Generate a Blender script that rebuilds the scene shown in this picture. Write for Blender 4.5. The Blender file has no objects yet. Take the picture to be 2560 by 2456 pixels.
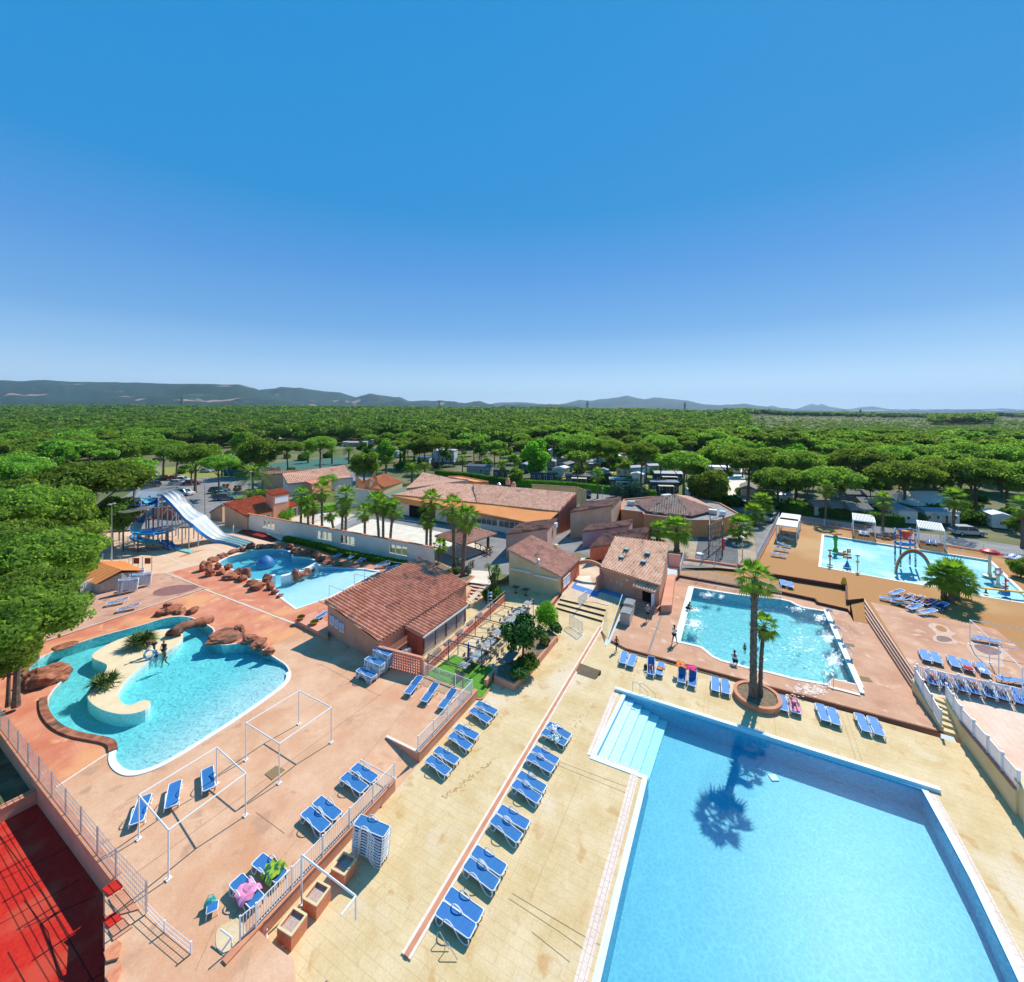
import bpy,bmesh,math,random
import numpy as np
from mathutils import Vector,Matrix,noise
from mathutils.geometry import tessellate_polygon
random.seed(7);rng=np.random.default_rng(7)
R=math.radians
scene=bpy.context.scene
COL=scene.collection
CH,FP,HY,CX=22.0,1043.0,1025.0,1280.0
cd=bpy.data.cameras.new("camera");cam=bpy.data.objects.new("camera",cd);COL.objects.link(cam)
cam.location=(0,0,CH);cam.rotation_euler=(R(90),0,0)
cd.sensor_fit='HORIZONTAL';cd.sensor_width=36.0;cd.lens=FP/2560*36.0
cd.shift_y=-(1228.0-HY)/2560.0
cd.clip_start=0.5;cd.clip_end=60000
scene.camera=cam
SUN_EL,SUN_AZ=46.0,math.atan2(0.64,0.77)
w=bpy.data.worlds.new("World");scene.world=w;w.use_nodes=True
nt=w.node_tree;bg=nt.nodes["Background"]
sky=nt.nodes.new("ShaderNodeTexSky");sky.sky_type='NISHITA';sky.sun_disc=False
sky.sun_elevation=R(SUN_EL);sky.sun_rotation=SUN_AZ
sky.air_density=1.0;sky.dust_density=0.1;sky.ozone_density=4.0;sky.altitude=50
tcw=nt.nodes.new("ShaderNodeTexCoord");sxyz=nt.nodes.new("ShaderNodeSeparateXYZ")
nt.links.new(tcw.outputs['Generated'],sxyz.inputs[0])
ramp=nt.nodes.new("ShaderNodeValToRGB")
nt.links.new(sxyz.outputs['Z'],ramp.inputs[0])
e=ramp.color_ramp.elements
SKY=[(0.0,(0.82,0.98,1.08)),(0.06,(0.56,0.80,1.02)),(0.11,(0.34,0.61,0.93)),(0.18,(0.17,0.43,0.82)),(0.30,(0.08,0.325,0.77)),(0.42,(0.012,0.285,0.70)),(0.75,(0.006,0.28,0.69))]
e[0].position,e[0].color=SKY[0][0],(*SKY[0][1],1);e[1].position,e[1].color=SKY[-1][0],(*SKY[-1][1],1)
for p_,c_ in SKY[1:-1]:
 q_=e.new(p_);q_.color=(*c_,1)
mixw=nt.nodes.new("ShaderNodeMixRGB");mixw.inputs[0].default_value=0.93
skm=nt.nodes.new("ShaderNodeMixRGB");skm.blend_type='MULTIPLY';skm.inputs[0].default_value=1
rmm=nt.nodes.new("ShaderNodeMixRGB");rmm.blend_type='MULTIPLY';rmm.inputs[0].default_value=1
rmm.inputs[2].default_value=(8.5,8.5,8.5,1)
nt.links.new(ramp.outputs[0],rmm.inputs[1])
nt.links.new(sky.outputs[0],mixw.inputs[1]);nt.links.new(rmm.outputs[0],mixw.inputs[2])
nt.links.new(mixw.outputs[0],bg.inputs[0]);bg.inputs[1].default_value=0.10
sd=bpy.data.lights.new("sun",'SUN');sd.energy=5.0;sd.angle=R(0.5);sd.color=(1.0,0.95,0.86)
sun=bpy.data.objects.new("sun",sd);COL.objects.link(sun)
sdir=Vector((math.sin(SUN_AZ)*math.cos(R(SUN_EL)),math.cos(SUN_AZ)*math.cos(R(SUN_EL)),math.sin(R(SUN_EL))))
sun.rotation_euler=sdir.to_track_quat('Z','Y').to_euler();sun.location=sdir*200
scene.view_settings.view_transform='Standard';scene.view_settings.look='None'
scene.view_settings.exposure=0.22;scene.view_settings.gamma=1.0
scene.cycles.max_bounces=7;scene.cycles.transparent_max_bounces=24;scene.cycles.diffuse_bounces=3
scene.cycles.glossy_bounces=2;scene.cycles.volume_bounces=0;scene.cycles.caustics_reflective=False;scene.cycles.caustics_refractive=False
def P(x,y,z=0.0):
 k=(CH-z)/(y-HY)
 return Vector(((x-CX)*k,FP*k,z))
def PP(pts,z):return[P(x,y,z)for x,y in pts]
def vert(x,yt,yb,zb):
 b=P(x,yb,zb);zt=CH-(yt-HY)*b.y/FP
 return b,zt
AA=math.atan2(0.885,0.466)
BB=math.atan2(-0.466,0.885)
MATS={}
def mat(name,c1,c2=None,scale=1.0,rough=0.8,bump=0.0,bscale=None,metal=0.0,detail=4,c3=None,s3=0.15,spec=0.3,coord='Object',rnd=0.0,lo=0.35,hi=0.65):
 if name in MATS:return MATS[name]
 m=bpy.data.materials.new(name);m.use_nodes=True;n=m.node_tree;b=n.nodes["Principled BSDF"]
 b.inputs["Roughness"].default_value=rough;b.inputs["Metallic"].default_value=metal
 b.inputs["Specular IOR Level"].default_value=spec
 MATS[name]=m
 if c2 is None and not bump and not rnd:
  b.inputs["Base Color"].default_value=(*c1,1);return m
 tc=n.nodes.new("ShaderNodeTexCoord")
 out=None
 if c2 is not None:
  nz=n.nodes.new("ShaderNodeTexNoise");nz.inputs["Scale"].default_value=scale;nz.inputs["Detail"].default_value=detail
  n.links.new(tc.outputs[coord],nz.inputs["Vector"])
  cr=n.nodes.new("ShaderNodeValToRGB");cr.color_ramp.elements[0].position=lo;cr.color_ramp.elements[1].position=hi
  cr.color_ramp.elements[0].color=(*c1,1);cr.color_ramp.elements[1].color=(*c2,1)
  n.links.new(nz.outputs["Fac"],cr.inputs[0]);out=cr.outputs[0]
  if c3 is not None:
   n3=n.nodes.new("ShaderNodeTexNoise");n3.inputs["Scale"].default_value=s3;n3.inputs["Detail"].default_value=5
   n.links.new(tc.outputs[coord],n3.inputs["Vector"])
   r3=n.nodes.new("ShaderNodeValToRGB");r3.color_ramp.elements[0].position=0.5;r3.color_ramp.elements[1].position=0.64
   n.links.new(n3.outputs["Fac"],r3.inputs[0])
   mx=n.nodes.new("ShaderNodeMixRGB");n.links.new(r3.outputs[0],mx.inputs[0]);n.links.new(out,mx.inputs[1]);mx.inputs[2].default_value=(*c3,1);out=mx.outputs[0]
 if rnd:
  oi=n.nodes.new("ShaderNodeObjectInfo");hs=n.nodes.new("ShaderNodeHueSaturation")
  mr=n.nodes.new("ShaderNodeMapRange");mr.inputs[3].default_value=1-rnd;mr.inputs[4].default_value=1+rnd
  n.links.new(oi.outputs["Random"],mr.inputs[0]);n.links.new(mr.outputs[0],hs.inputs["Value"])
  mh=n.nodes.new("ShaderNodeMapRange");mh.inputs[3].default_value=0.5-rnd*0.05;mh.inputs[4].default_value=0.5+rnd*0.05
  n.links.new(oi.outputs["Random"],mh.inputs[0]);n.links.new(mh.outputs[0],hs.inputs["Hue"])
  if out is not None:n.links.new(out,hs.inputs["Color"])
  else:hs.inputs["Color"].default_value=(*c1,1)
  out=hs.outputs[0]
 if out is not None:n.links.new(out,b.inputs["Base Color"])
 else:b.inputs["Base Color"].default_value=(*c1,1)
 if bump:
  nb=n.nodes.new("ShaderNodeTexNoise");nb.inputs["Scale"].default_value=bscale or scale*4;nb.inputs["Detail"].default_value=6
  n.links.new(tc.outputs[coord],nb.inputs["Vector"])
  bp=n.nodes.new("ShaderNodeBump");bp.inputs["Strength"].default_value=bump;bp.inputs["Distance"].default_value=0.05
  n.links.new(nb.outputs["Fac"],bp.inputs["Height"]);n.links.new(bp.outputs[0],b.inputs["Normal"])
 return m
def nodes_of(m):return m.node_tree.nodes,m.node_tree.links,m.node_tree.nodes["Principled BSDF"]
class MB:
 def __init__(s):s.v=[];s.f=[];s.m=[];s.uv=None
 def add(s,vs,fs,m=0):
  o=len(s.v);s.v+=[tuple(v)for v in vs];s.f+=[tuple(i+o for i in f)for f in fs];s.m+=[m]*len(fs)
 def box(s,c,d,rot=0.0,m=0,M=None):
  x,y,z=d[0]/2,d[1]/2,d[2]/2
  vs=[Vector((a,b,e_))for e_ in(-z,z)for b in(-y,y)for a in(-x,x)]
  Mx=M if M is not None else Matrix.Rotation(rot,3,'Z')
  vs=[Mx@v+Vector(c)for v in vs]
  s.add(vs,[(0,2,3,1),(4,5,7,6),(0,1,5,4),(1,3,7,5),(3,2,6,7),(2,0,4,6)],m)
 def beam(s,p,q,w_,h_,m=0):
  p=Vector(p);q=Vector(q);d=q-p;L=d.length
  if L<1e-6:return
  x=d/L;up=Vector((0,0,1))if abs(x.z)<0.98 else Vector((1,0,0))
  y=up.cross(x).normalized();z=x.cross(y)
  M=Matrix((x,y,z)).transposed()
  s.box((p+q)/2,(L,w_,h_),M=M,m=m)
 def tube(s,pts,r,n=6,m=0,closed=False,rs=None,cap=True):
  pts=[Vector(p)for p in pts];k=len(pts);vs=[];prev=None
  for i,p in enumerate(pts):
   if closed:t=pts[(i+1)%k]-pts[i-1]
   else:t=pts[min(i+1,k-1)]-pts[max(i-1,0)]
   t=t.normalized()if t.length>1e-9 else Vector((0,0,1))
   if prev is None:
    a=t.orthogonal().normalized()
   else:
    a=(prev-t*prev.dot(t));a=a.normalized()if a.length>1e-6 else t.orthogonal().normalized()
   prev=a;b=t.cross(a);rr=rs[i]if rs else r
   for j in range(n):
    g=2*math.pi*j/n
    vs.append(p+(a*math.cos(g)+b*math.sin(g))*rr)
  fs=[]
  for i in range(k if closed else k-1):
   for j in range(n):
    i2=(i+1)%k
    fs.append((i*n+j,i*n+(j+1)%n,i2*n+(j+1)%n,i2*n+j))
  if not closed and cap:
   fs.append(tuple(range(n))[::-1]);fs.append(tuple((k-1)*n+j for j in range(n)))
  s.add(vs,fs,m)
 def cyl(s,p,r,h,n=12,m=0,r2=None):
  p=Vector(p);s.tube([p,p+Vector((0,0,h))],r,n,m,rs=[r,r if r2 is None else r2])
 def prism(s,poly,z0,z1,m=0,mt=None,cap_bottom=False):
  n=len(poly);z1l=z1 if isinstance(z1,(list,tuple))else[z1]*n
  b=[Vector((p[0],p[1],z0))for p in poly];t=[Vector((p[0],p[1],z))for p,z in zip(poly,z1l)]
  s.add(b+t,[(i,(i+1)%n,n+(i+1)%n,n+i)for i in range(n)],m)
  s.flat(t,m if mt is None else mt)
  if cap_bottom:s.flat(b,m)
 def flat(s,pts,m=0,holes=()):
  loops=[[Vector(p)for p in pts]]+[[Vector(p)for p in h]for h in holes]
  allp=[p for l in loops for p in l]
  tris=tessellate_polygon([[Vector((p.x,p.y,0))for p in l]for l in loops])
  out=[]
  for a,b,c in tris:
   nz=(allp[b]-allp[a]).cross(allp[c]-allp[a]).z
   out.append((a,b,c)if nz>0 else(c,b,a))
  s.add(allp,out,m)
 def skirt(s,pts,z0,m=0,closed=True):
  n=len(pts);vs=[Vector(p)for p in pts]+[Vector((p[0],p[1],z0))for p in pts]
  s.add(vs,[(i,(i+1)%n,n+(i+1)%n,n+i)for i in range(n if closed else n-1)],m)
 def lathe(s,prof,c=(0,0,0),n=16,m=0):
  vs=[];c=Vector(c)
  for r,z in prof:
   for j in range(n):
    g=2*math.pi*j/n;vs.append(c+Vector((r*math.cos(g),r*math.sin(g),z)))
  fs=[(i*n+j,i*n+(j+1)%n,(i+1)*n+(j+1)%n,(i+1)*n+j)for i in range(len(prof)-1)for j in range(n)]
  s.add(vs,fs,m)
 def ball(s,c,r,n=10,m=0,jit=0.0,seed=0):
  r=r if isinstance(r,(tuple,list))else(r,r,r);c=Vector(c);vs=[];h=max(4,n//2)
  for i in range(h+1):
   for j in range(n):
    a=math.pi*i/h;g=2*math.pi*j/n
    d=Vector((math.sin(a)*math.cos(g),math.sin(a)*math.sin(g),math.cos(a)))
    k=1+(jit*noise.noise(d*1.7+Vector((seed*3.1,seed,0)))*2 if jit else 0)
    vs.append(c+Vector((d.x*r[0],d.y*r[1],d.z*r[2]))*k)
  s.add(vs,[(i*n+j,(i+1)*n+j,(i+1)*n+(j+1)%n,i*n+(j+1)%n)for i in range(h)for j in range(n)],m)
 def build(s,name,mats,parent=None,loc=None,rot=0.0,smooth=False,world=True,tagd=None):
  me=bpy.data.meshes.new(name)
  off=Vector((0,0,0))
  if parent is not None and world:off=parent.location
  elif loc is not None and world:off=Vector(loc)
  me.from_pydata([(v[0]-off.x,v[1]-off.y,v[2]-off.z)for v in s.v],[],s.f)
  mats=mats if isinstance(mats,(list,tuple))else[mats]
  for m_ in mats:me.materials.append(m_)
  if len(mats)>1:me.polygons.foreach_set('material_index',s.m)
  if smooth:me.polygons.foreach_set('use_smooth',[True]*len(me.polygons))
  me.update()
  o=bpy.data.objects.new(name,me);COL.objects.link(o)
  if parent is not None:o.parent=parent
  elif loc is not None:o.location=loc;o.rotation_euler=(0,0,rot)
  if tagd:tag(o,*tagd)
  return o
def tag(o,label=None,cat=None,group=None,kind=None):
 if label:o['label']=label
 if cat:o['category']=cat
 if group:o['group']=group
 if kind:o['kind']=kind
 return o
def thing(name,label,cat,loc=(0,0,0),rot=0.0,group=None):
 o=bpy.data.objects.new(name,None);o.empty_display_size=0.3;COL.objects.link(o)
 o.location=loc;o.rotation_euler=(0,0,rot);return tag(o,label,cat,group)
def struct(o):o['kind']='structure';return o
def dup(root,loc,rot=None,label=None,group=None,scale=None):
 def cp(o,par):
  c=o.copy();COL.objects.link(c)
  if par is not None:c.parent=par
  for ch in KIDS.get(o.name,[]):cp(ch,c)
  return c
 if root.name not in KIDS:
  def reg(o):
   KIDS[o.name]=[x for x in COL.objects if x.parent==o]
   for x in KIDS[o.name]:reg(x)
  reg(root)
 c=cp(root,None);c.location=loc
 if rot is not None:c.rotation_euler=rot if isinstance(rot,(tuple,list))else(0,0,rot)
 if scale is not None:c.scale=scale if isinstance(scale,(tuple,list))else(scale,)*3
 if label:c['label']=label
 if group:c['group']=group
 return c
KIDS={}
class Proto:
 """keeps a first instance and copies it for the rest"""
 def __init__(s,maker):s.maker=maker;s.first=None
 def put(s,loc,rot=0.0,label=None,group=None,scale=None):
  if s.first is None:
   s.first=s.maker();c=s.first
   def reg(o):
    KIDS[o.name]=[x for x in COL.objects if x.parent==o]
    for x in KIDS[o.name]:reg(x)
   reg(c)
   c.location=loc;c.rotation_euler=rot if isinstance(rot,(tuple,list))else(0,0,rot)
   if scale is not None:c.scale=scale if isinstance(scale,(tuple,list))else(scale,)*3
   if label:c['label']=label
   if group:c['group']=group
   return c
  return dup(s.first,loc,rot,label,group,scale)
def stamped(name,c1,c2,joint,bw=1.6,bh=0.55,ang=BB,stain=None,stain2=None,jstr=0.5,rough=0.75):
 """stamped concrete: printed joints over mottled pigment"""
 m=bpy.data.materials.new(name);m.use_nodes=True;MATS[name]=m
 N,L,b=nodes_of(m);b.inputs["Roughness"].default_value=rough;b.inputs["Specular IOR Level"].default_value=0.25
 tc=N.new("ShaderNodeTexCoord");mp=N.new("ShaderNodeMapping");mp.inputs["Rotation"].default_value=(0,0,-ang)
 L.new(tc.outputs["Object"],mp.inputs[0])
 nz=N.new("ShaderNodeTexNoise");nz.inputs["Scale"].default_value=0.55;nz.inputs["Detail"].default_value=8;nz.inputs["Roughness"].default_value=0.65
 L.new(mp.outputs[0],nz.inputs["Vector"])
 cr=N.new("ShaderNodeValToRGB");cr.color_ramp.elements[0].position=0.36;cr.color_ramp.elements[1].position=0.64
 cr.color_ramp.elements[0].color=(*c1,1);cr.color_ramp.elements[1].color=(*c2,1);L.new(nz.outputs["Fac"],cr.inputs[0]);out=cr.outputs[0]
 k=0
 for st,sc,lo,hi in((stain,0.22,0.54,0.66),(stain2,0.9,0.6,0.7)):
  k+=1
  if st is None:continue
  n2=N.new("ShaderNodeTexNoise");n2.inputs["Scale"].default_value=sc;n2.inputs["Detail"].default_value=7;n2.inputs["Distortion"].default_value=0.4
  ad=N.new("ShaderNodeVectorMath");ad.inputs[1].default_value=(13.7*k,4.1,0);L.new(mp.outputs[0],ad.inputs[0]);L.new(ad.outputs[0],n2.inputs["Vector"])
  r2=N.new("ShaderNodeValToRGB");r2.color_ramp.elements[0].position=lo;r2.color_ramp.elements[1].position=hi
  L.new(n2.outputs["Fac"],r2.inputs[0]);mx=N.new("ShaderNodeMixRGB");L.new(r2.outputs[0],mx.inputs[0]);L.new(out,mx.inputs[1]);mx.inputs[2].default_value=(*st,1);out=mx.outputs[0]
 nf=N.new("ShaderNodeTexNoise");nf.inputs["Scale"].default_value=9;nf.inputs["Detail"].default_value=3;L.new(mp.outputs[0],nf.inputs["Vector"])
 mrf=N.new("ShaderNodeMapRange");mrf.inputs[3].default_value=0.86;mrf.inputs[4].default_value=1.14;L.new(nf.outputs["Fac"],mrf.inputs[0])
 hv=N.new("ShaderNodeHueSaturation");L.new(mrf.outputs[0],hv.inputs["Value"]);L.new(out,hv.inputs["Color"]);out=hv.outputs[0]
 if joint is not None:
  br=N.new("ShaderNodeTexBrick");br.inputs["Scale"].default_value=1.0;br.inputs["Brick Width"].default_value=bw;br.inputs["Row Height"].default_value=bh
  br.inputs["Mortar Size"].default_value=0.012;br.inputs["Mortar Smooth"].default_value=0.6;br.offset=0.37;br.squash=0.7
  L.new(mp.outputs[0],br.inputs["Vector"])
  ng=N.new("ShaderNodeTexNoise");ng.inputs["Scale"].default_value=0.8;ng.inputs["Detail"].default_value=3;L.new(mp.outputs[0],ng.inputs["Vector"])
  mu=N.new("ShaderNodeMath");mu.operation='MULTIPLY';L.new(br.outputs["Fac"],mu.inputs[0]);L.new(ng.outputs["Fac"],mu.inputs[1])
  m2=N.new("ShaderNodeMath");m2.operation='MULTIPLY';L.new(mu.outputs[0],m2.inputs[0]);m2.inputs[1].default_value=jstr*2;m2.use_clamp=True
  mx=N.new("ShaderNodeMixRGB");L.new(m2.outputs[0],mx.inputs[0]);L.new(out,mx.inputs[1]);mx.inputs[2].default_value=(*joint,1);out=mx.outputs[0]
 L.new(out,b.inputs["Base Color"])
 bp=N.new("ShaderNodeBump");bp.inputs["Strength"].default_value=0.25;bp.inputs["Distance"].default_value=0.03
 L.new(nf.outputs["Fac"],bp.inputs["Height"]);L.new(bp.outputs[0],b.inputs["Normal"])
 return m
M_cream=stamped("cream_stamped_concrete",(0.59,0.42,0.20),(0.69,0.535,0.31),(0.40,0.26,0.11),bw=1.15,bh=0.42,stain=(0.69,0.56,0.39),stain2=(0.56,0.35,0.15),jstr=0.5)
M_peach=stamped("peach_concrete",(0.60,0.325,0.185),(0.70,0.435,0.275),None,stain=(0.60,0.30,0.16),stain2=(0.50,0.28,0.17))
M_red=stamped("terracotta_concrete",(0.56,0.17,0.09),(0.66,0.27,0.16),None,stain=(0.72,0.33,0.15),stain2=(0.76,0.38,0.20))
M_pinkdeck=stamped("pink_concrete",(0.49,0.245,0.14),(0.59,0.33,0.205),None,stain=(0.44,0.205,0.115),stain2=(0.64,0.44,0.32))
M_slab=stamped("pinkish_slab",(0.50,0.26,0.17),(0.62,0.37,0.26),None,stain=(0.36,0.15,0.09),stain2=(0.40,0.17,0.10))
M_slide_deck=stamped("pale_peach_concrete",(0.68,0.42,0.26),(0.76,0.52,0.35),None,stain=(0.72,0.5,0.33))
M_brown=mat("brown_resin_gravel",(0.36,0.16,0.045),(0.49,0.235,0.075),scale=14,rough=0.85,detail=8,c3=(0.50,0.29,0.12),s3=0.07,bump=0.3,bscale=60)
M_pinktile=stamped("pink_terrace_tiles",(0.70,0.46,0.33),(0.78,0.57,0.44),(0.50,0.28,0.19),bw=0.8,bh=0.4,ang=AA,stain=(0.72,0.42,0.28),jstr=0.6)
M_stone=mat("pale_plaza_slabs",(0.66,0.57,0.44),(0.76,0.69,0.57),scale=0.9,rough=0.8,detail=6,bump=0.1)
M_asphalt=mat("grey_asphalt",(0.20,0.19,0.185),(0.27,0.26,0.25),scale=0.5,rough=0.9,detail=8,bump=0.3,bscale=30)
M_asphalt_dk=mat("dark_asphalt",(0.10,0.10,0.105),(0.15,0.15,0.15),scale=0.6,rough=0.9,detail=8)
M_ground=mat("forest_floor",(0.10,0.11,0.04),(0.21,0.185,0.09),scale=0.09,rough=1,detail=9,c3=(0.10,0.14,0.035),s3=0.03,bump=0.3,bscale=2)
M_scrub=mat("scrub_ground",(0.07,0.10,0.035),(0.17,0.17,0.09),scale=0.05,rough=1,detail=10)
M_grass=mat("lawn_grass",(0.10,0.22,0.02),(0.17,0.32,0.04),scale=3,rough=0.9,detail=8)
M_drygrass=mat("dry_grass",(0.30,0.26,0.06),(0.22,0.26,0.05),scale=0.4,rough=1,detail=8)
M_turf=mat("artificial_turf",(0.085,0.25,0.015),(0.12,0.33,0.03),scale=6,rough=0.9,detail=6,bump=0.4,bscale=120)
M_white=mat("white_paint",(0.80,0.80,0.78),rough=0.45)
M_whitewall=mat("off_white_render",(0.76,0.66,0.55),(0.82,0.74,0.64),scale=0.5,rough=0.9,detail=7,bump=0.15,bscale=14)
M_metal=mat("galvanised_steel",(0.42,0.44,0.47),(0.55,0.57,0.6),scale=3,rough=0.4,metal=0.6)
M_darkmetal=mat("dark_grey_steel",(0.10,0.10,0.105),rough=0.5,metal=0.4)
M_coping=mat("pool_coping_tile",(0.72,0.62,0.52),(0.80,0.71,0.62),scale=3,rough=0.6)
M_grate=stamped("overflow_grate",(0.70,0.56,0.46),(0.78,0.66,0.56),(0.45,0.27,0.20),bw=0.42,bh=0.21,ang=AA,jstr=1.0)
M_liner=mat("pale_blue_pool_paint",(0.46,0.74,0.82),(0.50,0.78,0.85),scale=0.8,rough=0.5)
M_linerdeep=mat("blue_pool_paint",(0.15,0.45,0.64),(0.17,0.48,0.67),scale=0.7,rough=0.5)
M_linerturq=mat("turquoise_pool_paint",(0.38,0.63,0.65),(0.45,0.69,0.70),scale=0.6,rough=0.5)
M_linersplash=mat("splash_pad_paint",(0.33,0.62,0.70),(0.40,0.68,0.75),scale=0.5,rough=0.5,c3=(0.80,0.86,0.86),s3=0.22)
M_edge=mat("pale_pool_edge",(0.62,0.80,0.83),(0.68,0.84,0.86),scale=2,rough=0.5)
M_beach=mat("white_beach_edge",(0.78,0.80,0.78),(0.83,0.84,0.82),scale=2,rough=0.5)
M_isle=mat("sand_coloured_island",(0.72,0.56,0.34),(0.78,0.64,0.43),scale=1.2,rough=0.9,detail=7,bump=0.15)
M_pinkwall=mat("salmon_render",(0.60,0.27,0.17),(0.67,0.33,0.22),scale=0.9,rough=0.9,detail=7,bump=0.25,bscale=16)
M_rosewall=mat("rose_render",(0.58,0.20,0.14),(0.66,0.27,0.20),scale=0.9,rough=0.9,detail=7,bump=0.25,bscale=16)
M_redwall=mat("red_render",(0.58,0.15,0.08),(0.64,0.19,0.11),scale=0.9,rough=0.9,detail=7,bump=0.2,bscale=16)
M_orangewall=mat("orange_render",(0.70,0.27,0.10),(0.76,0.33,0.14),scale=0.9,rough=0.9,detail=7,bump=0.2,bscale=16)
M_mauvewall=mat("mauve_render",(0.55,0.33,0.34),(0.62,0.40,0.41),scale=0.9,rough=0.9,detail=7,bump=0.2,bscale=16)
M_tanwall=mat("tan_render",(0.56,0.36,0.23),(0.63,0.42,0.28),scale=0.7,rough=0.9,detail=8,bump=0.3,bscale=12)
M_creamwall=mat("cream_render",(0.68,0.53,0.28),(0.74,0.60,0.36),scale=0.9,rough=0.9,detail=7,bump=0.2,bscale=16)
M_yellowwall=mat("ochre_render",(0.66,0.47,0.20),(0.72,0.54,0.27),scale=0.9,rough=0.9,detail=7)
M_cap=mat("terracotta_coping",(0.58,0.19,0.09),(0.68,0.28,0.15),scale=5,rough=0.8)
M_curb=mat("terracotta_kerb_paint",(0.55,0.22,0.12),(0.62,0.28,0.16),scale=2,rough=0.8)
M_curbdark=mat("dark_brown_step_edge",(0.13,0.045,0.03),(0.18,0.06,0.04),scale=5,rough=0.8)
M_glass=mat("window_glass",(0.04,0.05,0.055),rough=0.08,spec=0.8)
M_paleglass=mat("pale_blind_glass",(0.30,0.33,0.32),(0.36,0.38,0.37),scale=1.5,rough=0.15,spec=0.6)
M_blue=mat("blue_sling_fabric",(0.026,0.15,0.38),(0.034,0.175,0.43),scale=4,rough=0.75,bump=0.1,bscale=200,rnd=0.09)
M_ltblue=mat("faded_blue_sling_fabric",(0.09,0.25,0.58),(0.12,0.30,0.63),scale=4,rough=0.75,rnd=0.10)
M_plastic=mat("white_resin",(0.76,0.78,0.80),(0.82,0.83,0.84),scale=3,rough=0.35)
M_rock=mat("artificial_red_rock",(0.24,0.075,0.04),(0.48,0.19,0.11),scale=1.6,rough=0.9,detail=9,c3=(0.12,0.075,0.055),s3=0.9,bump=0.8,bscale=6)
M_trunk=mat("palm_trunk",(0.10,0.075,0.055),(0.22,0.17,0.13),scale=6,rough=1,detail=8,bump=0.8,bscale=20)
M_bark=mat("pine_bark",(0.11,0.075,0.055),(0.20,0.14,0.10),scale=4,rough=1,detail=8,bump=0.8,bscale=12)
M_soil=mat("planter_soil",(0.16,0.11,0.065),(0.26,0.19,0.12),scale=3,rough=1,detail=8,bump=0.4,bscale=12)
M_wood=mat("weathered_timber",(0.09,0.05,0.035),(0.15,0.09,0.06),scale=4,rough=0.9)
M_mats=mat("coir_mat",(0.22,0.15,0.07),(0.30,0.21,0.11),scale=30,rough=1)
M_redcourt=mat("red_court_carpet",(0.50,0.012,0.006),(0.60,0.025,0.012),scale=7,rough=0.9,detail=9,c3=(0.56,0.06,0.03),s3=0.6,bump=0.3,bscale=60)
M_tyre=mat("black_rubber",(0.02,0.02,0.02),rough=0.8)
M_gravel=mat("pink_gravel",(0.40,0.27,0.22),(0.62,0.48,0.42),scale=25,rough=1,detail=4,bump=0.5,bscale=40)
M_skin=mat("skin",(0.48,0.24,0.15),rough=0.6);M_skindk=mat("tanned_skin",(0.20,0.09,0.05),rough=0.6)
M_hair=mat("dark_hair",(0.03,0.02,0.015),rough=0.8)
M_thatch=mat("grey_thatch",(0.20,0.18,0.15),(0.34,0.31,0.27),scale=3,rough=1,detail=9,bump=0.8,bscale=10)
M_orange=mat("orange_roof_sheet",(0.78,0.27,0.075),(0.83,0.32,0.10),scale=0.5,rough=0.7)
M_gravelroof=mat("grey_gravel_roof",(0.24,0.23,0.22),(0.36,0.35,0.33),scale=2,rough=1,detail=9)
def solid(name,c,rough=0.5,metal=0.0):return mat(name,c,rough=rough,metal=metal)
def add_trans(m,k=0.55,gain=1.8):
 """thin leaves let part of the light through"""
 N,L,b=nodes_of(m);out=N["Material Output"];tl=N.new("ShaderNodeBsdfTranslucent");mx=N.new("ShaderNodeMixShader");mx.inputs[0].default_value=k
 src=b.inputs["Base Color"].links[0].from_socket if b.inputs["Base Color"].links else None
 g=N.new("ShaderNodeMixRGB");g.blend_type='MULTIPLY';g.inputs[0].default_value=1;g.inputs[2].default_value=(gain*1.15,gain*1.1,gain*.6,1)
 if src:L.new(src,g.inputs[1])
 else:g.inputs[1].default_value=b.inputs["Base Color"].default_value
 L.new(g.outputs[0],tl.inputs[0]);L.new(b.outputs[0],mx.inputs[1]);L.new(tl.outputs[0],mx.inputs[2]);L.new(mx.outputs[0],out.inputs["Surface"])
def leafmat(name,c1,c2,sc=0.5,rnd=0.12,trans=0.0):
 m=mat(name,c1,c2,scale=sc,rough=0.75,detail=5,rnd=rnd,spec=0.12,lo=0.3,hi=0.7);add_trans(m);return m
M_pine=leafmat("pine_needles",(0.110,0.205,0.028),(0.195,0.310,0.055),0.35,0.32)
M_pinefar=leafmat("far_pine_canopy",(0.036,0.092,0.014),(0.080,0.165,0.026),0.10)
M_bright=leafmat("bright_leaves",(0.09,0.24,0.02),(0.17,0.36,0.04),0.6)
M_dark=leafmat("dark_leaves",(0.045,0.115,0.016),(0.09,0.19,0.03),0.6)
M_fan=leafmat("fan_palm_leaf",(0.085,0.19,0.02),(0.17,0.29,0.045),1.4)
M_date=leafmat("date_palm_leaf",(0.09,0.18,0.025),(0.16,0.27,0.05),1.0)
M_hedge=leafmat("hedge_leaves",(0.06,0.16,0.015),(0.12,0.25,0.03),1.0)
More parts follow.
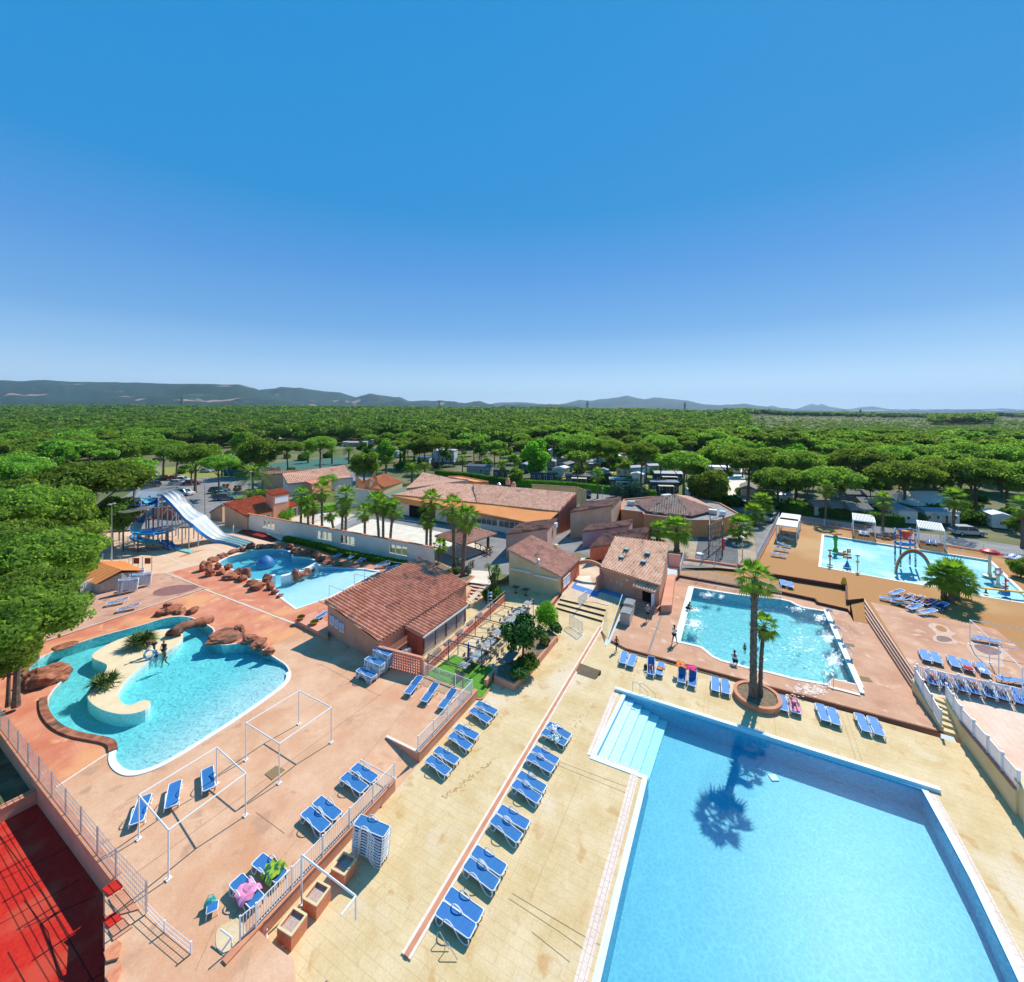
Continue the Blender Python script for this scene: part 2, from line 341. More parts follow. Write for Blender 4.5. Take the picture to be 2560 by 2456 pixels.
def tilemat(name,c1,c2,dark,dk=0.55):
 m=bpy.data.materials.new(name);m.use_nodes=True;MATS[name]=m
 N,L,b=nodes_of(m);b.inputs["Roughness"].default_value=0.85;b.inputs["Specular IOR Level"].default_value=0.15
 uv=N.new("ShaderNodeUVMap");fl=N.new("ShaderNodeVectorMath");fl.operation='FLOOR';L.new(uv.outputs[0],fl.inputs[0])
 wn=N.new("ShaderNodeTexWhiteNoise");L.new(fl.outputs[0],wn.inputs["Vector"])
 mx=N.new("ShaderNodeMixRGB");L.new(wn.outputs["Value"],mx.inputs[0]);mx.inputs[1].default_value=(*c1,1);mx.inputs[2].default_value=(*c2,1)
 tc=N.new("ShaderNodeTexCoord");nz=N.new("ShaderNodeTexNoise");nz.inputs["Scale"].default_value=0.55;nz.inputs["Detail"].default_value=9;nz.inputs["Roughness"].default_value=0.7
 L.new(tc.outputs["Object"],nz.inputs["Vector"])
 a1=N.new("ShaderNodeMath");a1.operation='MULTIPLY_ADD';L.new(wn.outputs["Value"],a1.inputs[0]);a1.inputs[1].default_value=0.16;L.new(nz.outputs["Fac"],a1.inputs[2])
 cr=N.new("ShaderNodeValToRGB");cr.color_ramp.elements[0].position=dk+0.05;cr.color_ramp.elements[1].position=dk+0.2
 L.new(a1.outputs[0],cr.inputs[0]);m3=N.new("ShaderNodeMixRGB");L.new(cr.outputs[0],m3.inputs[0]);L.new(mx.outputs[0],m3.inputs[1]);m3.inputs[2].default_value=(*dark,1)
 L.new(m3.outputs[0],b.inputs["Base Color"]);return m
M_tile=tilemat("terracotta_tiles",(0.60,0.235,0.13),(0.80,0.41,0.26),(0.22,0.10,0.07),0.60)
M_tilepink=tilemat("rose_clay_tiles",(0.64,0.33,0.21),(0.82,0.50,0.36),(0.26,0.15,0.11),0.60)
M_tilebeige=tilemat("beige_canal_tiles",(0.70,0.38,0.24),(0.86,0.57,0.40),(0.22,0.12,0.08),0.58)
M_tiledark=tilemat("weathered_brown_tiles",(0.34,0.17,0.115),(0.50,0.26,0.18),(0.12,0.085,0.065),0.50)
M_tilered=tilemat("new_red_tiles",(0.52,0.11,0.045),(0.64,0.19,0.08),(0.40,0.10,0.05),0.7)
M_tileor=tilemat("orange_clay_tiles",(0.62,0.21,0.09),(0.76,0.33,0.16),(0.45,0.16,0.08),0.62)
def water(name,col,dens,tint=(1,1,1),bscale=2.2,bstr=0.25,refl=1.0,caus_tint=0.0,cscale=1.6,scat=0.0,grough=0.12):
 m=bpy.data.materials.new(name);m.use_nodes=True;MATS[name]=m;N,L=m.node_tree.nodes,m.node_tree.links
 N.remove(N["Principled BSDF"]);o=N["Material Output"]
 tr=N.new("ShaderNodeBsdfTransparent");tr.inputs[0].default_value=(*tint,1)
 gl=N.new("ShaderNodeBsdfGlossy");gl.inputs["Roughness"].default_value=grough
 fr=N.new("ShaderNodeFresnel");fr.inputs[0].default_value=1.33
 mx=N.new("ShaderNodeMixShader");L.new(fr.outputs[0],mx.inputs[0]);L.new(tr.outputs[0],mx.inputs[1]);L.new(gl.outputs[0],mx.inputs[2])
 tc=N.new("ShaderNodeTexCoord");nz=N.new("ShaderNodeTexNoise");nz.inputs["Scale"].default_value=bscale;nz.inputs["Detail"].default_value=4;nz.inputs["Distortion"].default_value=1.2
 L.new(tc.outputs["Object"],nz.inputs["Vector"]);bp=N.new("ShaderNodeBump");bp.inputs["Strength"].default_value=bstr;bp.inputs["Distance"].default_value=0.15
 L.new(nz.outputs["Fac"],bp.inputs["Height"]);L.new(bp.outputs[0],gl.inputs["Normal"]);L.new(bp.outputs[0],fr.inputs["Normal"])
 va=N.new("ShaderNodeVolumeAbsorption");va.inputs[0].default_value=(*col,1);va.inputs[1].default_value=dens
 fm=N.new("ShaderNodeMath");fm.operation='MULTIPLY';L.new(fr.outputs[0],fm.inputs[0]);fm.inputs[1].default_value=refl;L.new(fm.outputs[0],mx.inputs[0])
 if caus_tint:  # caustic light lines put into the transparent colour as brightened voronoi edges
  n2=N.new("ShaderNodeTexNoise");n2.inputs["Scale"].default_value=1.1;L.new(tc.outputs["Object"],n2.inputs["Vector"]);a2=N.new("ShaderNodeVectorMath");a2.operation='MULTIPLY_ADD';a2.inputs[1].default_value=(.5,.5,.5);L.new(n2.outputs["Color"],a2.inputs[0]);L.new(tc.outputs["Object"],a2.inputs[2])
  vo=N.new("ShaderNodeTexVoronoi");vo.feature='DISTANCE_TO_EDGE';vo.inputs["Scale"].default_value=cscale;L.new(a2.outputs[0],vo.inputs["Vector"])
  mr=N.new("ShaderNodeMapRange");mr.interpolation_type='SMOOTHSTEP';mr.inputs[1].default_value=0;mr.inputs[2].default_value=.16;mr.inputs[3].default_value=1+caus_tint;mr.inputs[4].default_value=1-caus_tint*.25;L.new(vo.outputs[0],mr.inputs[0])
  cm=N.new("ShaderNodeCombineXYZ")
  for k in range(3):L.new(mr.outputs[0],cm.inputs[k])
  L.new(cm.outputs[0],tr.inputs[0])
 sv=N.new("ShaderNodeVolumeScatter");sv.inputs[0].default_value=(.12,.62,1,1);sv.inputs[1].default_value=scat;sv.inputs[2].default_value=.3
 av=N.new("ShaderNodeAddShader");L.new(va.outputs[0],av.inputs[0]);L.new(sv.outputs[0],av.inputs[1])
 L.new(mx.outputs[0],o.inputs["Surface"]);L.new((av if scat else va).outputs[0],o.inputs["Volume"]);return m
M_w1=water("pool_water",(0.05,0.88,0.98),0.25,bscale=3.0,bstr=0.06,refl=.10,caus_tint=.08,cscale=3.6,scat=.12,grough=.3)
M_w2=water("lively_pool_water",(0.04,0.87,0.97),0.30,bscale=2.4,bstr=0.5,refl=.8,caus_tint=.16,cscale=3,scat=.12,grough=.05)
M_w3=water("lagoon_water",(0.05,0.90,0.93),0.40,bscale=2.0,bstr=0.3,refl=.6,caus_tint=.12,cscale=2.2,scat=.0,grough=.06)
M_w4=water("round_pool_water",(0.02,0.82,0.97),0.34,bscale=2.0,bstr=0.08,refl=.5,scat=.12)
from mathutils.geometry import delaunay_2d_cdt
def inside(x,y,poly):
 c=False;n=len(poly);j=n-1
 for i in range(n):
  xi,yi,xj,yj=poly[i][0],poly[i][1],poly[j][0],poly[j][1]
  if(yi>y)!=(yj>y)and x<(xj-xi)*(y-yi)/(yj-yi)+xi:c=not c
  j=i
 return c
def area2(pts):return sum(pts[i][0]*pts[(i+1)%len(pts)][1]-pts[(i+1)%len(pts)][0]*pts[i][1]for i in range(len(pts)))
def offset(pts,d):
 """outward offset of a closed outline"""
 n=len(pts);s=1 if area2(pts)>0 else-1;out=[]
 for i in range(n):
  a,b,c=Vector(pts[i-1]).xy,Vector(pts[i]).xy,Vector(pts[(i+1)%n]).xy
  e1=(b-a).normalized();e2=(c-b).normalized()
  n1=Vector((e1.y,-e1.x))*s;n2=Vector((e2.y,-e2.x))*s
  k=n1+n2;k=k/max(0.5,k.length_squared/2)if k.length>1e-4 else n1
  out.append(Vector((b.x+k.x*d,b.y+k.y*d,pts[i][2])))
 return out
def lift(pts,dz):return[Vector((p[0],p[1],p[2]+dz))for p in pts]
def smooth_poly(pts,it=2):
 """Chaikin smoothing of a closed pixel outline"""
 for _ in range(it):
  o=[]
  for i in range(len(pts)):
   a,b=pts[i],pts[(i+1)%len(pts)]
   o+=[(a[0]*.75+b[0]*.25,a[1]*.75+b[1]*.25),(a[0]*.25+b[0]*.75,a[1]*.25+b[1]*.75)]
  pts=o
 return pts
def clipflat(b,pts,holes,m=0):
 """flat sheet of an outline minus holes that may cross its border"""
 z=pts[0][2];V=[];E=[]
 for l in[pts]+list(holes):
  o=len(V);V+=[Vector((p[0],p[1]))for p in l];E+=[(o+i,o+(i+1)%len(l))for i in range(len(l))]
 r=delaunay_2d_cdt(V,E,[],0,1e-5);fs=[]
 for f in r[2]:
  c=(r[0][f[0]]+r[0][f[1]]+r[0][f[2]])/3
  if inside(c.x,c.y,pts)and not any(inside(c.x,c.y,h)for h in holes):
   a=(r[0][f[1]]-r[0][f[0]]).cross(r[0][f[2]]-r[0][f[0]]);fs.append(tuple(f)if a>0 else tuple(reversed(f)))
 b.add([(v.x,v.y,z)for v in r[0]],fs,m)
def chaik(p,n):
 for _ in range(n):p=[p[0]]+[v for a,c in zip(p,p[1:])for v in(a.lerp(c,.25),a.lerp(c,.75))]+[p[-1]]
 return p
def sheet(name,pts,m,holes=(),skirt_to=None,mside=None,dz=0):
 b=MB();pts=lift(pts,dz);b.flat(pts,0,[lift(h,dz)for h in holes])
 if skirt_to is not None:b.skirt(pts,skirt_to,1 if mside else 0)
 o=b.build(name,[m,mside]if mside else m);return struct(o)
def ring(name,inner,outer,z0,z1,m):
 b=MB();n=len(inner)
 vi=[Vector((p[0],p[1],z1))for p in inner];vo=[Vector((p[0],p[1],z1))for p in outer]
 lo=[Vector((p[0],p[1],z0))for p in outer];li=[Vector((p[0],p[1],z0))for p in inner]
 b.add(vi+vo+lo+li,[(i,(i+1)%n,n+(i+1)%n,n+i)for i in range(n)]+[(n+i,n+(i+1)%n,2*n+(i+1)%n,2*n+i)for i in range(n)]+[((i+1)%n,i,3*n+i,3*n+(i+1)%n)for i in range(n)])
 return struct(b.build(name,m))
def basin(poly,depthfn,m,wm,zw,grid=0.7,islands=(),name="pool_basin"):
 """walls and floor of a pool, and its closed body of water"""
 pts=[Vector(p)for p in poly];xs=[p.x for p in pts];ys=[p.y for p in pts]
 V=[p.xy for p in pts];E=[(i,(i+1)%len(pts))for i in range(len(pts))]
 isl=[[Vector(p)for p in q]for q in islands]
 x=min(xs)
 while x<max(xs):
  y=min(ys)
  while y<max(ys):
   if inside(x,y,pts):V.append(Vector((x,y)))
   y+=grid
  x+=grid
 r=delaunay_2d_cdt(V,E,[list(range(len(pts)))],1,1e-5)
 vv=[Vector((v.x,v.y,zw-depthfn(v.x,v.y)))for v in r[0]]
 b=MB();b.add(vv,[f if(vv[f[1]]-vv[f[0]]).cross(vv[f[2]]-vv[f[0]]).z>0 else tuple(reversed(f))for f in r[2]])
 dmax=zw-min(v.z for v in vv)
 bz=MB();top=lift(pts,0);bz.v=[];n=len(pts)
 vs=[Vector((p.x,p.y,p.z))for p in pts]+[Vector((p.x,p.y,zw-depthfn(p.x,p.y)-0.02))for p in pts]
 b.add(vs,[(i,(i+1)%n,n+(i+1)%n,n+i)for i in range(n)])
 struct(b.build(name,m))
 wb=MB();sh=offset(pts,-0.006);wb.flat([Vector((p.x,p.y,zw))for p in sh]);bot=[Vector((p.x,p.y,zw-dmax-0.1))for p in sh]
 k=len(wb.v);wb.flat(bot);wb.f[len(wb.f)//2:]=[tuple(reversed(f))for f in wb.f[len(wb.f)//2:]]
 s=len(sh);o=len(wb.v);ccw=area2(sh)>0
 wb.add([Vector((p.x,p.y,zw))for p in sh]+bot,[((i,n_,s+n_,s+i)if not ccw else(i,s+i,s+n_,n_))for i,n_ in((i,(i+1)%s)for i in range(s))])
 ob=wb.build("water",wm);bm=bmesh.new();bm.from_mesh(ob.data);bmesh.ops.remove_doubles(bm,verts=bm.verts,dist=1e-4);bmesh.ops.recalc_face_normals(bm,faces=bm.faces);bm.to_mesh(ob.data);bm.free()
 struct(ob);return ob
P1=[(1566,1738),(2304,1975),(2360,2077),(2424,2197),(2531,2424),(2640,2660),(1452,2660),(1502,2455),(1557,2212),(1621,1942),(1490,1893)]
W1=PP(P1,0)
P2=[(1732,1470),(1790,1480),(1851,1489),(1915,1496),(1953,1500),(1974,1505),(1992,1515),(2010,1521),(2064,1530),(2145,1712),(2080,1697),(2067,1709),(1985,1695),(1920,1678),(1870,1668),(1835,1658),(1805,1650),(1785,1641),(1772,1630),(1757,1618),(1735,1612),(1701,1604)]
W2=PP(P2,0.2)
P3=smooth_poly([(67,1677),(78,1664),(101,1645),(147,1624),(196,1609),(245,1593),(310,1576),(359,1563),(392,1552),(424,1544),(457,1542),(483,1547),(509,1558),(536,1576),(528,1588),(526,1600),(538,1611),(562,1615),(588,1611),(620,1608),(650,1622),(692,1650),(712,1662),(722,1678),(720,1697),(702,1717),(679,1736),(640,1762),(588,1797),(522,1839),(457,1880),(408,1907),(375,1920),(343,1929),(313,1929),(292,1916),(285,1898),(289,1877),(289,1857),(274,1845),(229,1838),(183,1828),(147,1810),(127,1785),(119,1762),(129,1733),(155,1704),(170,1687),(166,1677),(153,1673),(114,1677),(82,1689)],1)
W3=PP(P3,0.55)
ISL=smooth_poly([(376,1578),(434,1571),(457,1580),(458,1594),(447,1609),(424,1625),(385,1643),(346,1671),(313,1700),(297,1726),(295,1743),(304,1756),(317,1764),(333,1761),(353,1752),(372,1750),(378,1759),(369,1772),(346,1782),(310,1787),(277,1782),(248,1772),(225,1756),(217,1740),(223,1726),(241,1707),(261,1684),(270,1664),(257,1656),(229,1646),(231,1635),(255,1619),(287,1602),(326,1589)],1)
P4=smooth_poly([(545,1411),(554,1402),(577,1390),(605,1382),(641,1376),(676,1374),(706,1375),(723,1380),(728,1387),(729,1394),(745,1394),(765,1396),(786,1401),(791,1408),(790,1414),(817,1415),(857,1420)],1)[:-1]+[(908,1424),(944,1429),(884,1461),(824,1493),(742,1521),(700,1490),(688,1471),(678,1455),(652,1449),(622,1448),(603,1430),(580,1423),(554,1416)]
W4=PP(P4,0.55)
P5=[(2061,1338),(2470,1401),(2583,1511),(2463,1491),(2349,1469),(2235,1450),(2054,1417)]
W5=PP(P5,1.0)
D0=PP([(735,2640),(735,2410),(640,2355),(989,1973),(1047,1909),(1120,1790),(1000,1720),(1000,1640),(1100,1480),(1250,1440),(1420,1440),(1440,1470),(1404,1501),(1514,1530),(1498,1572),(1514,1616),(1527,1604),(1560,1612),(1564,1626),(2403,1860),(2430,1870),(2600,2120),(2900,2640)],0)
sheet("deck",D0,M_cream,[offset(W1,0.02)],-3.0)
D1=PP([(262,2640),(735,2640),(735,2410),(640,2319.6),(985,1951),(903,1903),(966,1844),(1045,1883),(1192,1726),(1179,1732),(1058,1688),(1000,1650),(1160,1500),(1185,1462),(1088,1424),(619,1322),(560,1298),(470,1288),(300,1290),(225,1325),(205,1350),(236,1400),(236,1440),(190,1470),(120,1545),(60,1570),(-60,1590),(-260,1560),(-330,1570),(0,1819),(98,1950),(114,1973),(290,2196),(262,2226)],0.55)
sheet("terrace",D1,M_peach,[offset(W3,0.02),offset(W4,0.02)],-3.0,M_pinkwall)
def patch(name,px,z,m,lvl=1,holes=()):return sheet(name,PP(px,z+0.004*lvl),m,holes)
RED1=[(112,1606),(510,1475),(770,1568),(620,1640),(556,1660),(720,1668),(690,1700),(288,1885),(262,1905),(98,1950),(-120,1700),(-100,1600)]
Z1=0.55
b=MB();clipflat(b,PP([(-300,1585),(112,1606),(512,1476),(700,1548),(772,1569),(640,1632),(556,1648),(300,1800),(283,1872),(140,1968),(114,1972),(0,1818)],Z1+.004),[offset(PP(P3,Z1+.004),0.03)])
struct(b.build("terrace_paving",M_red))
b=MB();clipflat(b,PP([(430,1432),(500,1405),(530,1385),(745,1335),(1010,1416),(960,1470),(812,1570),(772,1568),(512,1470)],Z1+.008),[offset(PP(P4,Z1+.008),0.03)])
struct(b.build("terrace_paving",M_red))
b=MB();b.flat(PP([(772,1566),(812,1570),(812,1592),(772,1573)],Z1+.010));struct(b.build("terrace_paving",M_curb))
b=MB();b.flat(PP([(205,1352),(228,1325),(300,1292),(470,1290),(560,1300),(619,1324),(742,1345),(690,1362),(500,1412),(415,1433),(238,1440),(236,1400)],Z1+.012));struct(b.build("slide_deck",M_slide_deck))
b=MB();b.flat(PP([(112,1602),(190,1475),(238,1440),(415,1433),(512,1470)],Z1+.12));b.skirt(PP([(112,1602),(190,1475),(238,1440),(415,1433),(512,1470)],Z1+.12),Z1)
struct(b.build("wet_slab",M_slab))
b=MB()
for q in([(112,1603),(512,1471)],[(512,1471),(415,1434)]):
 a,c=P(*q[0],Z1+.13),P(*q[1],Z1+.13);b.beam(a,c,0.10,0.05)
struct(b.build("kerb",M_coping))
b=MB()
for q in([(455,1340),(572,1384)],[(345,1368),(475,1415)],[(512,1474),(812,1589)],[(415,1433),(600,1385)],[(575,1330),(665,1356)],[(140,1968),(275,1880)],[(578,1327),(520,1322)]):
 a,c=P(*q[0],Z1+.018),P(*q[1],Z1+.018);b.beam(a,c,0.13,0.012)
struct(b.build("drain_channel",M_coping))
b=MB();b.flat(PP([(590,1332),(612,1322),(713,1344),(679,1357)],Z1+.016));struct(b.build("entrance_carpet",mat("dark_red_carpet",(0.20,0.03,0.02),(0.26,0.04,0.03),scale=5,rough=1)))
b=MB();b.flat(PP([(626,1334),(645,1331),(679,1338),(658,1344)],Z1+.022));struct(b.build("entrance_carpet",mat("bright_red_carpet",(0.60,0.04,0.02),(0.66,0.06,0.03),scale=5,rough=1)))
for q in([(300,1371),(345,1366),(410,1372),(388,1379),(330,1381)],[(430,1362),(480,1361),(500,1365),(470,1370),(440,1369)],[(440,1395),(480,1378),(525,1373),(500,1378),(460,1392)]):
 b=MB();b.flat(PP(smooth_poly(q,2),Z1+.017));struct(b.build("damp_patch",mat("damp_orange_stain",(0.50,0.22,0.11),(0.58,0.28,0.15),scale=3,rough=0.6)))
b=MB();b.flat(PP(smooth_poly([(380,1478),(430,1463),(490,1462),(500,1468),(470,1480),(420,1490),(385,1490)],2),Z1+.126));struct(b.build("damp_patch",mat("wet_concrete",(0.27,0.11,0.085),(0.33,0.15,0.12),scale=3,rough=0.4)))
rt=[P(903,1903,.55),P(966,1844,.55)];rb=[P(989,1974,.01),P(1047,1909,.01)]
b=MB();b.add([rt[0],rb[0],rb[1],rt[1]],[(0,1,2,3)]);struct(b.build("ramp",M_peach))
b=MB();b.flat(PP([(560,2640),(640,2330),(735,2400),(760,2640)],0.56));struct(b.build("terrace_paving",M_peach))
def wall(name,label,pts,z0,h,th,m,mcap=None,cap=0.05,over=0.03,cat="wall",group=None):
 """free-standing wall along 3D points; the top follows point z + h"""
 t=thing(name,label,cat,Vector((pts[0][0],pts[0][1],z0)),group=group)
 b=MB();c=MB()
 for i in range(len(pts)-1):
  p,q=Vector(pts[i]),Vector(pts[i+1]);d=(q-p).xy.normalized();n_=Vector((-d.y,d.x))*th/2
  hp,hq=p.z+h,q.z+h
  ring4=[(p.x+n_.x,p.y+n_.y),(q.x+n_.x,q.y+n_.y),(q.x-n_.x,q.y-n_.y),(p.x-n_.x,p.y-n_.y)]
  b.prism(ring4,z0,[hp,hq,hq,hp])
  if mcap:
   n2=n_*(1+over*2/th)
   r2=[(p.x+n2.x,p.y+n2.y),(q.x+n2.x,q.y+n2.y),(q.x-n2.x,q.y-n2.y),(p.x-n2.x,p.y-n2.y)]
   vs=[Vector((x,y,z))for(x,y),z in zip(r2,(hp,hq,hq,hp))]+[Vector((x,y,z+cap))for(x,y),z in zip(r2,(hp,hq,hq,hp))]
   c.add(vs,[(3,2,1,0),(4,5,6,7),(0,1,5,4),(1,2,6,5),(2,3,7,6),(3,0,4,7)])
 b.build("wall_body",m,t)
 if mcap:c.build("coping",mcap,t)
 return t
wall("low_wall","salmon retaining wall under the railing, from the planters up to the ramp",[P(560,2412,.5),P(640,2325,.5),P(985,1953,.5)],0.0,0.07,0.24,M_pinkwall,M_curb)
wall("low_wall","salmon retaining wall under the railing beside the flat green turf",[P(1045,1885,.5),P(1191,1728,.5)],0.0,0.10,0.26,M_pinkwall,M_curb)
wall("low_wall","short wedge wall closing the upper side of the ramp",[P(966,1844,.55),P(1045,1883,.55)],0.0,0.06,0.10,M_pinkwall,M_coping)
b=MB()
for a_,c_ in(((1015,2392),(1502,1569)),):b.beam(P(*a_,.05),P(*c_,.05),0.20,0.10)
struct(b.build("kerb",M_curb));b=MB()
for dx in(-.17,.17):
 n_=Vector((0.885,-0.466,0))*dx;b.beam(P(1015,2392,.035)+n_,P(1502,1569,.035)+n_,0.13,0.07)
struct(b.build("kerb_edge",M_coping))
b=MB();b.beam(P(1502,1569,.04),P(1521,1528,.3),0.15,0.12);struct(b.build("kerb",M_coping))
D2=PP([(1527,1600),(1564,1620),(2352,1828),(2279,1722),(2161,1540),(2170,1560),(2133,1553),(2119,1527),(2038,1502),(1953,1484),(1842,1467),(1700,1441),(1690,1440),(1640,1500),(1560,1500),(1553,1535)],0.2)
sheet("pool_deck",D2,M_pinkdeck,[offset(W2,0.02)],-3.0,M_curb)
b=MB();b.beam(P(1562,1622,.19),P(2362,1834,.19),0.14,0.07);struct(b.build("step_edge",M_curbdark))
b=MB();b.beam(P(1621,1632,.207),P(1655,1534,.207),0.14,0.006);struct(b.build("drain_channel",M_asphalt))
D3=PP([(1690,1445),(1700,1438),(1842,1463),(1953,1479),(2038,1497),(2044,1505),(2119,1522),(2125,1530),(2125,1440),(1930,1410),(1893,1380),(1700,1390)],0.5)
sheet("brown_strip",D3,M_brown,(),-1.0,M_curbdark)
b=MB()
for i_ in range(1,5):b.beam(D3[i_]+Vector((0,0,-.05)),D3[i_+1]+Vector((0,0,-.05)),0.16,0.16)
struct(b.build("step_edge",M_curbdark))
D4=PP([(1893,1404),(1926,1434),(2116,1464),(2118,1500),(2160,1496),(2292,1690),(2318,1705),(2560,1759),(2760,1804),(3100,1700),(2700,1420),(2560,1396),(1998,1306),(1948,1300)],1.0)
sheet("brown_deck",D4,M_brown,[offset(W5,0.02)],-2.0,M_curbdark)
b=MB()
for i_ in(1,2):b.beam(D4[i_]+Vector((0,0,-.03)),D4[i_+1]+Vector((0,0,-.03)),0.2,0.12)
struct(b.build("step_edge",M_curbdark))
b=MB();b.flat(PP([(2176,1505),(2488,1573),(2562,1632),(2760,1804),(2560,1759),(2318,1705),(2292,1690)],1.006));struct(b.build("sunbathing_paving",M_pinkdeck))
b=MB();r0=[P(2119,1467,1.0),P(2163,1475,1.0)];r1=[P(2135,1553,.21),P(2170,1560,.21)]
b.add([r0[0]+Vector((0,0,.01)),r1[0],r1[1],r0[1]+Vector((0,0,.01))],[(0,1,2,3)]);b.skirt([r0[0],r1[0],r1[1],r0[1]],-0.2)
struct(b.build("ramp",M_brown))
E1=[P(2160,1496,1.0),P(2292,1692,1.0)];E0=[P(2163,1545,.2),P(2279,1722,.2)]
st=MB();sr=MB()
for k in range(4):
 f0,f1=k/4,(k+1)/4;z=1.0-0.2*(k+0)-0.001
 a0,a1=E1[0].lerp(E0[0],f0),E1[1].lerp(E0[1],f0);c0,c1=E1[0].lerp(E0[0],f1),E1[1].lerp(E0[1],f1)
 if k==0:a0,a1=E1[0],E1[1]
 zz=1.0-0.2*k
 st.prism([(a0.x,a0.y),(a1.x,a1.y),(c1.x,c1.y),(c0.x,c0.y)],0.1,zz-.002*k)
 sr.beam(Vector((c0.x,c0.y,zz-.04)),Vector((c1.x,c1.y,zz-.04)),0.04,0.07)
struct(st.build("steps",mat("pink_step_tread",(0.66,0.40,0.28),(0.72,0.46,0.33),scale=2,rough=0.8)));struct(sr.build("step_edge",M_curbdark))
WL=[P(2403,1843,0),P(2470,1933,0),P(2547,2042,0)]
D5=[P(2368,1748,.85),P(2335,1740,.85),P(2300,1700,.85),P(2560,1759,.85),P(2900,1850,.85),Vector((34,16,.85)),Vector((WL[2].x+1.5,WL[2].y-1.2,.85)),Vector((WL[2].x,WL[2].y,.85)),Vector((WL[0].x,WL[0].y,.85))]
sheet("terrace",D5,M_pinktile,(),-1.0,M_creamwall)
b=MB();s0=[P(2300,1722,.85),P(2366,1752,.85)];s1=[P(2354,1831,0),P(2403,1845,0)];N_=6
for k in range(N_):
 a0,a1=s0[0].lerp(s1[0],k/N_),s0[1].lerp(s1[1],k/N_);c0,c1=s0[0].lerp(s1[0],(k+1)/N_),s0[1].lerp(s1[1],(k+1)/N_)
 b.prism([(a0.x,a0.y),(a1.x,a1.y),(c1.x,c1.y),(c0.x,c0.y)],-0.1,0.85-k*.85/N_-.001)
struct(b.build("steps",M_creamwall))
wall("low_wall","sloping cream wall on the left side of the terrace stairs",[P(2284,1700,1.0),Vector((s1[0].x,s1[0].y,.30))],-0.05,0.06,0.22,M_creamwall)
wall("low_wall","sloping cream wall on the right side of the terrace stairs",[P(2364,1745,1.0),Vector((WL[0].x,WL[0].y,1.0))],-0.05,0.02,0.2,M_creamwall)
wall("low_wall","long cream wall with tile drip edge holding the pink tiled terrace",[Vector((WL[0].x,WL[0].y,1.0)),Vector((WL[1].x,WL[1].y,1.15)),Vector((WL[2].x,WL[2].y,1.35))],-0.05,0.03,0.25,M_creamwall,M_cap,0.05,0.07)
e_=WL[2]+Vector((.2,-.25,0))
pb=MB();pb.box(e_+Vector((0,0,.85)),(.6,.6,1.9),AA);pc=MB();pc.box(e_+Vector((0,0,1.84)),(.75,.75,.10),AA)
t_=thing("gate_pier","square cream pier at the near end of the terrace wall","pier",e_);pb.build("pier_body",M_creamwall,t_);pc.build("cap",M_creamwall,t_)
wall("low_wall","cream wall running on out of the picture past the pier",[e_+Vector((.3,-.3,.9)),e_+Vector((5,-8,.9))],-0.05,0.3,0.25,M_creamwall,M_cap)
UP=PP([(1404,1490),(1521,1514),(1556,1506),(1600,1490),(1600,1380),(1480,1380),(1440,1420),(1405,1480)],0.5)
s0=[P(1404,1490,.5),P(1518,1515,.5)];s1=[P(1390,1522,0),P(1507,1556,0)]
sheet("upper_paving",UP,stamped("wet_stamped_concrete",(0.58,0.42,0.28),(0.70,0.52,0.36),None,stain=(0.42,0.27,0.18)),(),-0.5)
b=MB();sr=MB()
for k in range(3):
 a0,a1=s0[0].lerp(s1[0],k/3),s0[1].lerp(s1[1],k/3);c0,c1=s0[0].lerp(s1[0],(k+1)/3),s0[1].lerp(s1[1],(k+1)/3);z=.5-k*.167
 b.prism([(a0.x,a0.y),(a1.x,a1.y),(c1.x,c1.y),(c0.x,c0.y)],-.05,z-.002)
 a0,a1=(s0[0].lerp(s1[0],(k+1)/3),s0[1].lerp(s1[1],(k+1)/3));sr.beam(Vector((a0.x,a0.y,z-.08)),Vector((a1.x,a1.y,z-.08)),.05,.15)
struct(b.build("steps",M_cream));struct(sr.build("step_edge",M_curbdark))
rp=[P(1518,1515,.5),P(1556,1506,.5),P(1520,1600,.02),P(1501,1572,.02)]
b=MB();b.add(rp,[(0,3,2,1)]);b.skirt(rp,-.05);struct(b.build("ramp",M_cream))
b=MB();b.flat(PP([(1438,1455),(1500,1478),(1492,1492),(1428,1470)],.512));b.flat(PP([(1503,1468),(1556,1480),(1553,1494),(1498,1480)],.513));struct(b.build("blue_mat",mat("blue_anti_slip_mat",(0.07,0.20,0.52),(0.10,0.26,0.60),scale=6,rough=0.9)))
b=MB();b.flat(PP([(1452,1444),(1476,1448),(1490,1478),(1440,1462)],.516));b.flat(PP([(1445,1440),(1476,1440),(1476,1450),(1440,1456)],.518));struct(b.build("doorway_paving",M_stone))
b=MB();TF=PP([(1064,1686),(1135,1636),(1145,1641),(1232,1672),(1236,1690),(1226,1716),(1205,1748)],.03);b.flat(TF);b.skirt(TF,0);struct(b.build("turf",M_turf))
b=MB();b.beam(P(1192,1747,.04),P(1205,1749,.04),.1,.08);b.beam(P(1205,1749,.04),P(1228,1717,.04),.1,.08);struct(b.build("kerb",M_curb))
ring("pool_coping",offset(W1,0.01),offset(W1,0.30),-0.05,0.035,M_edge)
g=MB()
for q in([(1538,1732),(1476,1890)],[(1486,1893),(1596,1935)],[(1587,1935),(1554,2063),(1503,2250),(1440,2500),(1398,2660)],[(2330,1985),(2386,2090),(2455,2222),(2560,2428),(2660,2640)]):
 pp_=PP(q,.012)
 for i_ in range(len(pp_)-1):g.beam(pp_[i_],pp_[i_+1],0.46,0.02)
struct(g.build("overflow_grate",M_grate))
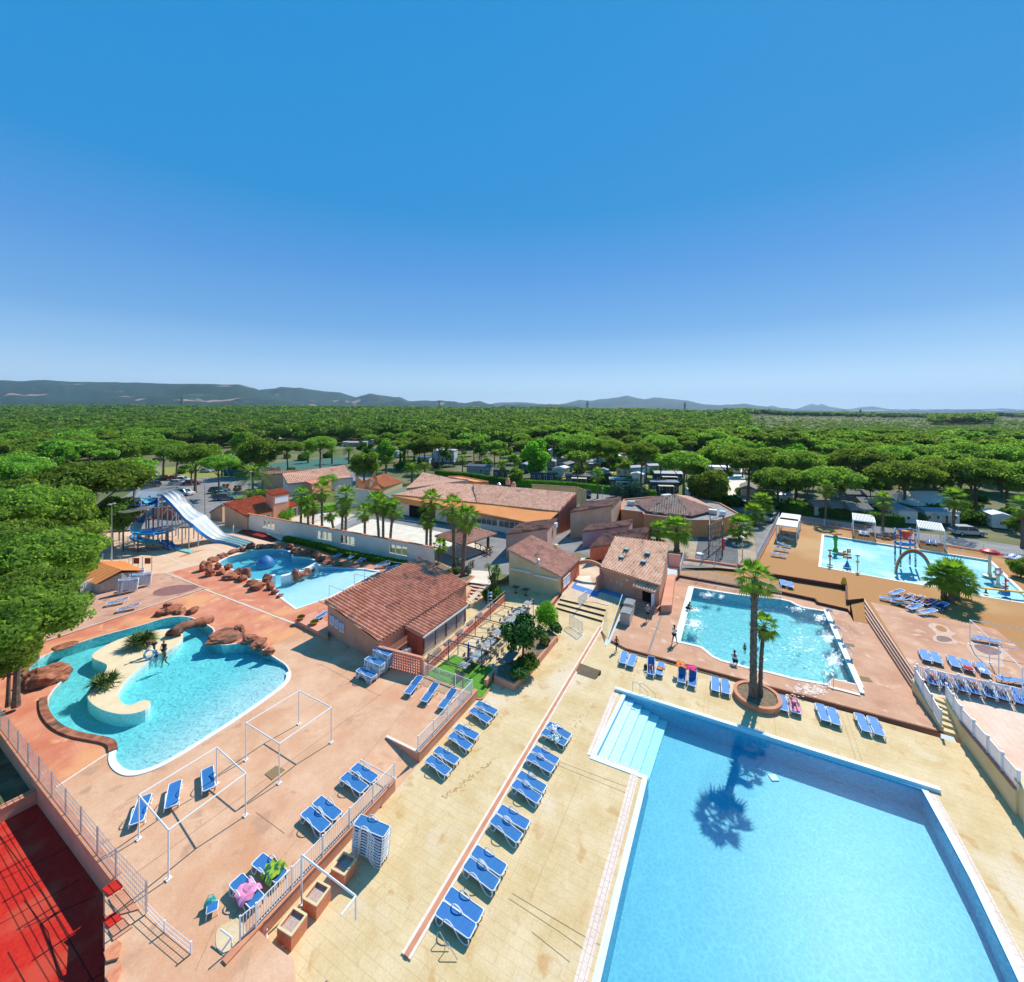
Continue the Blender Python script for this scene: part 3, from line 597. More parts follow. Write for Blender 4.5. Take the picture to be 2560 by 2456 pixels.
b=MB();b.beam(P(1538,1722,.10),P(2350,1976,.10),0.28,0.20);struct(b.build("pool_coping",M_edge))
ring("pool_coping",offset(W2,0.01),offset(W2,0.32),0.15,0.235,M_coping)
b=MB();b.beam(P(1728,1468,.22),P(1692,1606,.22),0.6,0.04);b.beam(P(2062,1526,.28),P(2156,1734,.28),0.28,0.12);struct(b.build("pool_coping",M_edge))
b=MB();b.flat(PP([(2077,1697),(2147,1714),(2150,1738),(2076,1722)],.245));struct(b.build("pool_coping",M_pinkdeck))
g=MB();g.beam(P(2070,1716,.255),P(2150,1737,.255),.3,.012);struct(g.build("overflow_grate",M_coping))
ring("pool_coping",offset(W3,0.01),offset(W3,0.13),0.50,0.585,M_coping)
i0=0
W3s=[p for p in W3]
b=MB();bp_=PP([(722,1680),(721,1699),(703,1719),(640,1765),(588,1800),(522,1842),(457,1883),(408,1911),(375,1925),(343,1934),(313,1934),(288,1918),(279,1898),(282,1878)],.57)
bp_=chaik(bp_,3)
for i_ in range(len(bp_)-1):b.beam(bp_[i_],bp_[i_+1]+(bp_[i_+1]-bp_[i_]).normalized()*.05,0.34,0.05+.002*(i_%2))
struct(b.build("beach_edge",M_beach))
b=MB();bp_=PP(smooth_poly([(70,1688),(60,1680),(66,1668),(90,1648)],0),.6)
b2=PP([(108,1745),(108,1768),(116,1792),(140,1818),(178,1836),(228,1846),(268,1853),(281,1862),(283,1876)],.6)
for q in(chaik(bp_,2),chaik(b2,3)):
 for i_ in range(len(q)-1):b.beam(q[i_],q[i_+1]+(q[i_+1]-q[i_]).normalized()*.05,0.42,0.16+.003*(i_%2))
struct(b.build("pool_rim",M_rock))
ring("pool_coping",offset(W4,0.01),offset(W4,0.25),0.50,0.59,M_beach)
ring("pool_coping",offset(W5,0.01),offset(W5,0.35),0.95,1.03,M_coping)
bx=(P(2304,1975,0)-P(1566,1738,0)).normalized();o1=P(1566,1738,0)
def d1(x,y):
 u=(Vector((x,y,0))-o1).dot(bx);u2=(Vector((x,y,0))-P(1490,1893,0)).dot(bx)
 e0=-0.1
 k=math.floor((u-e0)/0.62)
 return 1.55 if k>4 else 0.28+0.25*max(0,k)
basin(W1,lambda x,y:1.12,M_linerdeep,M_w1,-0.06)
sb=MB();uA=Vector((-bx.y,bx.x,0));L_=6.3
cor=[P(1566,1738,0),P(1490,1893,0)];ax=(cor[1]-cor[0]);
for k in range(5):
 w0,w1=k*0.60+(0 if k else-.15),(k+1)*0.60;z=-0.06-0.18-0.18*k
 q=[cor[0]+bx*w0,cor[0]+bx*w1,cor[1]+bx*w1-uA*0.0,cor[1]+bx*w0]
 q=[v-ax.normalized()*-.02 for v in q]
 sb.prism([(v.x,v.y)for v in q],-1.5,z)
struct(sb.build("pool_steps",mat("pale_step_paint",(0.58,0.80,0.84),(0.64,0.84,0.87),scale=2,rough=0.5)))
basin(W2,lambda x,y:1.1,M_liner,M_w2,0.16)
bch=[P(722,1677,.55),P(640,1762,.55),P(457,1880,.55),P(343,1929,.55)]
bl=(bch[2]-bch[0]).normalized();bn=Vector((-bl.y,bl.x,0));bn=bn if bn.dot(Vector((-.3,1,0)))>0 else-bn
def d3(x,y):
 d=(Vector((x,y,.55))-bch[0]).dot(bn)+0.5;k=min(1,max(0,d/7.5));return 0.10+0.75*k*k*(3-2*k)
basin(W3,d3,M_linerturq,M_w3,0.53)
def d4(x,y):
 a=P(742,1521,.55);c=P(944,1429,.55);l=(c-a).normalized();n_=Vector((-l.y,l.x,0));d=abs((Vector((x,y,.55))-a).dot(n_));return 0.08+max(0,min(0.95,(d-4)*0.10))
basin(W4,d4,M_liner,M_w4,0.50)
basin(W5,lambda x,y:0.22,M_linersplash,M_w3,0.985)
b=MB();I3=PP(ISL,.59);b.flat(I3);b.skirt(I3,-0.5,1);I4=offset(I3,-.12)
struct(b.build("island",[M_isle,M_beach]))
b=MB();lp=PP([(703,1455),(725,1450),(745,1443),(760,1438),(778,1429),(790,1422)],.62)
for i_ in range(5):b.beam(lp[i_],lp[i_+1]+(lp[i_+1]-lp[i_]).normalized()*.1,.55,1.5+.003*i_)
b.beam(P(675,1455,.6),P(688,1452,.6),.5,1.5);struct(b.build("pool_ledge",M_beach))
RC=PP([(114,1985),(420,2380),(262,2700),(-600,2700),(-600,2400),(-200,2200)],-.6)
cw=[P(114,1973,.55),P(-200,2130,.55)]
sheet("court",PP([(-500,2280),(115,1960),(300,2190),(262,2240),(262,2700),(-700,2700)],-.6),M_redcourt)
b=MB()
for q in([(0,2100),(95,2050)],[(0,2200),(190,2110)],[(0,2310),(200,2200)],[(60,2320),(240,2240)],[(210,2460),(262,2430)],[(0,2090),(110,2240),(260,2500)],[(60,2250),(120,2330),(150,2456)],[(20,2380),(70,2470)]):
 for i_ in range(len(q)-1):b.beam(P(*q[i_],-.594),P(*q[i_+1],-.594),.03,.006)
struct(b.build("court_line",mat("black_seam",(0.06,0.012,0.01),rough=1)))
sheet("garden",PP([(-700,1560),(-330,1560),(0,1800),(118,1960),(0,2040),(-700,2420)],-.35),mat("dry_garden_soil",(0.10,0.075,0.045),(0.24,0.17,0.10),scale=1.2,rough=1,detail=10,c3=(0.09,0.11,0.03),s3=0.6,bump=0.8,bscale=6))
wall("low_wall","salmon boundary wall between the red court and the dry garden",[P(118,1962,.1),P(-200,2122,.1)],-1.3,0.0,0.35,M_pinkwall,M_curb)
wall("low_wall","salmon retaining wall between the mesh fence and the red court",[P(-120,1700,.5),P(0,1820,.5),P(98,1952,.5),P(290,2197,.5)],-1.3,0.07,0.3,M_pinkwall,M_curb)
GZ=0.8
HOLE=PP([(-260,1570),(-60,1575),(60,1560),(190,1462),(230,1432),(225,1390),(202,1350),(240,1318),(300,1287),(470,1284),(560,1294),(619,1318),(1000,1398),(1085,1414),(1165,1455),(1260,1450),(1400,1410),(1440,1395),(1620,1395),(1700,1408),(1850,1425),(1893,1402),(1945,1298),(2000,1303),(2560,1392),(2900,1450)],GZ)
HOLE+=[Vector((75,30,GZ)),Vector((60,-40,GZ)),Vector((-60,-40,GZ)),Vector((-75,20,GZ))]
def smst(a,b_,x):
 t=max(0.0,min(1.0,(x-a)/(b_-a)));return t*t*(3-2*t)
HPX=[(-400,1013),(0,1013),(600,1013.5),(800,1014.5),(1000,1017),(1280,1018),(1420,1018),(1500,1021),(1600,1020),(1750,1026),(1850,1021),(1900,1023),(1960,1028),(2100,1031),(2300,1036),(2420,1034),(2480,1032),(2560,1036),(2960,1036)]
def hzp(u):
 u=max(-400,min(2960,u))
 for(a,ya),(b_,yb)in zip(HPX,HPX[1:]):
  if u<=b_:return ya+(yb-ya)*(u-a)/(b_-a)
 return 1036
def terr(x,y):
 if y<60:return GZ
 u=CX+x/y*FP;Y0=1500.0 if u<1900 else 1000.0
 top=CH+(HY-hzp(u))/FP*Y0-13.0
 h=GZ+(top-GZ)*smst(140,Y0,y)**1.3
 if y>Y0:h-=min(14,(y-Y0)*0.006)
 n_=noise.noise(Vector((x*.004,y*.004,0)))*3.0*smst(250,700,y)
 return h+n_*(1 if y<Y0*.9 else 0.3)
b=MB();rad=130;NA=72;circ=[Vector((rad*math.cos(2*math.pi*i/NA),rad*math.sin(2*math.pi*i/NA),GZ))for i in range(NA)]
b.flat(circ,0,[HOLE])
rr=[rad];
while rr[-1]<26000:rr.append(rr[-1]*1.09)
NF=220;angs=[R(90+66)-R(132)*i/NF for i in range(NF+1)];vs=[]
for r_ in rr:
 for a in angs:
  x,y=r_*math.cos(a),r_*math.sin(a);vs.append((x,y,terr(x,y)if r_>rad else GZ))
W_=NF+1
b.add(vs,[(i*W_+j,i*W_+j+1,(i+1)*W_+j+1,(i+1)*W_+j)for i in range(len(rr)-1)for j in range(NF)])
back=[Vector((r_*math.cos(a),r_*math.sin(a),GZ))for r_ in(rad,3000)for a in[R(156)+R(228)*i/60 for i in range(61)]]
b.add(back,[(j,61+j,61+j+1,j+1)for j in range(60)])
gr=struct(b.build("ground",M_ground))
if True:
 N,L,bs=nodes_of(M_ground)
def vp(name,px,m,lvl=1):return sheet(name,PP(px,GZ+.004*lvl),m)
vp("road",[(330,1150),(360,1140),(420,1178),(560,1180),(640,1195),(760,1190),(760,1235),(700,1290),(500,1315),(250,1330),(180,1290),(300,1250),(370,1200)],M_asphalt)
vp("road",[(355,1085),(375,1085),(400,1150),(360,1160)],M_asphalt,2)
vp("traffic_island",[(385,1180),(410,1168),(450,1168),(560,1172),(575,1192),(470,1198),(410,1190)],M_drygrass,3)
vp("road",[(800,1185),(900,1175),(1000,1220),(950,1235),(850,1200)],M_asphalt,2)
vp("road",[(1440,1240),(1530,1232),(1640,1258),(1760,1268),(1900,1298),(1950,1298),(1948,1312),(1880,1420),(1560,1420),(1440,1380),(1380,1400),(1330,1440),(1150,1430),(1080,1400),(1090,1330),(1150,1300),(1300,1330),(1400,1330)],M_asphalt,1)
vp("road",[(1820,1272),(1880,1250),(1990,1290),(2560,1366),(2900,1420),(2900,1450),(2560,1394),(2000,1304),(1940,1302)],M_asphalt,3)
vp("lawn",[(740,1290),(850,1270),(870,1255),(700,1262),(590,1238),(580,1250),(600,1262)],M_grass,3)
vp("path",[(1790,1150),(1850,1150),(1880,1260),(1830,1265)],M_stone,4)
vp("plaza",[(700,1345),(840,1290),(940,1298),(1100,1325),(1170,1345),(1160,1380),(1060,1372),(1000,1372)],M_stone,5)
vp("plaza",[(640,1320),(780,1275),(870,1285),(930,1290),(840,1325),(700,1352)],mat("peach_court",(0.62,0.46,0.33),(0.70,0.54,0.40),scale=.8,rough=.9),4)
vp("road",[(900,1280),(940,1278),(1200,1330),(1190,1350),(1090,1328),(930,1298),(850,1330),(830,1320)],M_asphalt,6)
vp("tennis_court",[(600,1165),(900,1140),(960,1150),(700,1182)],mat("green_court",(0.05,0.14,0.11),(0.06,0.16,0.12),scale=1,rough=.9),4)
vp("sandy_yard",[(1650,1320),(1880,1312),(1893,1402),(1850,1425),(1640,1405)],mat("dusty_yard",(0.34,0.26,0.18),(0.46,0.36,0.26),scale=.7,rough=1,detail=9),5)
vp("playground_mat",[(1746,1343),(1843,1345),(1846,1416),(1736,1400)],M_asphalt_dk,7)
for q in([(1420,1170),(1620,1165),(1680,1200),(1640,1235),(1500,1235),(1370,1215)],[(1820,1180),(1850,1180),(1870,1215),(1800,1215)],[(560,1140),(620,1130),(600,1200),(540,1180)],[(650,1120),(720,1110),(720,1140),(660,1150)]):
 vp("dry_lawn",q,M_drygrass,2)
M_joint=mat("dark_joint",(0.34,0.21,0.12),(0.48,0.34,0.21),scale=1.5,rough=1)
def joints(lines,z,w_=.014,m=None):
 b=MB()
 for ln in lines:
  q=[P(x,y,z+.013)for x,y in ln]
  for i in range(len(q)-1):b.beam(q[i],q[i+1],w_,.004)
 struct(b.build("paving_joint",m or M_joint))
joints([[(1002,1699),(718,1909),(500,2068),(330,2190)],[(1019,1766),(908,1900),(700,2150),(560,2320)],[(640,2030),(712,2084)],[(800,1660),(950,1740)],[(512,2180),(440,2290)],[(852,1688),(900,1655)],[(770,1772),(830,1730)],[(490,2424),(540,2312)]],.55)
joints([[(1453,1939),(1324,2254)],[(1394,1913),(1574,1986)],[(1398,1904),(1580,1972)],[(1280,2233),(1443,2330),(1500,2362)],[(1272,2246),(1400,2330),(1470,2380)],[(1330,2330),(1425,2405)],[(1606,1641),(1580,1710)],[(1770,1684),(1758,1779)],[(1776,1686),(1770,1782)],[(2098,1769),(2139,1896)],[(2112,1772),(2155,1903)],[(1932,1748),(1940,1838)]],0)
g=random.Random(11);b=MB();b2=MB()
def blob(b,x,y,z,s,n=9):
 p=P(x,y,z+.0125+g.random()*.001);ph=g.uniform(0,6);ex=g.uniform(.5,1);an=g.uniform(0,3.1)
 v=[]
 for k in range(n):a=k*6.283/n;r=s*g.uniform(.55,1.25);u_,w_=r*math.cos(a),r*ex*math.sin(a);v.append(p+Vector((u_*math.cos(an)-w_*math.sin(an),u_*math.sin(an)+w_*math.cos(an),0)))
 b.add([p]+v,[(0,1+k,1+(k+1)%n)for k in range(n)])
for _ in range(90):t=g.random();blob(b,1105+130*t+g.gauss(0,3),1996-95*t+g.gauss(0,3),0,g.uniform(.015,.07))
for _ in range(60):t=g.random();blob(b,1395+90*t+g.gauss(0,5),1870-110*t+g.gauss(0,5),0,g.uniform(.015,.06))
for _ in range(40):t=g.random();blob(b,1540+60*t+g.gauss(0,6),1716-40*t+g.gauss(0,5),0,g.uniform(.015,.05))
struct(b.build("rust_marks",mat("rust_stain",(0.48,0.26,0.08),(0.60,0.36,0.14),scale=8,rough=1)))
for _ in range(150):blob(b2,g.gauss(2020,26),g.gauss(1725,7),.2,g.uniform(.03,.16))
for _ in range(60):blob(b2,g.gauss(2120,22),g.gauss(1560+40*g.random(),4),.2,g.uniform(.03,.10))
struct(b2.build("salt_marks",mat("salt_stain",(0.70,0.55,0.46),(0.78,0.66,0.58),scale=8,rough=1)))
for rim,core in(([(2312,1560),(2350,1558),(2380,1580),(2395,1585),(2372,1592),(2400,1606),(2385,1612),(2335,1605),(2330,1592),(2345,1586)],[(2340,1588),(2370,1592),(2385,1603),(2360,1606),(2342,1602)]),([(2410,1604),(2450,1606),(2500,1620),(2530,1640),(2500,1650),(2520,1670),(2470,1665),(2430,1640)],[(2428,1610),(2470,1614),(2510,1630),(2490,1640),(2450,1632)])):
 b=MB();b.flat(PP(smooth_poly(rim,3),1.0115));struct(b.build("puddle_rim",mat("faded_puddle_rim",(0.58,0.38,0.27),(0.66,0.48,0.37),scale=3,rough=1)));b=MB();b.flat(PP(smooth_poly(core,3),1.0155));struct(b.build("puddle",mat("puddle_wet",(0.24,0.12,0.10),(0.30,0.16,0.14),scale=2,rough=.25)))
b=MB();b.flat(PP(smooth_poly([(2335,1566),(2350,1563),(2364,1570),(2370,1580),(2350,1580)],3),1.0155));struct(b.build("puddle",mat("orange_puddle",(0.40,0.14,0.03),rough=.3)))
def tile_roof(name,poly,mt,parent,sp=0.30,row=0.40,amp=0.125,th=0.14,eave=None):
 """a plane of canal tiles: real barrels, stepped rows, clipped to the outline"""
 pts=[Vector(p)for p in poly];c=sum(pts,Vector())/len(pts)
 n=Vector((0,0,0))
 for i in range(len(pts)):n+=(pts[i]-c).cross(pts[(i+1)%len(pts)]-c)
 n.normalize();n=n if n.z>0 else-n
 if eave is not None:u=(Vector(eave[1])-Vector(eave[0]));u=(u-n*u.dot(n)).normalized()
 else:u=Vector((0,0,1)).cross(n);u=u.normalized()if u.length>0.02 else(pts[1]-pts[0]).normalized()
 v=n.cross(u).normalized();v=v if v.z>0 else-v
 if v.z<0:v=-v
 us=[(p-c).dot(u)for p in pts];vsx=[(p-c).dot(v)for p in pts]
 u0,u1,v0,v1=min(us)-sp,max(us)+sp,min(vsx)-row,max(vsx)+row
 K=6
 nu=int((u1-u0)/sp);nv=int((v1-v0)/row)
 bm=bmesh.new();uvl=bm.loops.layers.uv.new("UVMap")
 co=[]
 for j in range(nv):
  for s_ in(0,1):
   vv=v0+(j+s_)*row;lift_=0.022*(1-s_)
   rowv=[]
   for i in range(nu*K+1):
    t=i/K;ft=t-math.floor(t+1e-6);h=math.sin(math.pi*min(1,max(0,ft)/.66))**.7 if ft<.66 else 0
    rowv.append(bm.verts.new(c+u*(u0+t*sp)+v*vv+n*(amp*h+lift_)))
   co.append(rowv)
 for j in range(len(co)-1):
  a,b2=co[j],co[j+1]
  for i in range(len(a)-1):
   f=bm.faces.new((a[i],a[i+1],b2[i+1],b2[i]))
   uu=i/K
   for l in f.loops:l[uvl].uv=(math.floor(uu)+.5,j//2+.5)
 cc=len(pts)
 for i in range(cc):
  p,q=pts[i],pts[(i+1)%cc];d=(q-p).normalized();on=d.cross(n)
  if(c-p).dot(on)>0:on=-on
  g=bm.verts[:]+bm.edges[:]+bm.faces[:]
  bmesh.ops.bisect_plane(bm,geom=g,plane_co=p,plane_no=on,clear_outer=True)
 bmesh.ops.recalc_face_normals(bm,faces=bm.faces[:0]or[])
 off=parent.location if parent is not None else Vector()
 mm=bmesh.ops
 sv=[bm.verts.new(p-n*0.004)for p in pts];sb_=[bm.verts.new(p-n*th)for p in pts]
 for i in range(cc):
  f=bm.faces.new((sv[i],sv[(i+1)%cc],sb_[(i+1)%cc],sb_[i]))
  for l in f.loops:l[uvl].uv=(3.5,3.5)
 f=bm.faces.new(sb_)
 for l in f.loops:l[uvl].uv=(3.5,3.5)
 for vt in bm.verts:vt.co-=off
 me=bpy.data.meshes.new(name);bm.to_mesh(me);bm.free();me.materials.append(mt)
 o=bpy.data.objects.new(name,me);COL.objects.link(o)
 if parent is not None:o.parent=parent
 return o
def onp(x,y,f):
 z=5.0
 for _ in range(12):p=P(x,y,z);z=.5*z+.5*f(p.x,p.y)
 return P(x,y,z)
def shrink(pts,d):return offset([Vector(p)for p in pts],-d)
def planez(pts3):
 a,b,c=Vector(pts3[0]),Vector(pts3[1]),Vector(pts3[2]);n=(b-a).cross(c-a)
 return lambda x,y:a.z-(n.x*(x-a.x)+n.y*(y-a.y))/n.z
def wall_box(parent,pts,zb,ztop,mw,name="wall"):
 b=MB();b.prism([(p[0],p[1])for p in pts],zb,ztop,0);return b.build(name,mw,parent)
def opening(parent,a,b_,z0,z1,kind="window",frame=M_white,pane=M_glass,n=3,out=0.03,name=None,rows=1):
 """window or door set on a wall line a->b (outside is the right-hand side of a->b)"""
 a=Vector((a[0],a[1],0));b_=Vector((b_[0],b_[1],0));d=(b_-a);L=d.length;d=d/L;o=Vector((d.y,-d.x,0))*out
 f=MB();w_=.07;cz=(z0+z1)/2
 def bar(s0,s1,za,zb_,th=.08):
  m=a+d*(s0+s1)/2+o;f.box((m.x,m.y,(za+zb_)/2),(s1-s0,th,zb_-za),math.atan2(d.y,d.x))
 bar(0,L,z1-w_,z1);bar(0,L,z0,z0+w_)
 for k in range(n+1):
  s=k*(L-w_)/n;bar(s,s+w_,z0+w_,z1-w_,.078)
 for k in range(1,rows):
  z=z0+(z1-z0)*k/rows;bar(w_,L-w_,z-.02,z+.02,.07)
 fo=f.build(name or kind,frame,parent)
 p=MB();m=a+d*L/2+o*.6;p.box((m.x,m.y,cz),(L-.02,.04,z1-z0-.04),math.atan2(d.y,d.x));pm=p.build("pane",pane,fo,world=False)
 for v in pm.data.vertices:v.co-=parent.location
 return fo
def lerp2(a,b_,t):return Vector(a).lerp(Vector(b_),t)
L_=P(811,1504.5,3.76);F_=P(947,1607,2.32);Rr=P(1172,1460,2.32);T_=L_+(Rr-F_);T_.z=3.76
bar_=thing("bar_building","low salmon bar building with a big red canal tile roof beside the lagoon","building",P(811,1589,.55))
tile_roof("roof",[L_,F_,Rr,T_],M_tile,bar_,sp=.40,amp=.16)
q=shrink([L_,F_,Rr,T_],.22);pz=planez([L_,F_,Rr]);wall_box(bar_,q,0.0,[pz(p.x,p.y)-.12 for p in q],M_pinkwall)
e0=P(1012,1568,2.3);e1=P(1137,1488,2.3);g0=P(1058,1592,1.98);g1=P(1169,1512,1.98)
tile_roof("roof",[e0,g0,g1,e1],M_tile,bar_,sp=.40,amp=.16)
q=shrink([e0,g0,g1,e1],.18);b=MB();b.prism([(p.x,p.y)for p in q],0.0,0.35);b.build("plinth",M_stone,bar_)
lt=[q[1]+(q[2]-q[1])*t for t in(0,.02,.5,.54,.98,1)]
b=MB()
for t in(0.01,.26,.5,.76,.99):
 b=MB();p=q[1].lerp(q[2],t);b.box((p.x,p.y,1.1),(.16 if t in(.5,.01,.99)else .07,.12,1.6),math.atan2((q[2]-q[1]).y,(q[2]-q[1]).x));b.build("veranda_post",M_wood,bar_)
b=MB();p=(q[1]+q[2])/2;dd=q[2]-q[1];b.box((p.x,p.y,1.1),(dd.xy.length-.2,.04,1.55),math.atan2(dd.y,dd.x));b.build("glass_panel",M_paleglass,bar_)
b=MB();b.beam(g0+Vector((0,0,-.09)),g1+Vector((0,0,-.09)),.12,.16);b.build("fascia",M_white,bar_)
b=MB();b.beam(q[0]+Vector((0,0,0))-Vector((0,0,q[0].z-1.0)),q[1]-Vector((0,0,q[1].z-1.0)),.16,1.9);b.build("brick_panel",mat("lattice_brick",(0.40,0.12,0.07),(0.28,0.07,0.04),scale=9,rough=.9),bar_)
pl=MB()
gw=[L_.lerp(F_,.06),L_.lerp(F_,.36)];wd=(F_-L_).xy.normalized();on=Vector((wd.y,-wd.x,0));on=on if on.y<0 else-on
nb=[]
for k,(t0,t1)in enumerate(((.075,.165),(.175,.25),(.26,.355))):
 a=L_.lerp(F_,t0)+on*(-.17);c=L_.lerp(F_,t1)+on*(-.17);p=(a+c)/2
 s_=MB();s_.box((p.x,p.y,2.25-.12*k),((c-a).xy.length-.04,.05,1.0),math.atan2(wd.y,wd.x));sg=s_.build("notice_board",mat("notice_blue_white",(0.55,0.62,0.72),(0.75,0.77,0.80),scale=7,rough=.5),bar_)
 h_=MB();h_.box((p.x+on.x*.03,p.y+on.y*.03,2.66-.12*k),((c-a).xy.length-.1,.03,.12),math.atan2(wd.y,wd.x))
 for j in range(5):h_.box((p.x+on.x*.03,p.y+on.y*.03,2.48-.13*j-.12*k),(((c-a).xy.length-.2)*(1-.1*(j%3)),.024,.03),math.atan2(wd.y,wd.x))
 hh=h_.build("lettering",solid("notice_blue",(0.05,0.10,0.35)),sg,world=False)
 for v in hh.data.vertices:v.co-=bar_.location
side=MB();a=Rr.lerp(T_,.02);
def lattice_wall():
 a,c=P(947,1660,.55),P(1057,1690,.55);d=(c-a).xy.normalized()
 t=thing("screen_wall","salmon lattice brick wall with pink coping beside the stacked loungers","wall",a)
 b=MB();L=(c-a).xy.length;an=math.atan2(d.y,d.x);H_=1.35
 nx,nz_=int(L/.22),6
 for i in range(nx+1):
  p=a+(c-a)*(i/nx);b.box((p.x,p.y,.55+H_/2),(.07,.14,H_),an)
 for k in range(nz_+1):
  p=(a+c)/2;b.box((p.x,p.y,.55+k*H_/nz_),(L,.13,.07),an)
 b.build("lattice",M_rosewall,t)
 b=MB();b.beam(Vector((a.x,a.y,.55+H_+.09)),Vector((c.x,c.y,.55+H_+.09)),.24,.12);b.box((c.x,c.y,1.2),(.22,.24,1.45),an);b.build("coping",M_pinkwall,t)
lattice_wall()
lg=PP([(738,1550),(790,1527),(822,1560),(820,1592)],.95);b=MB();b.prism([(p.x,p.y)for p in lg],.5,.95,0)
o=b.build("raised_ledge",M_pinkwall,tagd=("low raised salmon ledge at the left end of the bar building","ledge"),loc=lg[0]-Vector((0,0,.4)))
def block(name,label,cat,corners,zb,mw,roof=None,mt=None,zt=None,over=.15,fourth=None,slope=None,sp=.3,drop=0.0,group=None):
 """corners: three visible corners (x, y_top, y_base) left to right; the fourth closes the parallelogram"""
 P3_=[]
 for k,(x,yt,yb)in enumerate(corners):
  if yb is None:p=P(x,yt,zt[k]);z=zt[k]
  else:p,z=vert(x,yt,yb,zb)
  if zt:z=zt[k]
  P3_.append(Vector((p.x,p.y,z)))
 if len(P3_)==3:f4=P3_[0]+P3_[2]-P3_[1];P3_.append(f4)
 t=thing(name,label,cat,Vector((P3_[1].x,P3_[1].y,zb)),group=group)
 zs=[p.z-.08 for p in P3_]
 b=MB();b.prism([(p.x,p.y)for p in P3_],zb,zs);b.build("wall",mw,t)
 if roof=='tile':
  rp_=offset(P3_,over);f=planez(P3_);rp_=[Vector((p.x,p.y,f(p.x,p.y)))for p in rp_]
  tile_roof("roof",rp_,mt,t,sp=sp)
 elif roof=='flat':
  b=MB();q_=shrink(P3_,.25);b.prism([(p.x,p.y)for p in q_],zb+.1,[p.z-.14 for p in P3_]);b.build("roof",mt or M_gravelroof,t)
  b=MB();n=4
  for i in range(4):b.beam(P3_[i]+Vector((0,0,.02)),P3_[(i+1)%4]+Vector((0,0,.02)),.26+.003*i,.22)
  b.build("parapet",mw,t)
 return t,P3_
def quadhouse(name,label,hi,lo,zb,mw,mt,sp=.28,inset=.2,cat="building",eave=True):
 """mono-pitch house: hi = the two ends of the high edge, lo = the two ends of the low edge (same order)"""
 poly=[hi[0],lo[0],lo[1],hi[1]];c=sum((Vector(p)for p in poly),Vector())/4
 t=thing(name,label,cat,Vector((lo[0][0],lo[0][1],zb)));tile_roof("roof",poly,mt,t,sp=sp,eave=(lo[0],lo[1]))
 q_=shrink(poly,inset)
 n=Vector()
 for i in range(4):n+=(Vector(poly[i])-c).cross(Vector(poly[(i+1)%4])-c)
 f=lambda i:c.z-(n.x*(q_[i].x-c.x)+n.y*(q_[i].y-c.y))/n.z-.22
 b=MB();b.prism([(p.x,p.y)for p in q_],zb,[f(i)for i in range(4)]);b.build("wall",mw,t)
 return t,q_
hi=[P(1267,1374,4.6),P(1329,1339,4.6)];lo=[P(1403,1444,2.5),P(1452,1398,2.5)]
sn,sq=quadhouse("snack_house","small cream snack bar with mono pitch rose tile roof and white shutters",hi,lo,0,M_creamwall,M_tilepink)
fa,fb=sq[0],sq[1]
opening(sn,lerp2(fa,fb,.14),lerp2(fa,fb,.42),.95,1.95,pane=mat("white_shutter",(0.72,0.74,0.78),(0.78,0.79,0.82),scale=2,rough=.6),n=1,out=-.05)
opening(sn,lerp2(fa,fb,.65),lerp2(fa,fb,.97),.85,1.95,pane=MATS["white_shutter"],n=1,out=-.05)
opening(sn,lerp2(fa,fb,.52),lerp2(fa,fb,.64),.1,2.1,kind="door",n=1,rows=2,out=-.05)
for t0,t1,z in((.05,.46,2.3),(.52,.97,2.12)):
 a,c=lerp2(fa,fb,t0),lerp2(fa,fb,t1);d=(c-a).xy.normalized();o_=Vector((d.y,-d.x,0))*.15;o_=o_ if o_.y<0 else-o_
 b=MB();b.beam(Vector((a.x,a.y,z))+o_,Vector((c.x,c.y,z))+o_,.2,.14);b.build("awning_box",M_plastic,sn)
ga,gb=sq[1],sq[2]
b=MB();b.prism([(p.x,p.y)for p in[ga.lerp(gb,.02)+Vector((.12,0,0)),ga.lerp(gb,.98)+Vector((.12,0,0)),ga.lerp(gb,.98),ga.lerp(gb,.02)]],0,2.28);b.build("wall",M_redwall,sn)
opening(sn,ga.lerp(gb,.05)+Vector((.2,0,0)),ga.lerp(gb,.4)+Vector((.2,0,0)),1.0,2.1,pane=MATS["white_shutter"],n=2,out=.04)
v_=P(1345,1408,4.0);b=MB();b.box((v_.x,v_.y,3.75),(.4,.4,.5),BB);b.cyl((v_.x,v_.y,4.0),.16,.45,10,0);b.cyl((v_.x,v_.y,4.42),.24,.12,10,0,.05);b.build("chimney",M_metal,sn)
v_=P(1391,1366,3.7);b=MB();b.box((v_.x,v_.y,3.5),(.45,.45,.9),BB);b.build("chimney",M_creamwall,sn)
lo=[P(1501,1419.5,3.0),P(1652,1463,3.0)];hi=[P(1537.7,1340,4.9),P(1673,1360,4.9)]
sk,kq=quadhouse("skylight_house","pink house with beige canal tiles and four small roof windows",hi,lo,.2,M_pinkwall,M_tilebeige,sp=.36)
rf=planez([lo[0],lo[1],hi[0]])
for x,y in((1566,1370),(1619,1378),(1554,1399),(1609,1409)):
 p=P(x,y,4.0);z=4.0
 for _ in range(4):p=P(x,y,z);z=rf(p.x,p.y)
 b=MB();b.box((p.x,p.y,z+.08),(.62,.78,.16),BB);s_=b.build("roof_window",M_darkmetal,sk);b=MB();b.box((p.x-sk.location.x,p.y-sk.location.y,z+.18-sk.location.z),(.5,.66,.05),BB);b.build("pane",mat("skylight_glass",(0.35,0.48,0.46),rough=.15),s_,world=False)
f0,f1=kq[1],kq[2];d=(f1-f0).xy.normalized();an=math.atan2(d.y,d.x);fo=Vector((d.y,-d.x,0))
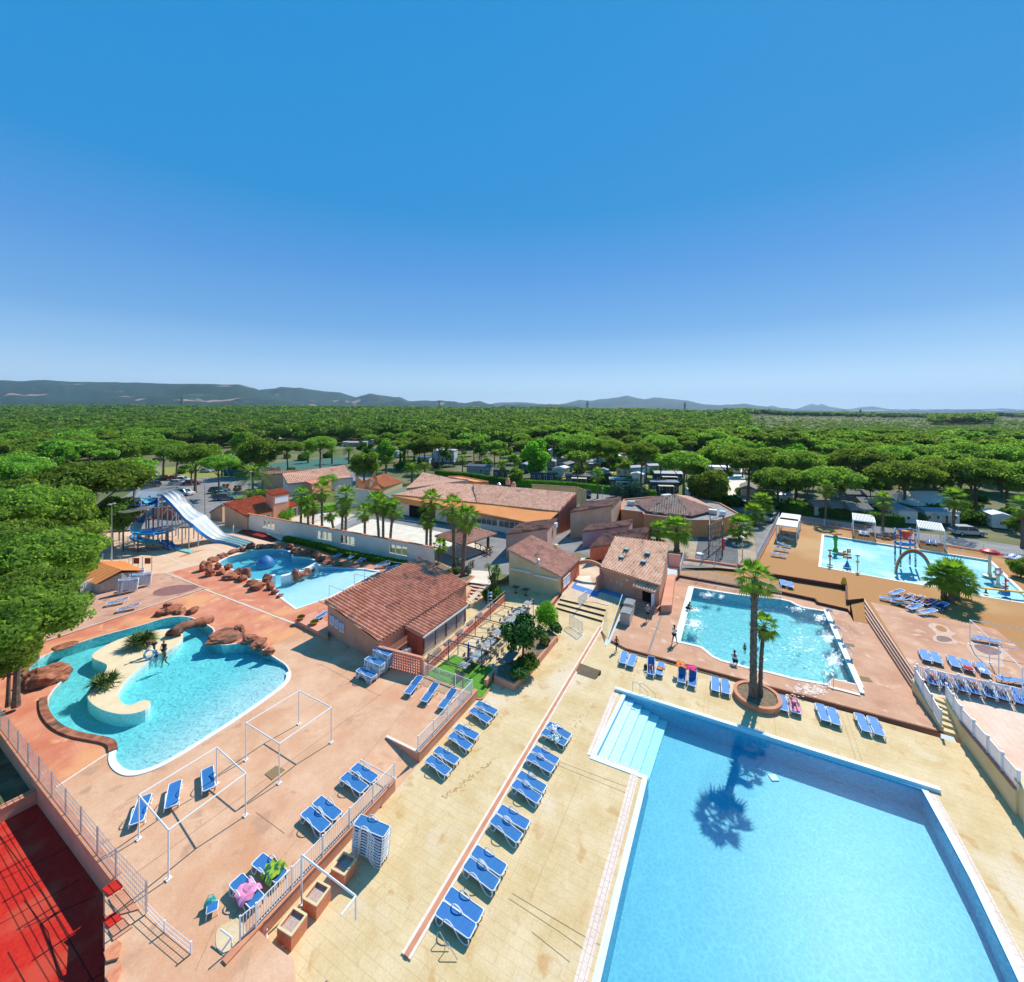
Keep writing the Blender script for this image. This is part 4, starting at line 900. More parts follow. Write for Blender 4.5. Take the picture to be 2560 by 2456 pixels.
cp=[f0.lerp(f1,.62)+fo*1.0,f0.lerp(f1,.99)+fo*1.0,f0.lerp(f1,.99),f0.lerp(f1,.62)]
tile_roof("porch_roof",[Vector((cp[0].x,cp[0].y,2.30)),Vector((cp[1].x,cp[1].y,2.30)),Vector((cp[2].x,cp[2].y,2.55)),Vector((cp[3].x,cp[3].y,2.55))],M_tilebeige,sk,sp=.3)
p=f0.lerp(f1,.80)+fo*.02;b=MB();b.box((p.x,p.y,1.15),(1.0,.12,1.95),an);b.build("doorway",mat("dark_interior",(.012,.01,.01),rough=1),sk)
p=f0.lerp(f1,.93)+fo*.45;b=MB();b.box((p.x,p.y,1.1),(.06,.85,1.8),an);b.build("door",M_white,sk)
p=f0.lerp(f1,.47)+fo*.06;b=MB();b.tube([(p.x,p.y,2.42),(p.x+fo.x*.06,p.y+fo.y*.06,2.42)],.2,16);b.build("clock",M_creamwall,sk)
b=MB()
for t in(.17,.27,.37):
 b=MB();p=f0.lerp(f1,t)+fo*.03;b.box((p.x,p.y,1.75-.1*t),(.12,.08,.1),an);b.build("shower_spout",M_white,sk)
p0=f0.lerp(f1,.06)+fo*.2;b=MB();q_=[f0.lerp(f1,.03)+fo*.05,f0.lerp(f1,.45)+fo*.05,f0.lerp(f1,.45)+fo*1.0,f0.lerp(f1,.03)+fo*1.0]
b.prism([(p.x,p.y)for p in q_],.3,.56);b.build("shower_tray",mat("blue_shower_paint",(0.05,0.24,0.50),(0.07,0.30,0.56),scale=3,rough=.4),sk)
b=MB();p=f0.lerp(f1,.0)+fo*.6;b.box((p.x,p.y,1.3),(.18,1.5,1.9),an);b.build("side_wall",M_pinkwall,sk)
q_=[kq[2],kq[3]];b=MB();s_=Vector((1.1,.2,0));b.prism([(p.x,p.y)for p in[kq[2]+Vector((-.1,-.8,0)),kq[2]+s_+Vector((0,-.9,0)),kq[3]+s_,kq[3]]],.15,1.0);b.build("side_plinth",M_pinkwall,sk)
b=MB();q2=[f0.lerp(f1,.66)+fo*.1,f0.lerp(f1,1.02)+fo*.1]
for k in range(3):a,c=q2[0]+fo*(.3+.3*k),q2[1]+fo*(.3+.3*k);p=(a+c)/2;b.box((p.x,p.y,.12+(.5-k*.15)/2),((c-a).xy.length,.9-.02*k,.5-k*.15),an)
b.build("door_step",M_pinkwall,sk)
a,c=P(1448,1440,.5),P(1503,1450,.5);t=thing("arch_wall","low curved salmon arch joining the snack house and the pink house","wall",a);b=MB();n_=12
for i in range(n_):
 p,q_=a.lerp(c,i/n_),a.lerp(c,(i+1)/n_);z0=2.2+.35*math.sin(math.pi*i/n_);z1=2.2+.35*math.sin(math.pi*(i+1)/n_)
 b.beam(Vector((p.x,p.y,z0)),Vector((q_.x,q_.y,z1)),.3,.45)
b.box((c.x,c.y,1.4),(.35,.35,1.9),BB);b.build("arch",M_pinkwall,t)
block("tall_block","tall windowless tan block with a brown mono pitch roof","building",[(1426,1281,1347),(1528,1264,1331),(1553,1243.5,1302)],GZ,M_tanwall,'tile',M_tiledark)
block("mauve_block","narrow mauve building with a red end wall and brown tile roof","building",[(1456,1330,1370),(1570,1314,1349),(1581,1300,1333)],GZ,M_mauvewall,'tile',M_tiledark)
block("red_block","red walled block with a blackened tile roof, behind the pink house with roof windows","building",[(1475,1369,1405),(1602,1352,1380),(1627,1319,1348)],GZ,M_redwall,'tile',M_tiledark)
tb,tp=block("alley_house","plain pinkish house with an air conditioner and a brown roof, behind the snack bar","building",[(1265,1336,1402),(1368,1321,1386),(1391,1297,1345)],GZ-.3,mat("dusty_pink_render",(0.54,0.32,0.26),(0.60,0.37,0.30),scale=.8,rough=.9,bump=.2),'tile',M_tiledark)
b=MB();p,z=vert(1389,1328,1352,GZ);b.box((p.x,p.y-.4,3.4),(.9,.35,.7),AA);b.build("air_conditioner",M_plastic,tb)
rs=thing("restaurant","long restaurant with an orange sheet veranda roof and wide rose tile roofs","building",P(1100,1320,GZ))
A0,A1,B0,B1=P(1009,1259,3.4),P(1361,1312,3.4),P(978,1238,4.6),P(1399,1278.5,4.6)
b=MB();pts=[A0,A1,B1+(B1-A1)*.03,B0+(B0-A0)*.03];b.add(pts+lift(pts,-.12),[(0,1,2,3),(7,6,5,4),(0,4,5,1),(1,5,6,2),(2,6,7,3),(3,7,4,0)]);b.build("veranda_roof",M_orange,rs)
C0,C1=P(1013,1239,4.7),P(1397,1279,4.62);D0_,D1_=P(1184,1210,6.9),P(1440,1233,6.9);Cm=C0.lerp(C1,.45)
Q0=P(1192,1257,4.62);pf=planez([Q0,C1,D1_]);D0_=onp(1184,1210,pf);tile_roof("roof",[Q0,C1,D1_,D0_],M_tilepink,rs,sp=.42,eave=(Q0,C1));Q1=P(985,1237,4.62);pf=planez([Q1,Q0,P(1183,1211,6.7)]);tile_roof("roof",[Q1,Q0+Vector((-.1,0,0)),onp(1182,1211,pf),onp(1105,1209,pf)],M_tilepink,rs,sp=.42,eave=(Q1,Q0))
tile_roof("roof",[P(1013,1220,5.4),P(1160,1222,5.4),P(1170,1199,7.2),P(1058,1187,7.2)],M_tilepink,rs,sp=.42)
wq=[A0+Vector((.6,.8,0)),A1+Vector((-.6,.8,0)),C1+Vector((-.1,.3,0)),D1_+Vector((-.3,0,0)),D0_,P(1060,1195,5),P(985,1238,4.6)+Vector((1,1,0))]
mid0,mid1=B0+Vector((1,.2,0)),B1+Vector((-.6,.1,0));b=MB();b.prism([(p.x,p.y)for p in(wq[0],wq[1],mid1,mid0)],GZ,[2.9,2.9,3.1,3.1]);b.prism([(p.x,p.y)for p in(mid0,mid1,wq[3],D0_,P(1060,1195,5))],GZ,[3.1,3.3,5.6,D0_.z-1.0,3.4]);b.build("wall",M_whitewall,rs)
b=MB();g1_=P(1401,1327,GZ);g2_=D1_;n_=Vector((.12,-.05,0));qv=[Vector((C1.x,C1.y,GZ))+n_,Vector((D1_.x,D1_.y,GZ))+n_,D1_+n_+Vector((0,0,-.05)),C1+n_+Vector((0,0,-.05))]
b.add(qv+[v-n_ for v in qv],[(0,1,2,3),(7,6,5,4),(0,4,5,1),(2,6,7,3),(3,7,4,0),(1,5,6,2)]);b.build("gable",M_redwall,rs)
fa,fb=wq[0],wq[1]
opening(rs,lerp2(fa,fb,.30),lerp2(fa,fb,.50),1.9,3.0,n=6,out=.06);opening(rs,lerp2(fa,fb,.53),lerp2(fa,fb,.72),1.7,3.0,n=5,out=.06);opening(rs,lerp2(fa,fb,.73),lerp2(fa,fb,.98),1.7,3.0,n=7,out=.06)
b=MB();p=lerp2(fa,fb,.13);b.box((p.x,p.y-.1,2.0),(fa-fb).xy.length*0.18 and((fa-fb).xy.length*.22,.3,2.3),math.atan2((fb-fa).y,(fb-fa).x));b.build("entrance",MATS["dark_interior"],rs)
for x,y,z in((1247,1216,6.6),(1284,1213,6.2),(1270,1203,6.2)):
 p=P(x,y,z);b=MB();b.box((p.x,p.y,z-.3),(.8,.8,1.0),BB);b.cyl((p.x,p.y,z+.2),.3,.25,10);b.cyl((p.x,p.y,z+.45),.45,.3,10,0,.08);b.build("chimney",M_metal if x==1247 else M_pinkwall,rs)
block("rear_wing","ochre rear wing with tall windows and an air conditioner beyond the restaurant roof","building",[(1330,1212,1250),(1441,1218,1266),(1466,1227,1256)],GZ,M_yellowwall,'tile',M_tilepink)
block("orange_outbuilding","orange walled flat outbuilding behind the restaurant roofs","building",[(1120,1192,1218),(1190,1206,1232),(1221,1205,1228)],GZ,M_orangewall,'flat',M_tilepink)
hp=thing("hip_roof_hall","low orange walled hall with a hipped rose tile roof and flat gravel edges","building",P(1727,1340,GZ))
ap=P(1684,1237,6.6);ap2=P(1700,1238,6.6)
cA=P(1583,1253,3.9);cB=P(1617,1278,3.9);cC=P(1730,1290,3.9);cD=P(1792,1275,3.9);cE=P(1730,1243,3.9)
for tri in((cA,cB,ap),(cB,cC,ap),(cC,cD,ap),(cD,cE,ap)):tile_roof("roof",list(tri),M_tilebeige if tri[0]is cB else M_tilepink,hp,sp=.4)
out_=[P(1553,1278,3.4),P(1608,1284,3.4),P(1610,1290,3.4),P(1727,1304,3.4),P(1790,1305,3.4),P(1846,1288,3.4),P(1800,1262,3.4),P(1690,1240,3.4),P(1560,1252,3.4)]
b=MB();b.prism([(p.x,p.y)for p in out_],GZ,3.45);b.build("wall",M_orangewall,hp)
b=MB();q_=shrink(out_,.25);b.flat([Vector((p.x,p.y,3.46))for p in q_]);b.build("flat_roof",M_gravelroof,hp)
b=MB()
for i in range(len(out_)):b.beam(out_[i]+Vector((0,0,.18)),out_[(i+1)%len(out_)]+Vector((0,0,.18)),.22+.002*i,.3)
b.build("parapet",M_pinkwall,hp)
opening(hp,P(1798,1330,GZ),P(1822,1322,GZ),1.2,3.0,n=3,out=.1);opening(hp,P(1826,1320,GZ),P(1843,1314,GZ),1.2,3.0,n=2,out=.1)
for x,y,s in((1578,1262,1.3),(1638,1282,.8),(1679,1285,1.3),(1782,1284,1.3),(1806,1288,.9)):
 p=P(x,y,3.6);b=MB();b.box((p.x,p.y,3.9),(s,s*.8,.8),BB);b.tube([(p.x+.2,p.y-s*.41,3.9),(p.x+.2,p.y-s*.46,3.9)],.28,12);b.build("roof_unit",M_plastic if s<1 else M_metal,hp)
p=P(1667,1241,5.9);b=MB();b.box((p.x,p.y,6.0),(1.9,1.0,.45),R(20));b.build("roof_unit",M_plastic,hp)
hA=[P(605,1256,5.2),P(745,1238,5.2)]
lf=thing("entrance_hall","white entrance building under a big red tile roof at the left end of the wall","building",P(616,1320,GZ))
ra,rb,rc,rd=P(557,1258,4.9),P(616,1292,3.0),P(714,1272,3.0),P(650,1240,4.9)
tile_roof("roof",[ra,rb,rc,rd],M_tilered,lf,sp=.3);tile_roof("roof",[P(665,1262,3.6),P(714,1271,3.0),P(752,1262,3.0),P(722,1252,3.6)],M_tilered,lf,sp=.3)
q_=shrink([ra,rb,rc,rd],.2);b=MB();b.prism([(p.x,p.y)for p in q_],.5,[4.7,2.85,2.85,4.7]);b.build("wall",M_tanwall,lf)
b=MB();b.prism([(p.x,p.y)for p in shrink([P(665,1262,3.6),P(714,1271,3.0),P(752,1262,3.0),P(722,1252,3.6)],.2)],.5,2.9);b.build("wall",M_whitewall,lf)
opening(lf,q_[1].lerp(q_[2],.35),q_[1].lerp(q_[2],.62),1.0,2.5,n=2,out=.05)
opening(lf,P(709,1300,GZ),P(752,1289,GZ),.9,2.7,n=4,out=.1)
tw=thing("sign_tower","small pink tower with a tile cap and a white banner reading letters","building",P(684,1264,GZ))
tw['label']="small pink tower with tile cap and white banner above the entrance roof"
tq=[P(665,1228,6.4),P(684,1239,6.0),P(722,1232,6.0),P(703,1221,6.4)]
tile_roof("roof",offset(tq,.2),M_tilered,tw,sp=.3);b=MB();b.prism([(p.x,p.y)for p in tq],GZ,[6.2,5.9,5.9,6.2]);b.build("wall",M_pinkwall,tw)
d=(tq[2]-tq[1]).xy.normalized();mid=tq[1].lerp(tq[2],.5);b=MB();b.box((mid.x+d.y*.05,mid.y-d.x*.05,5.0),((tq[2]-tq[1]).xy.length*.85,.06,1.2),math.atan2(d.y,d.x));b.build("banner",mat("white_banner",(0.70,0.74,0.82),(0.80,0.82,0.86),scale=3,rough=.6),tw)
gs,_=block("grey_store","low plain tan store with a grey ribbed roof behind the wide slide","building",[(526,1281,1306),(556,1262,1308),(598,1258,1290)],.55,M_tanwall,'tile',mat("grey_ribs",(0.22,0.22,0.20),(0.34,0.33,0.30),scale=3,rough=.9),zt=None)
for nm,lb,cs,mw,mt in(("long_house","long low house with pale blue walls under a long pink tile roof, behind the palms",[(702,1212,1222),(718,1212,1224),(880,1193,1217)],M_whitewall,M_tilepink),):
 hi=[P(705,1183,6.2),P(861,1165,6.2)];lo=[P(718,1212,3.8),P(881,1193,3.8)]
 quadhouse(nm,lb,hi,lo,GZ,mw,mt,sp=.45)
quadhouse("brown_house","brown windowed back house with a dark red roof strip behind the long pink roof",[P(655,1180,5.0),P(800,1172,5.0)],[P(658,1187,4.7),P(802,1178,4.7)],GZ,M_tanwall,M_tiledark,sp=.45)
quadhouse("garden_house","small hipped house beyond the date palms, left of the pink roof",[P(668,1166,5.6),P(700,1172,5.6)],[P(654,1174,4.6),P(702,1178,4.6)],GZ,M_creamwall,M_tilepink,sp=.45)
oh=[P(922,1196,6.2),P(962,1185,6.2)];ol=[P(960,1220,3.6),P(1008,1206,3.6)]
quadhouse("orange_house","orange house with a wide terracotta roof and shaded porch behind the palm row",oh,ol,GZ,M_creamwall,M_tileor,sp=.4)
quadhouse("orange_annex","lower orange annex with its own lean-to roof in front of the terracotta roof",[P(900,1203,5.6),P(938,1197,5.6)],[P(890,1215,4.0),P(960,1224,4.0)],GZ,M_orangewall,M_tileor,sp=.4)
block("white_gable_house","white gabled house with a small blue window behind the palm row","building",[(838,1222,1262),(846,1215,1275),(935,1230,1262)],GZ,M_whitewall,'flat',M_whitewall)
block("coral_house","flat roofed coral pink house half hidden by the palms","building",[(763,1204,1245),(780,1211,1258),(828,1200,1238)],GZ,M_rosewall,'flat',M_rosewall)
t,pt=block("blue_shutter_house","house front with blue shutters under the pink roof end","building",[(846,1196,1222),(852,1197,1224),(882,1196,1220)],GZ,mat("blue_shutter",(0.12,0.32,0.60),(0.16,0.38,0.66),scale=3,rough=.7),'flat',M_whitewall)
b=MB();gq=PP([(960,1236),(1010,1218),(1046,1222),(1020,1240),(975,1246)],3.6);b.prism([(p.x,p.y)for p in gq],3.3,3.6)
o=b.build("shade_net",mat("green_shade_net",(0.12,0.17,0.10),(0.20,0.24,0.16),scale=4,rough=1),tagd=("flat green shade netting stretched between the orange house and the restaurant","awning"),loc=gq[0])
def white_wall():
 a,c=P(619,1323,.55),P(1085,1420,.55);d=(c-a).xy;L=d.length;d=d/L;an=math.atan2(d.y,d.x);H_=2.75
 t=thing("window_wall","long white wall with square windows and a red tile coping behind the lagoon bar","wall",a)
 wins=[]
 for x0,x1 in((657,688),(793,831),(849,888),(974,1020)):
  f=lambda x:min(range(1001),key=lambda k:abs((CX+(a.x+(c.x-a.x)*k/1000)/(a.y+(c.y-a.y)*k/1000)*FP)-x))/1000
  wins.append((f(x0)*L,f(x1)*L))
 def seg(s0,s1,z0,z1,b):
  m=a.xy+d*(s0+s1)/2;b.box((m.x,m.y,(z0+z1)/2),(s1-s0,.22,z1-z0),an)
 b=MB();s=0
 for s0,s1 in wins:
  seg(s,s0,.5,.55+H_,b);seg(s0,s1,.5,1.35,b);seg(s0,s1,2.75,.55+H_,b);s=s1
 seg(s,L,.5,.55+H_,b);b.build("wall_body",M_whitewall,t)
 b=MB();n_=int(L/.3)
 for i in range(n_):
  m=a.xy+d*(i+.5)*L/n_;b.box((m.x,m.y,.55+H_+.06+.012*(i%2)),(L/n_*.96,.34,.10),an)
 b.build("coping",M_cap,t)
 for s0,s1 in wins:
  f=MB();w_=.06
  for k in range(4):ss=s0+k*(s1-s0-w_)/3;seg(ss,ss+w_,1.35,2.75,f)
  seg(s0,s1,1.35,1.42,f);seg(s0,s1,2.68,2.75,f)
  f.build("window",M_white,t)
 gm=M_thin
 for s0,s1 in wins:
  g=MB();m=a.xy+d*(s0+s1)/2;g.box((m.x,m.y,2.05),(s1-s0-.1,.015,1.28),an);g.build("pane",gm,t)
 b=MB()
 for x,yb in((950,1389),(1062,1414)):
  p=P(x,yb,.55);b.cyl((p.x,p.y-.2,.55),.09,2.9,8)
 b.build("pipe",M_whitewall,t)
M_thin=bpy.data.materials.new("clear_glass");M_thin.use_nodes=True
_N,_L=M_thin.node_tree.nodes,M_thin.node_tree.links;_N.remove(_N["Principled BSDF"])
_t=_N.new("ShaderNodeBsdfTransparent");_t.inputs[0].default_value=(.78,.84,.84,1);_g=_N.new("ShaderNodeBsdfGlossy");_g.inputs["Roughness"].default_value=.05;_m=_N.new("ShaderNodeMixShader");_m.inputs[0].default_value=.14
_L.new(_t.outputs[0],_m.inputs[1]);_L.new(_g.outputs[0],_m.inputs[2]);_L.new(_m.outputs[0],_N["Material Output"].inputs[0])
white_wall()
kc=P(1163,1425,.8);kk=thing("kiosk","open timber kiosk with a weathered hipped tile roof on four thick posts","pavilion",kc)
ka,kb,kcx,kd=P(1086,1341,3.1),P(1158,1364,3.1),P(1243,1335,3.1),None
kd=ka+kcx-kb;ap=(ka+kcx)/2+Vector((0,0,1.25))
for tri in((ka,kb,ap),(kb,kcx,ap),(kcx,kd,ap),(kd,ka,ap)):tile_roof("roof",list(tri),M_tiledark if tri[0]is not kb else M_tilepink,kk,sp=.34)
b=MB();b.box((ap.x,ap.y,ap.z+.15),(1.3,1.3,.5),BB);b.build("roof_lantern",M_tilepink if False else M_wood,kk)
for p in shrink([ka,kb,kcx,kd],1.0):
 b=MB();b.box((p.x,p.y,1.8),(.32,.32,2.6),BB);b.build("post",M_wood,kk)
b=MB();kq_=shrink([ka,kb,kcx,kd],1.0)
for i in range(4):b.beam(Vector((kq_[i].x,kq_[i].y,2.95)),Vector((kq_[(i+1)%4].x,kq_[(i+1)%4].y,2.95)),.2,.22)
b.build("beam",M_wood,kk)
b=MB();fl_=shrink([ka,kb,kcx,kd],.6);b.prism([(p.x,p.y)for p in fl_],.3,.86);b.build("floor",M_stone,kk)
b=MB()
for a,c in((P(1172,1426,.85),P(1186,1417,.85)),(P(1188,1372,.85),P(1228,1390,.85)),(P(1210,1392,.85),P(1232,1381,.85))):
 for z in(.05,.9):b.beam(a+Vector((0,0,z)),c+Vector((0,0,z)),.06,.08)
 n_=3
 for i in range(n_):
  p,q_=a.lerp(c,i/n_),a.lerp(c,(i+1)/n_);b.beam(p+Vector((0,0,.05)),q_+Vector((0,0,.9)),.04,.05);b.beam(p+Vector((0,0,.9)),q_+Vector((0,0,.05)),.04,.05);b.box(p+Vector((0,0,.5)),(.09,.09,1.0),BB)
b.build("cross_railing",M_wood,kk)
b=MB();sr=MB();s0=[P(1180,1452,.8),P(1217,1458,.8)];s1=[P(1166,1492,0),P(1195,1500,0)]
for k in range(5):
 a0,a1=s0[0].lerp(s1[0],k/5),s0[1].lerp(s1[1],k/5);c0,c1=s0[0].lerp(s1[0],(k+1)/5),s0[1].lerp(s1[1],(k+1)/5)
 b.prism([(a0.x,a0.y),(a1.x,a1.y),(c1.x,c1.y),(c0.x,c0.y)],-.05,.8-k*.16-.002);a0,a1=c0,c1;sr.beam(Vector((a0.x,a0.y,.72-k*.16)),Vector((a1.x,a1.y,.72-k*.16)),.06,.12)
struct(b.build("steps",MATS["pink_step_tread"]));struct(sr.build("step_edge",M_curbdark))
q_=[P(1211,1457,.8),P(1222,1459,.8),P(1178,1505,.03),P(1168,1500,.03)];b=MB();b.add(q_,[(0,3,2,1)]);b.skirt(q_,-.05);struct(b.build("ramp",M_stone))
vp("plaza",[(1130,1440),(1165,1425),(1240,1430),(1225,1462),(1170,1456)],M_stone,8)
q_=PP([(1090,1402),(1160,1435),(1188,1440),(1168,1457),(1120,1440),(1085,1420)],.95);b=MB();b.prism([(p.x,p.y)for p in q_],0.0,.95)
pt_=thing("planter","raised salmon planter bed below the kiosk holding two tall palms","planter",q_[0]-Vector((0,0,.9)));b.build("planter_wall",M_pinkwall,pt_);b=MB();b.flat(lift(shrink(q_,.2),.01));b.build("soil",M_soil,pt_)
oh_=thing("sheet_hut","small hut with a bright orange ribbed sheet roof beside the stacked loungers","hut",P(245,1440,.55))
a0,a1,a2,a3=P(232,1406,2.6),P(302,1434,1.9),P(356,1426,1.9),P(300,1402,2.6);c0,c1=P(215,1470,1.5),P(228,1465,1.5)
def ribbed(poly,m,parent,ns=10):
 b=MB();A,B,C,D=[Vector(p)for p in poly]
 for i in range(ns):
  for k,(u_,v_,h_)in enumerate(((0,.8,0),(.8,1,.04))):
   p,q_,r_,s_=A.lerp(B,(i+u_)/ns),A.lerp(B,(i+v_)/ns),D.lerp(C,(i+v_)/ns),D.lerp(C,(i+u_)/ns);h=Vector((0,0,h_))
   b.add([p+h,q_+h,r_+h,s_+h,p+h-Vector((0,0,.08)),q_+h-Vector((0,0,.08)),r_+h-Vector((0,0,.08)),s_+h-Vector((0,0,.08))],[(0,1,2,3),(7,6,5,4),(0,4,5,1),(1,5,6,2),(2,6,7,3),(3,7,4,0)])
 return b.build("roof",m,parent)
ribbed([P(240,1403,2.9),P(306,1426,2.9),P(358,1426,2.2),P(310,1403,2.2)],M_orange,oh_)
ribbed([P(240,1403,2.9),P(306,1426,2.9),P(240,1461,1.9),P(170,1436,1.9)],M_orange,oh_,8)
b=MB();q_=shrink([P(170,1436,1.9),P(240,1461,1.9),P(306,1428,2.9),P(358,1426,2.2),P(310,1404,2.2),P(240,1404,2.9)],.35);b.prism([(p.x,p.y)for p in q_],.5,[1.7,1.7,2.6,2.0,2.0,2.6]);b.build("wall",mat("grey_board",(0.42,0.35,0.30),(0.50,0.43,0.37),scale=3,rough=.9),oh_)
wall("boundary_wall","terracotta red boundary wall behind the water slides",[P(238,1340,.6),P(300,1310,.6),P(420,1296,.6),P(470,1300,.6)],0.5,2.3,.2,M_redwall,M_cap)
wall("boundary_wall","low pink wall panel right of the skylight house",[P(1672,1420,.5),P(1702,1424,.5)],0.4,1.9,.2,mat("pale_pink_render",(0.70,0.38,0.33),rough=.9),M_curb)
wall("low_wall","low brick red wall along the front of the playground",[P(1709,1405,.5),P(1844,1424,.5),P(1893,1416,.5)],0.4,.55,.25,M_redwall,M_cap)
wall("low_wall","low terracotta kerb wall under the fence behind the splash pad",[P(1998,1306,1.0),P(2560,1397,1.0),P(2700,1420,1.0)],0.5,.22,.25,M_redwall,M_cap)
wall("low_wall","terracotta kerb wall along the left side of the splash pad deck",[P(1893,1406,1.0),P(1948,1302,1.0)],0.5,.25,.25,M_redwall,M_cap)
def np_mesh(name,V,F,mats,tone=None,smooth=False):
 me=bpy.data.meshes.new(name);V=np.asarray(V,dtype=np.float32);F=np.asarray(F,dtype=np.int32);nf,k=F.shape
 me.vertices.add(len(V));me.vertices.foreach_set('co',V.ravel());me.loops.add(nf*k);me.loops.foreach_set('vertex_index',F.ravel())
 me.polygons.add(nf);me.polygons.foreach_set('loop_start',np.arange(nf,dtype=np.int32)*k)
 me.polygons.foreach_set('loop_total',np.full(nf,k,dtype=np.int32))if False else None
 for m_ in(mats if isinstance(mats,(list,tuple))else[mats]):me.materials.append(m_)
 if smooth:me.polygons.foreach_set('use_smooth',np.ones(nf,dtype=bool))
 if tone is not None:
  a=me.attributes.new('tone','FLOAT','POINT');a.data.foreach_set('value',np.asarray(tone,dtype=np.float32))
 me.update(calc_edges=True);me.validate();return me
def unit(v):return v/np.maximum(1e-6,np.linalg.norm(v,axis=-1,keepdims=True))
def leaves(C,N,size,g,spread=0.6,asp=0.6):
 """one quad per centre, facing roughly along N"""
 n=unit(N+g.normal(0,spread,N.shape));a=unit(np.cross(n,g.normal(0,1,N.shape)));b=np.cross(n,a)
 s=(size*g.uniform(.6,1.3,(len(C),1)));a=a*s;b=b*s*asp
 V=np.stack([C-a,C+b,C+a,C-b],1).reshape(-1,3);F=np.arange(len(C)*4).reshape(-1,4);return V,F
def core_ball(c,r,g,n=7,h=4):
 th=np.linspace(0.05,math.pi-.05,h+1);ph=np.arange(n)*2*math.pi/n
 V=np.array([[math.sin(t)*math.cos(p),math.sin(t)*math.sin(p),math.cos(t)]for t in th for p in ph])*r+c
 V+=g.normal(0,.06,V.shape)*np.max(r);F=[(i*n+j,(i+1)*n+j,(i+1)*n+(j+1)%n,i*n+(j+1)%n)for i in range(h)for j in range(n)]
 return V,np.array(F)
def crown(name,seed,clumps,nleaf,size,m,up=0.35,core=0.6):
 g=np.random.default_rng(seed);Vs,Fs=[],[];o=0
 tot=sum(r[0]*r[1]for _,r in clumps)
 for c,r in clumps:
  c=np.array(c);r=np.array(r);k=max(6,int(nleaf*r[0]*r[1]/tot))
  d=unit(g.normal(0,1,(k,3)));d[:,2]=np.where(g.random(k)<up,np.abs(d[:,2]),d[:,2])
  C=c+d*r*g.uniform(.78,1.12,(k,1));V,F=leaves(C,d,size,g);Vs.append(V);Fs.append(F+o);o+=len(V)
  if core:V,F=core_ball(c,r*core,g);Vs.append(V);Fs.append(F+o);o+=len(V)
 return np_mesh(name,np.concatenate(Vs),np.concatenate(Fs),m)
def umbrella_clumps(seed,Rr_,Hh,n):
 g=np.random.default_rng(seed);out=[]
 for i in range(n):
  r=Rr_*.86*math.sqrt((i+.5)/n);a=i*2.39996+g.normal(0,.2);s=Rr_*g.uniform(.17,.27)
  z=Hh*math.sqrt(max(0,1-(r/Rr_)**2))*g.uniform(.75,1.02)-Hh*.1
  out.append(((r*math.cos(a),r*math.sin(a),z),(s,s,s*g.uniform(.5,.75))))
  if i%3==0:out.append(((r*math.cos(a)*.9,r*math.sin(a)*.9,z-Hh*g.uniform(.3,.55)),(s*.9,s*.9,s*.5)))
 return out
def round_clumps(seed,Rr_,Hh,n):
 g=np.random.default_rng(seed);out=[]
 for i in range(n):
  d=unit(g.normal(0,1,3));k=g.uniform(.45,.85);s=Rr_*g.uniform(.24,.36)
  out.append(((d[0]*Rr_*k,d[1]*Rr_*k,d[2]*Hh*k),(s,s,s*.8)))
 return out
def limbs(name,seed,h,rt,cr,nb,m,zc=0.0,lean=0.4):
 """tapered trunk rising from z=0 to h, splitting into limbs that reach a crown of radius cr"""
 g=random.Random(seed);b=MB();lx,ly=g.uniform(-lean,lean),g.uniform(-lean,lean)
 pts=[Vector((lx*(t**1.5),ly*(t**1.5),h*t))for t in(0,.15,.4,.7,1)];b.tube(pts,rt,7,rs=[rt*1.35,rt,rt*.85,rt*.7,rt*.45])
 for i in range(nb):
  a=i*2.4+g.uniform(-.4,.4);t0=g.uniform(.55,.95);p=pts[0].lerp(pts[-1],t0);p=Vector((lx*t0**1.5,ly*t0**1.5,h*t0));L=cr*g.uniform(.55,.85)
  q=p+Vector((math.cos(a)*L,math.sin(a)*L,(h-p.z)*.8+cr*.18));mid=p.lerp(q,.5)+Vector((0,0,cr*.06))
  b.tube([p,mid,q],rt*.3,5,rs=[rt*.42,rt*.28,rt*.1])
 me_o=b.build(name,m,world=False);me=me_o.data;bpy.data.objects.remove(me_o);return me
def objm(name,me,parent=None,loc=(0,0,0)):
 o=bpy.data.objects.new(name,me);COL.objects.link(o);o.parent=parent;o.location=loc;return o
PN=[]
for k in range(3):PN.append((limbs("trunk",k,7.6,.28,4.6,7,M_bark),crown("crown",10+k,umbrella_clumps(k,5.2,2.9,60),14000,.19,M_pine)))
PM=[]
for k in range(4):PM.append((limbs("trunk",20+k,7.6,.26,4.6,4,M_bark),crown("crown",30+k,umbrella_clumps(40+k,5.2,2.7,26),2300,.42,M_pine)))
PR=[(limbs("trunk",50+k,6.0,.22,3.2,5,M_bark),crown("crown",60+k,round_clumps(k+3,4.0,3.4,34),7000,.22,M_pine))for k in range(2)]
PB=[(limbs("trunk",70,4.5,.18,2.4,5,M_bark),crown("crown",71,round_clumps(9,3.4,3.2,26),4200,.26,M_bright))]
PX=[(limbs('trunk',90+k,4.5,.18,2.4,4,M_bark),crown('crown',91+k,round_clumps(30+k,3.4,3.0,18),1500,.36,(M_bright,M_pine,M_dark)[k]))for k in range(3)]
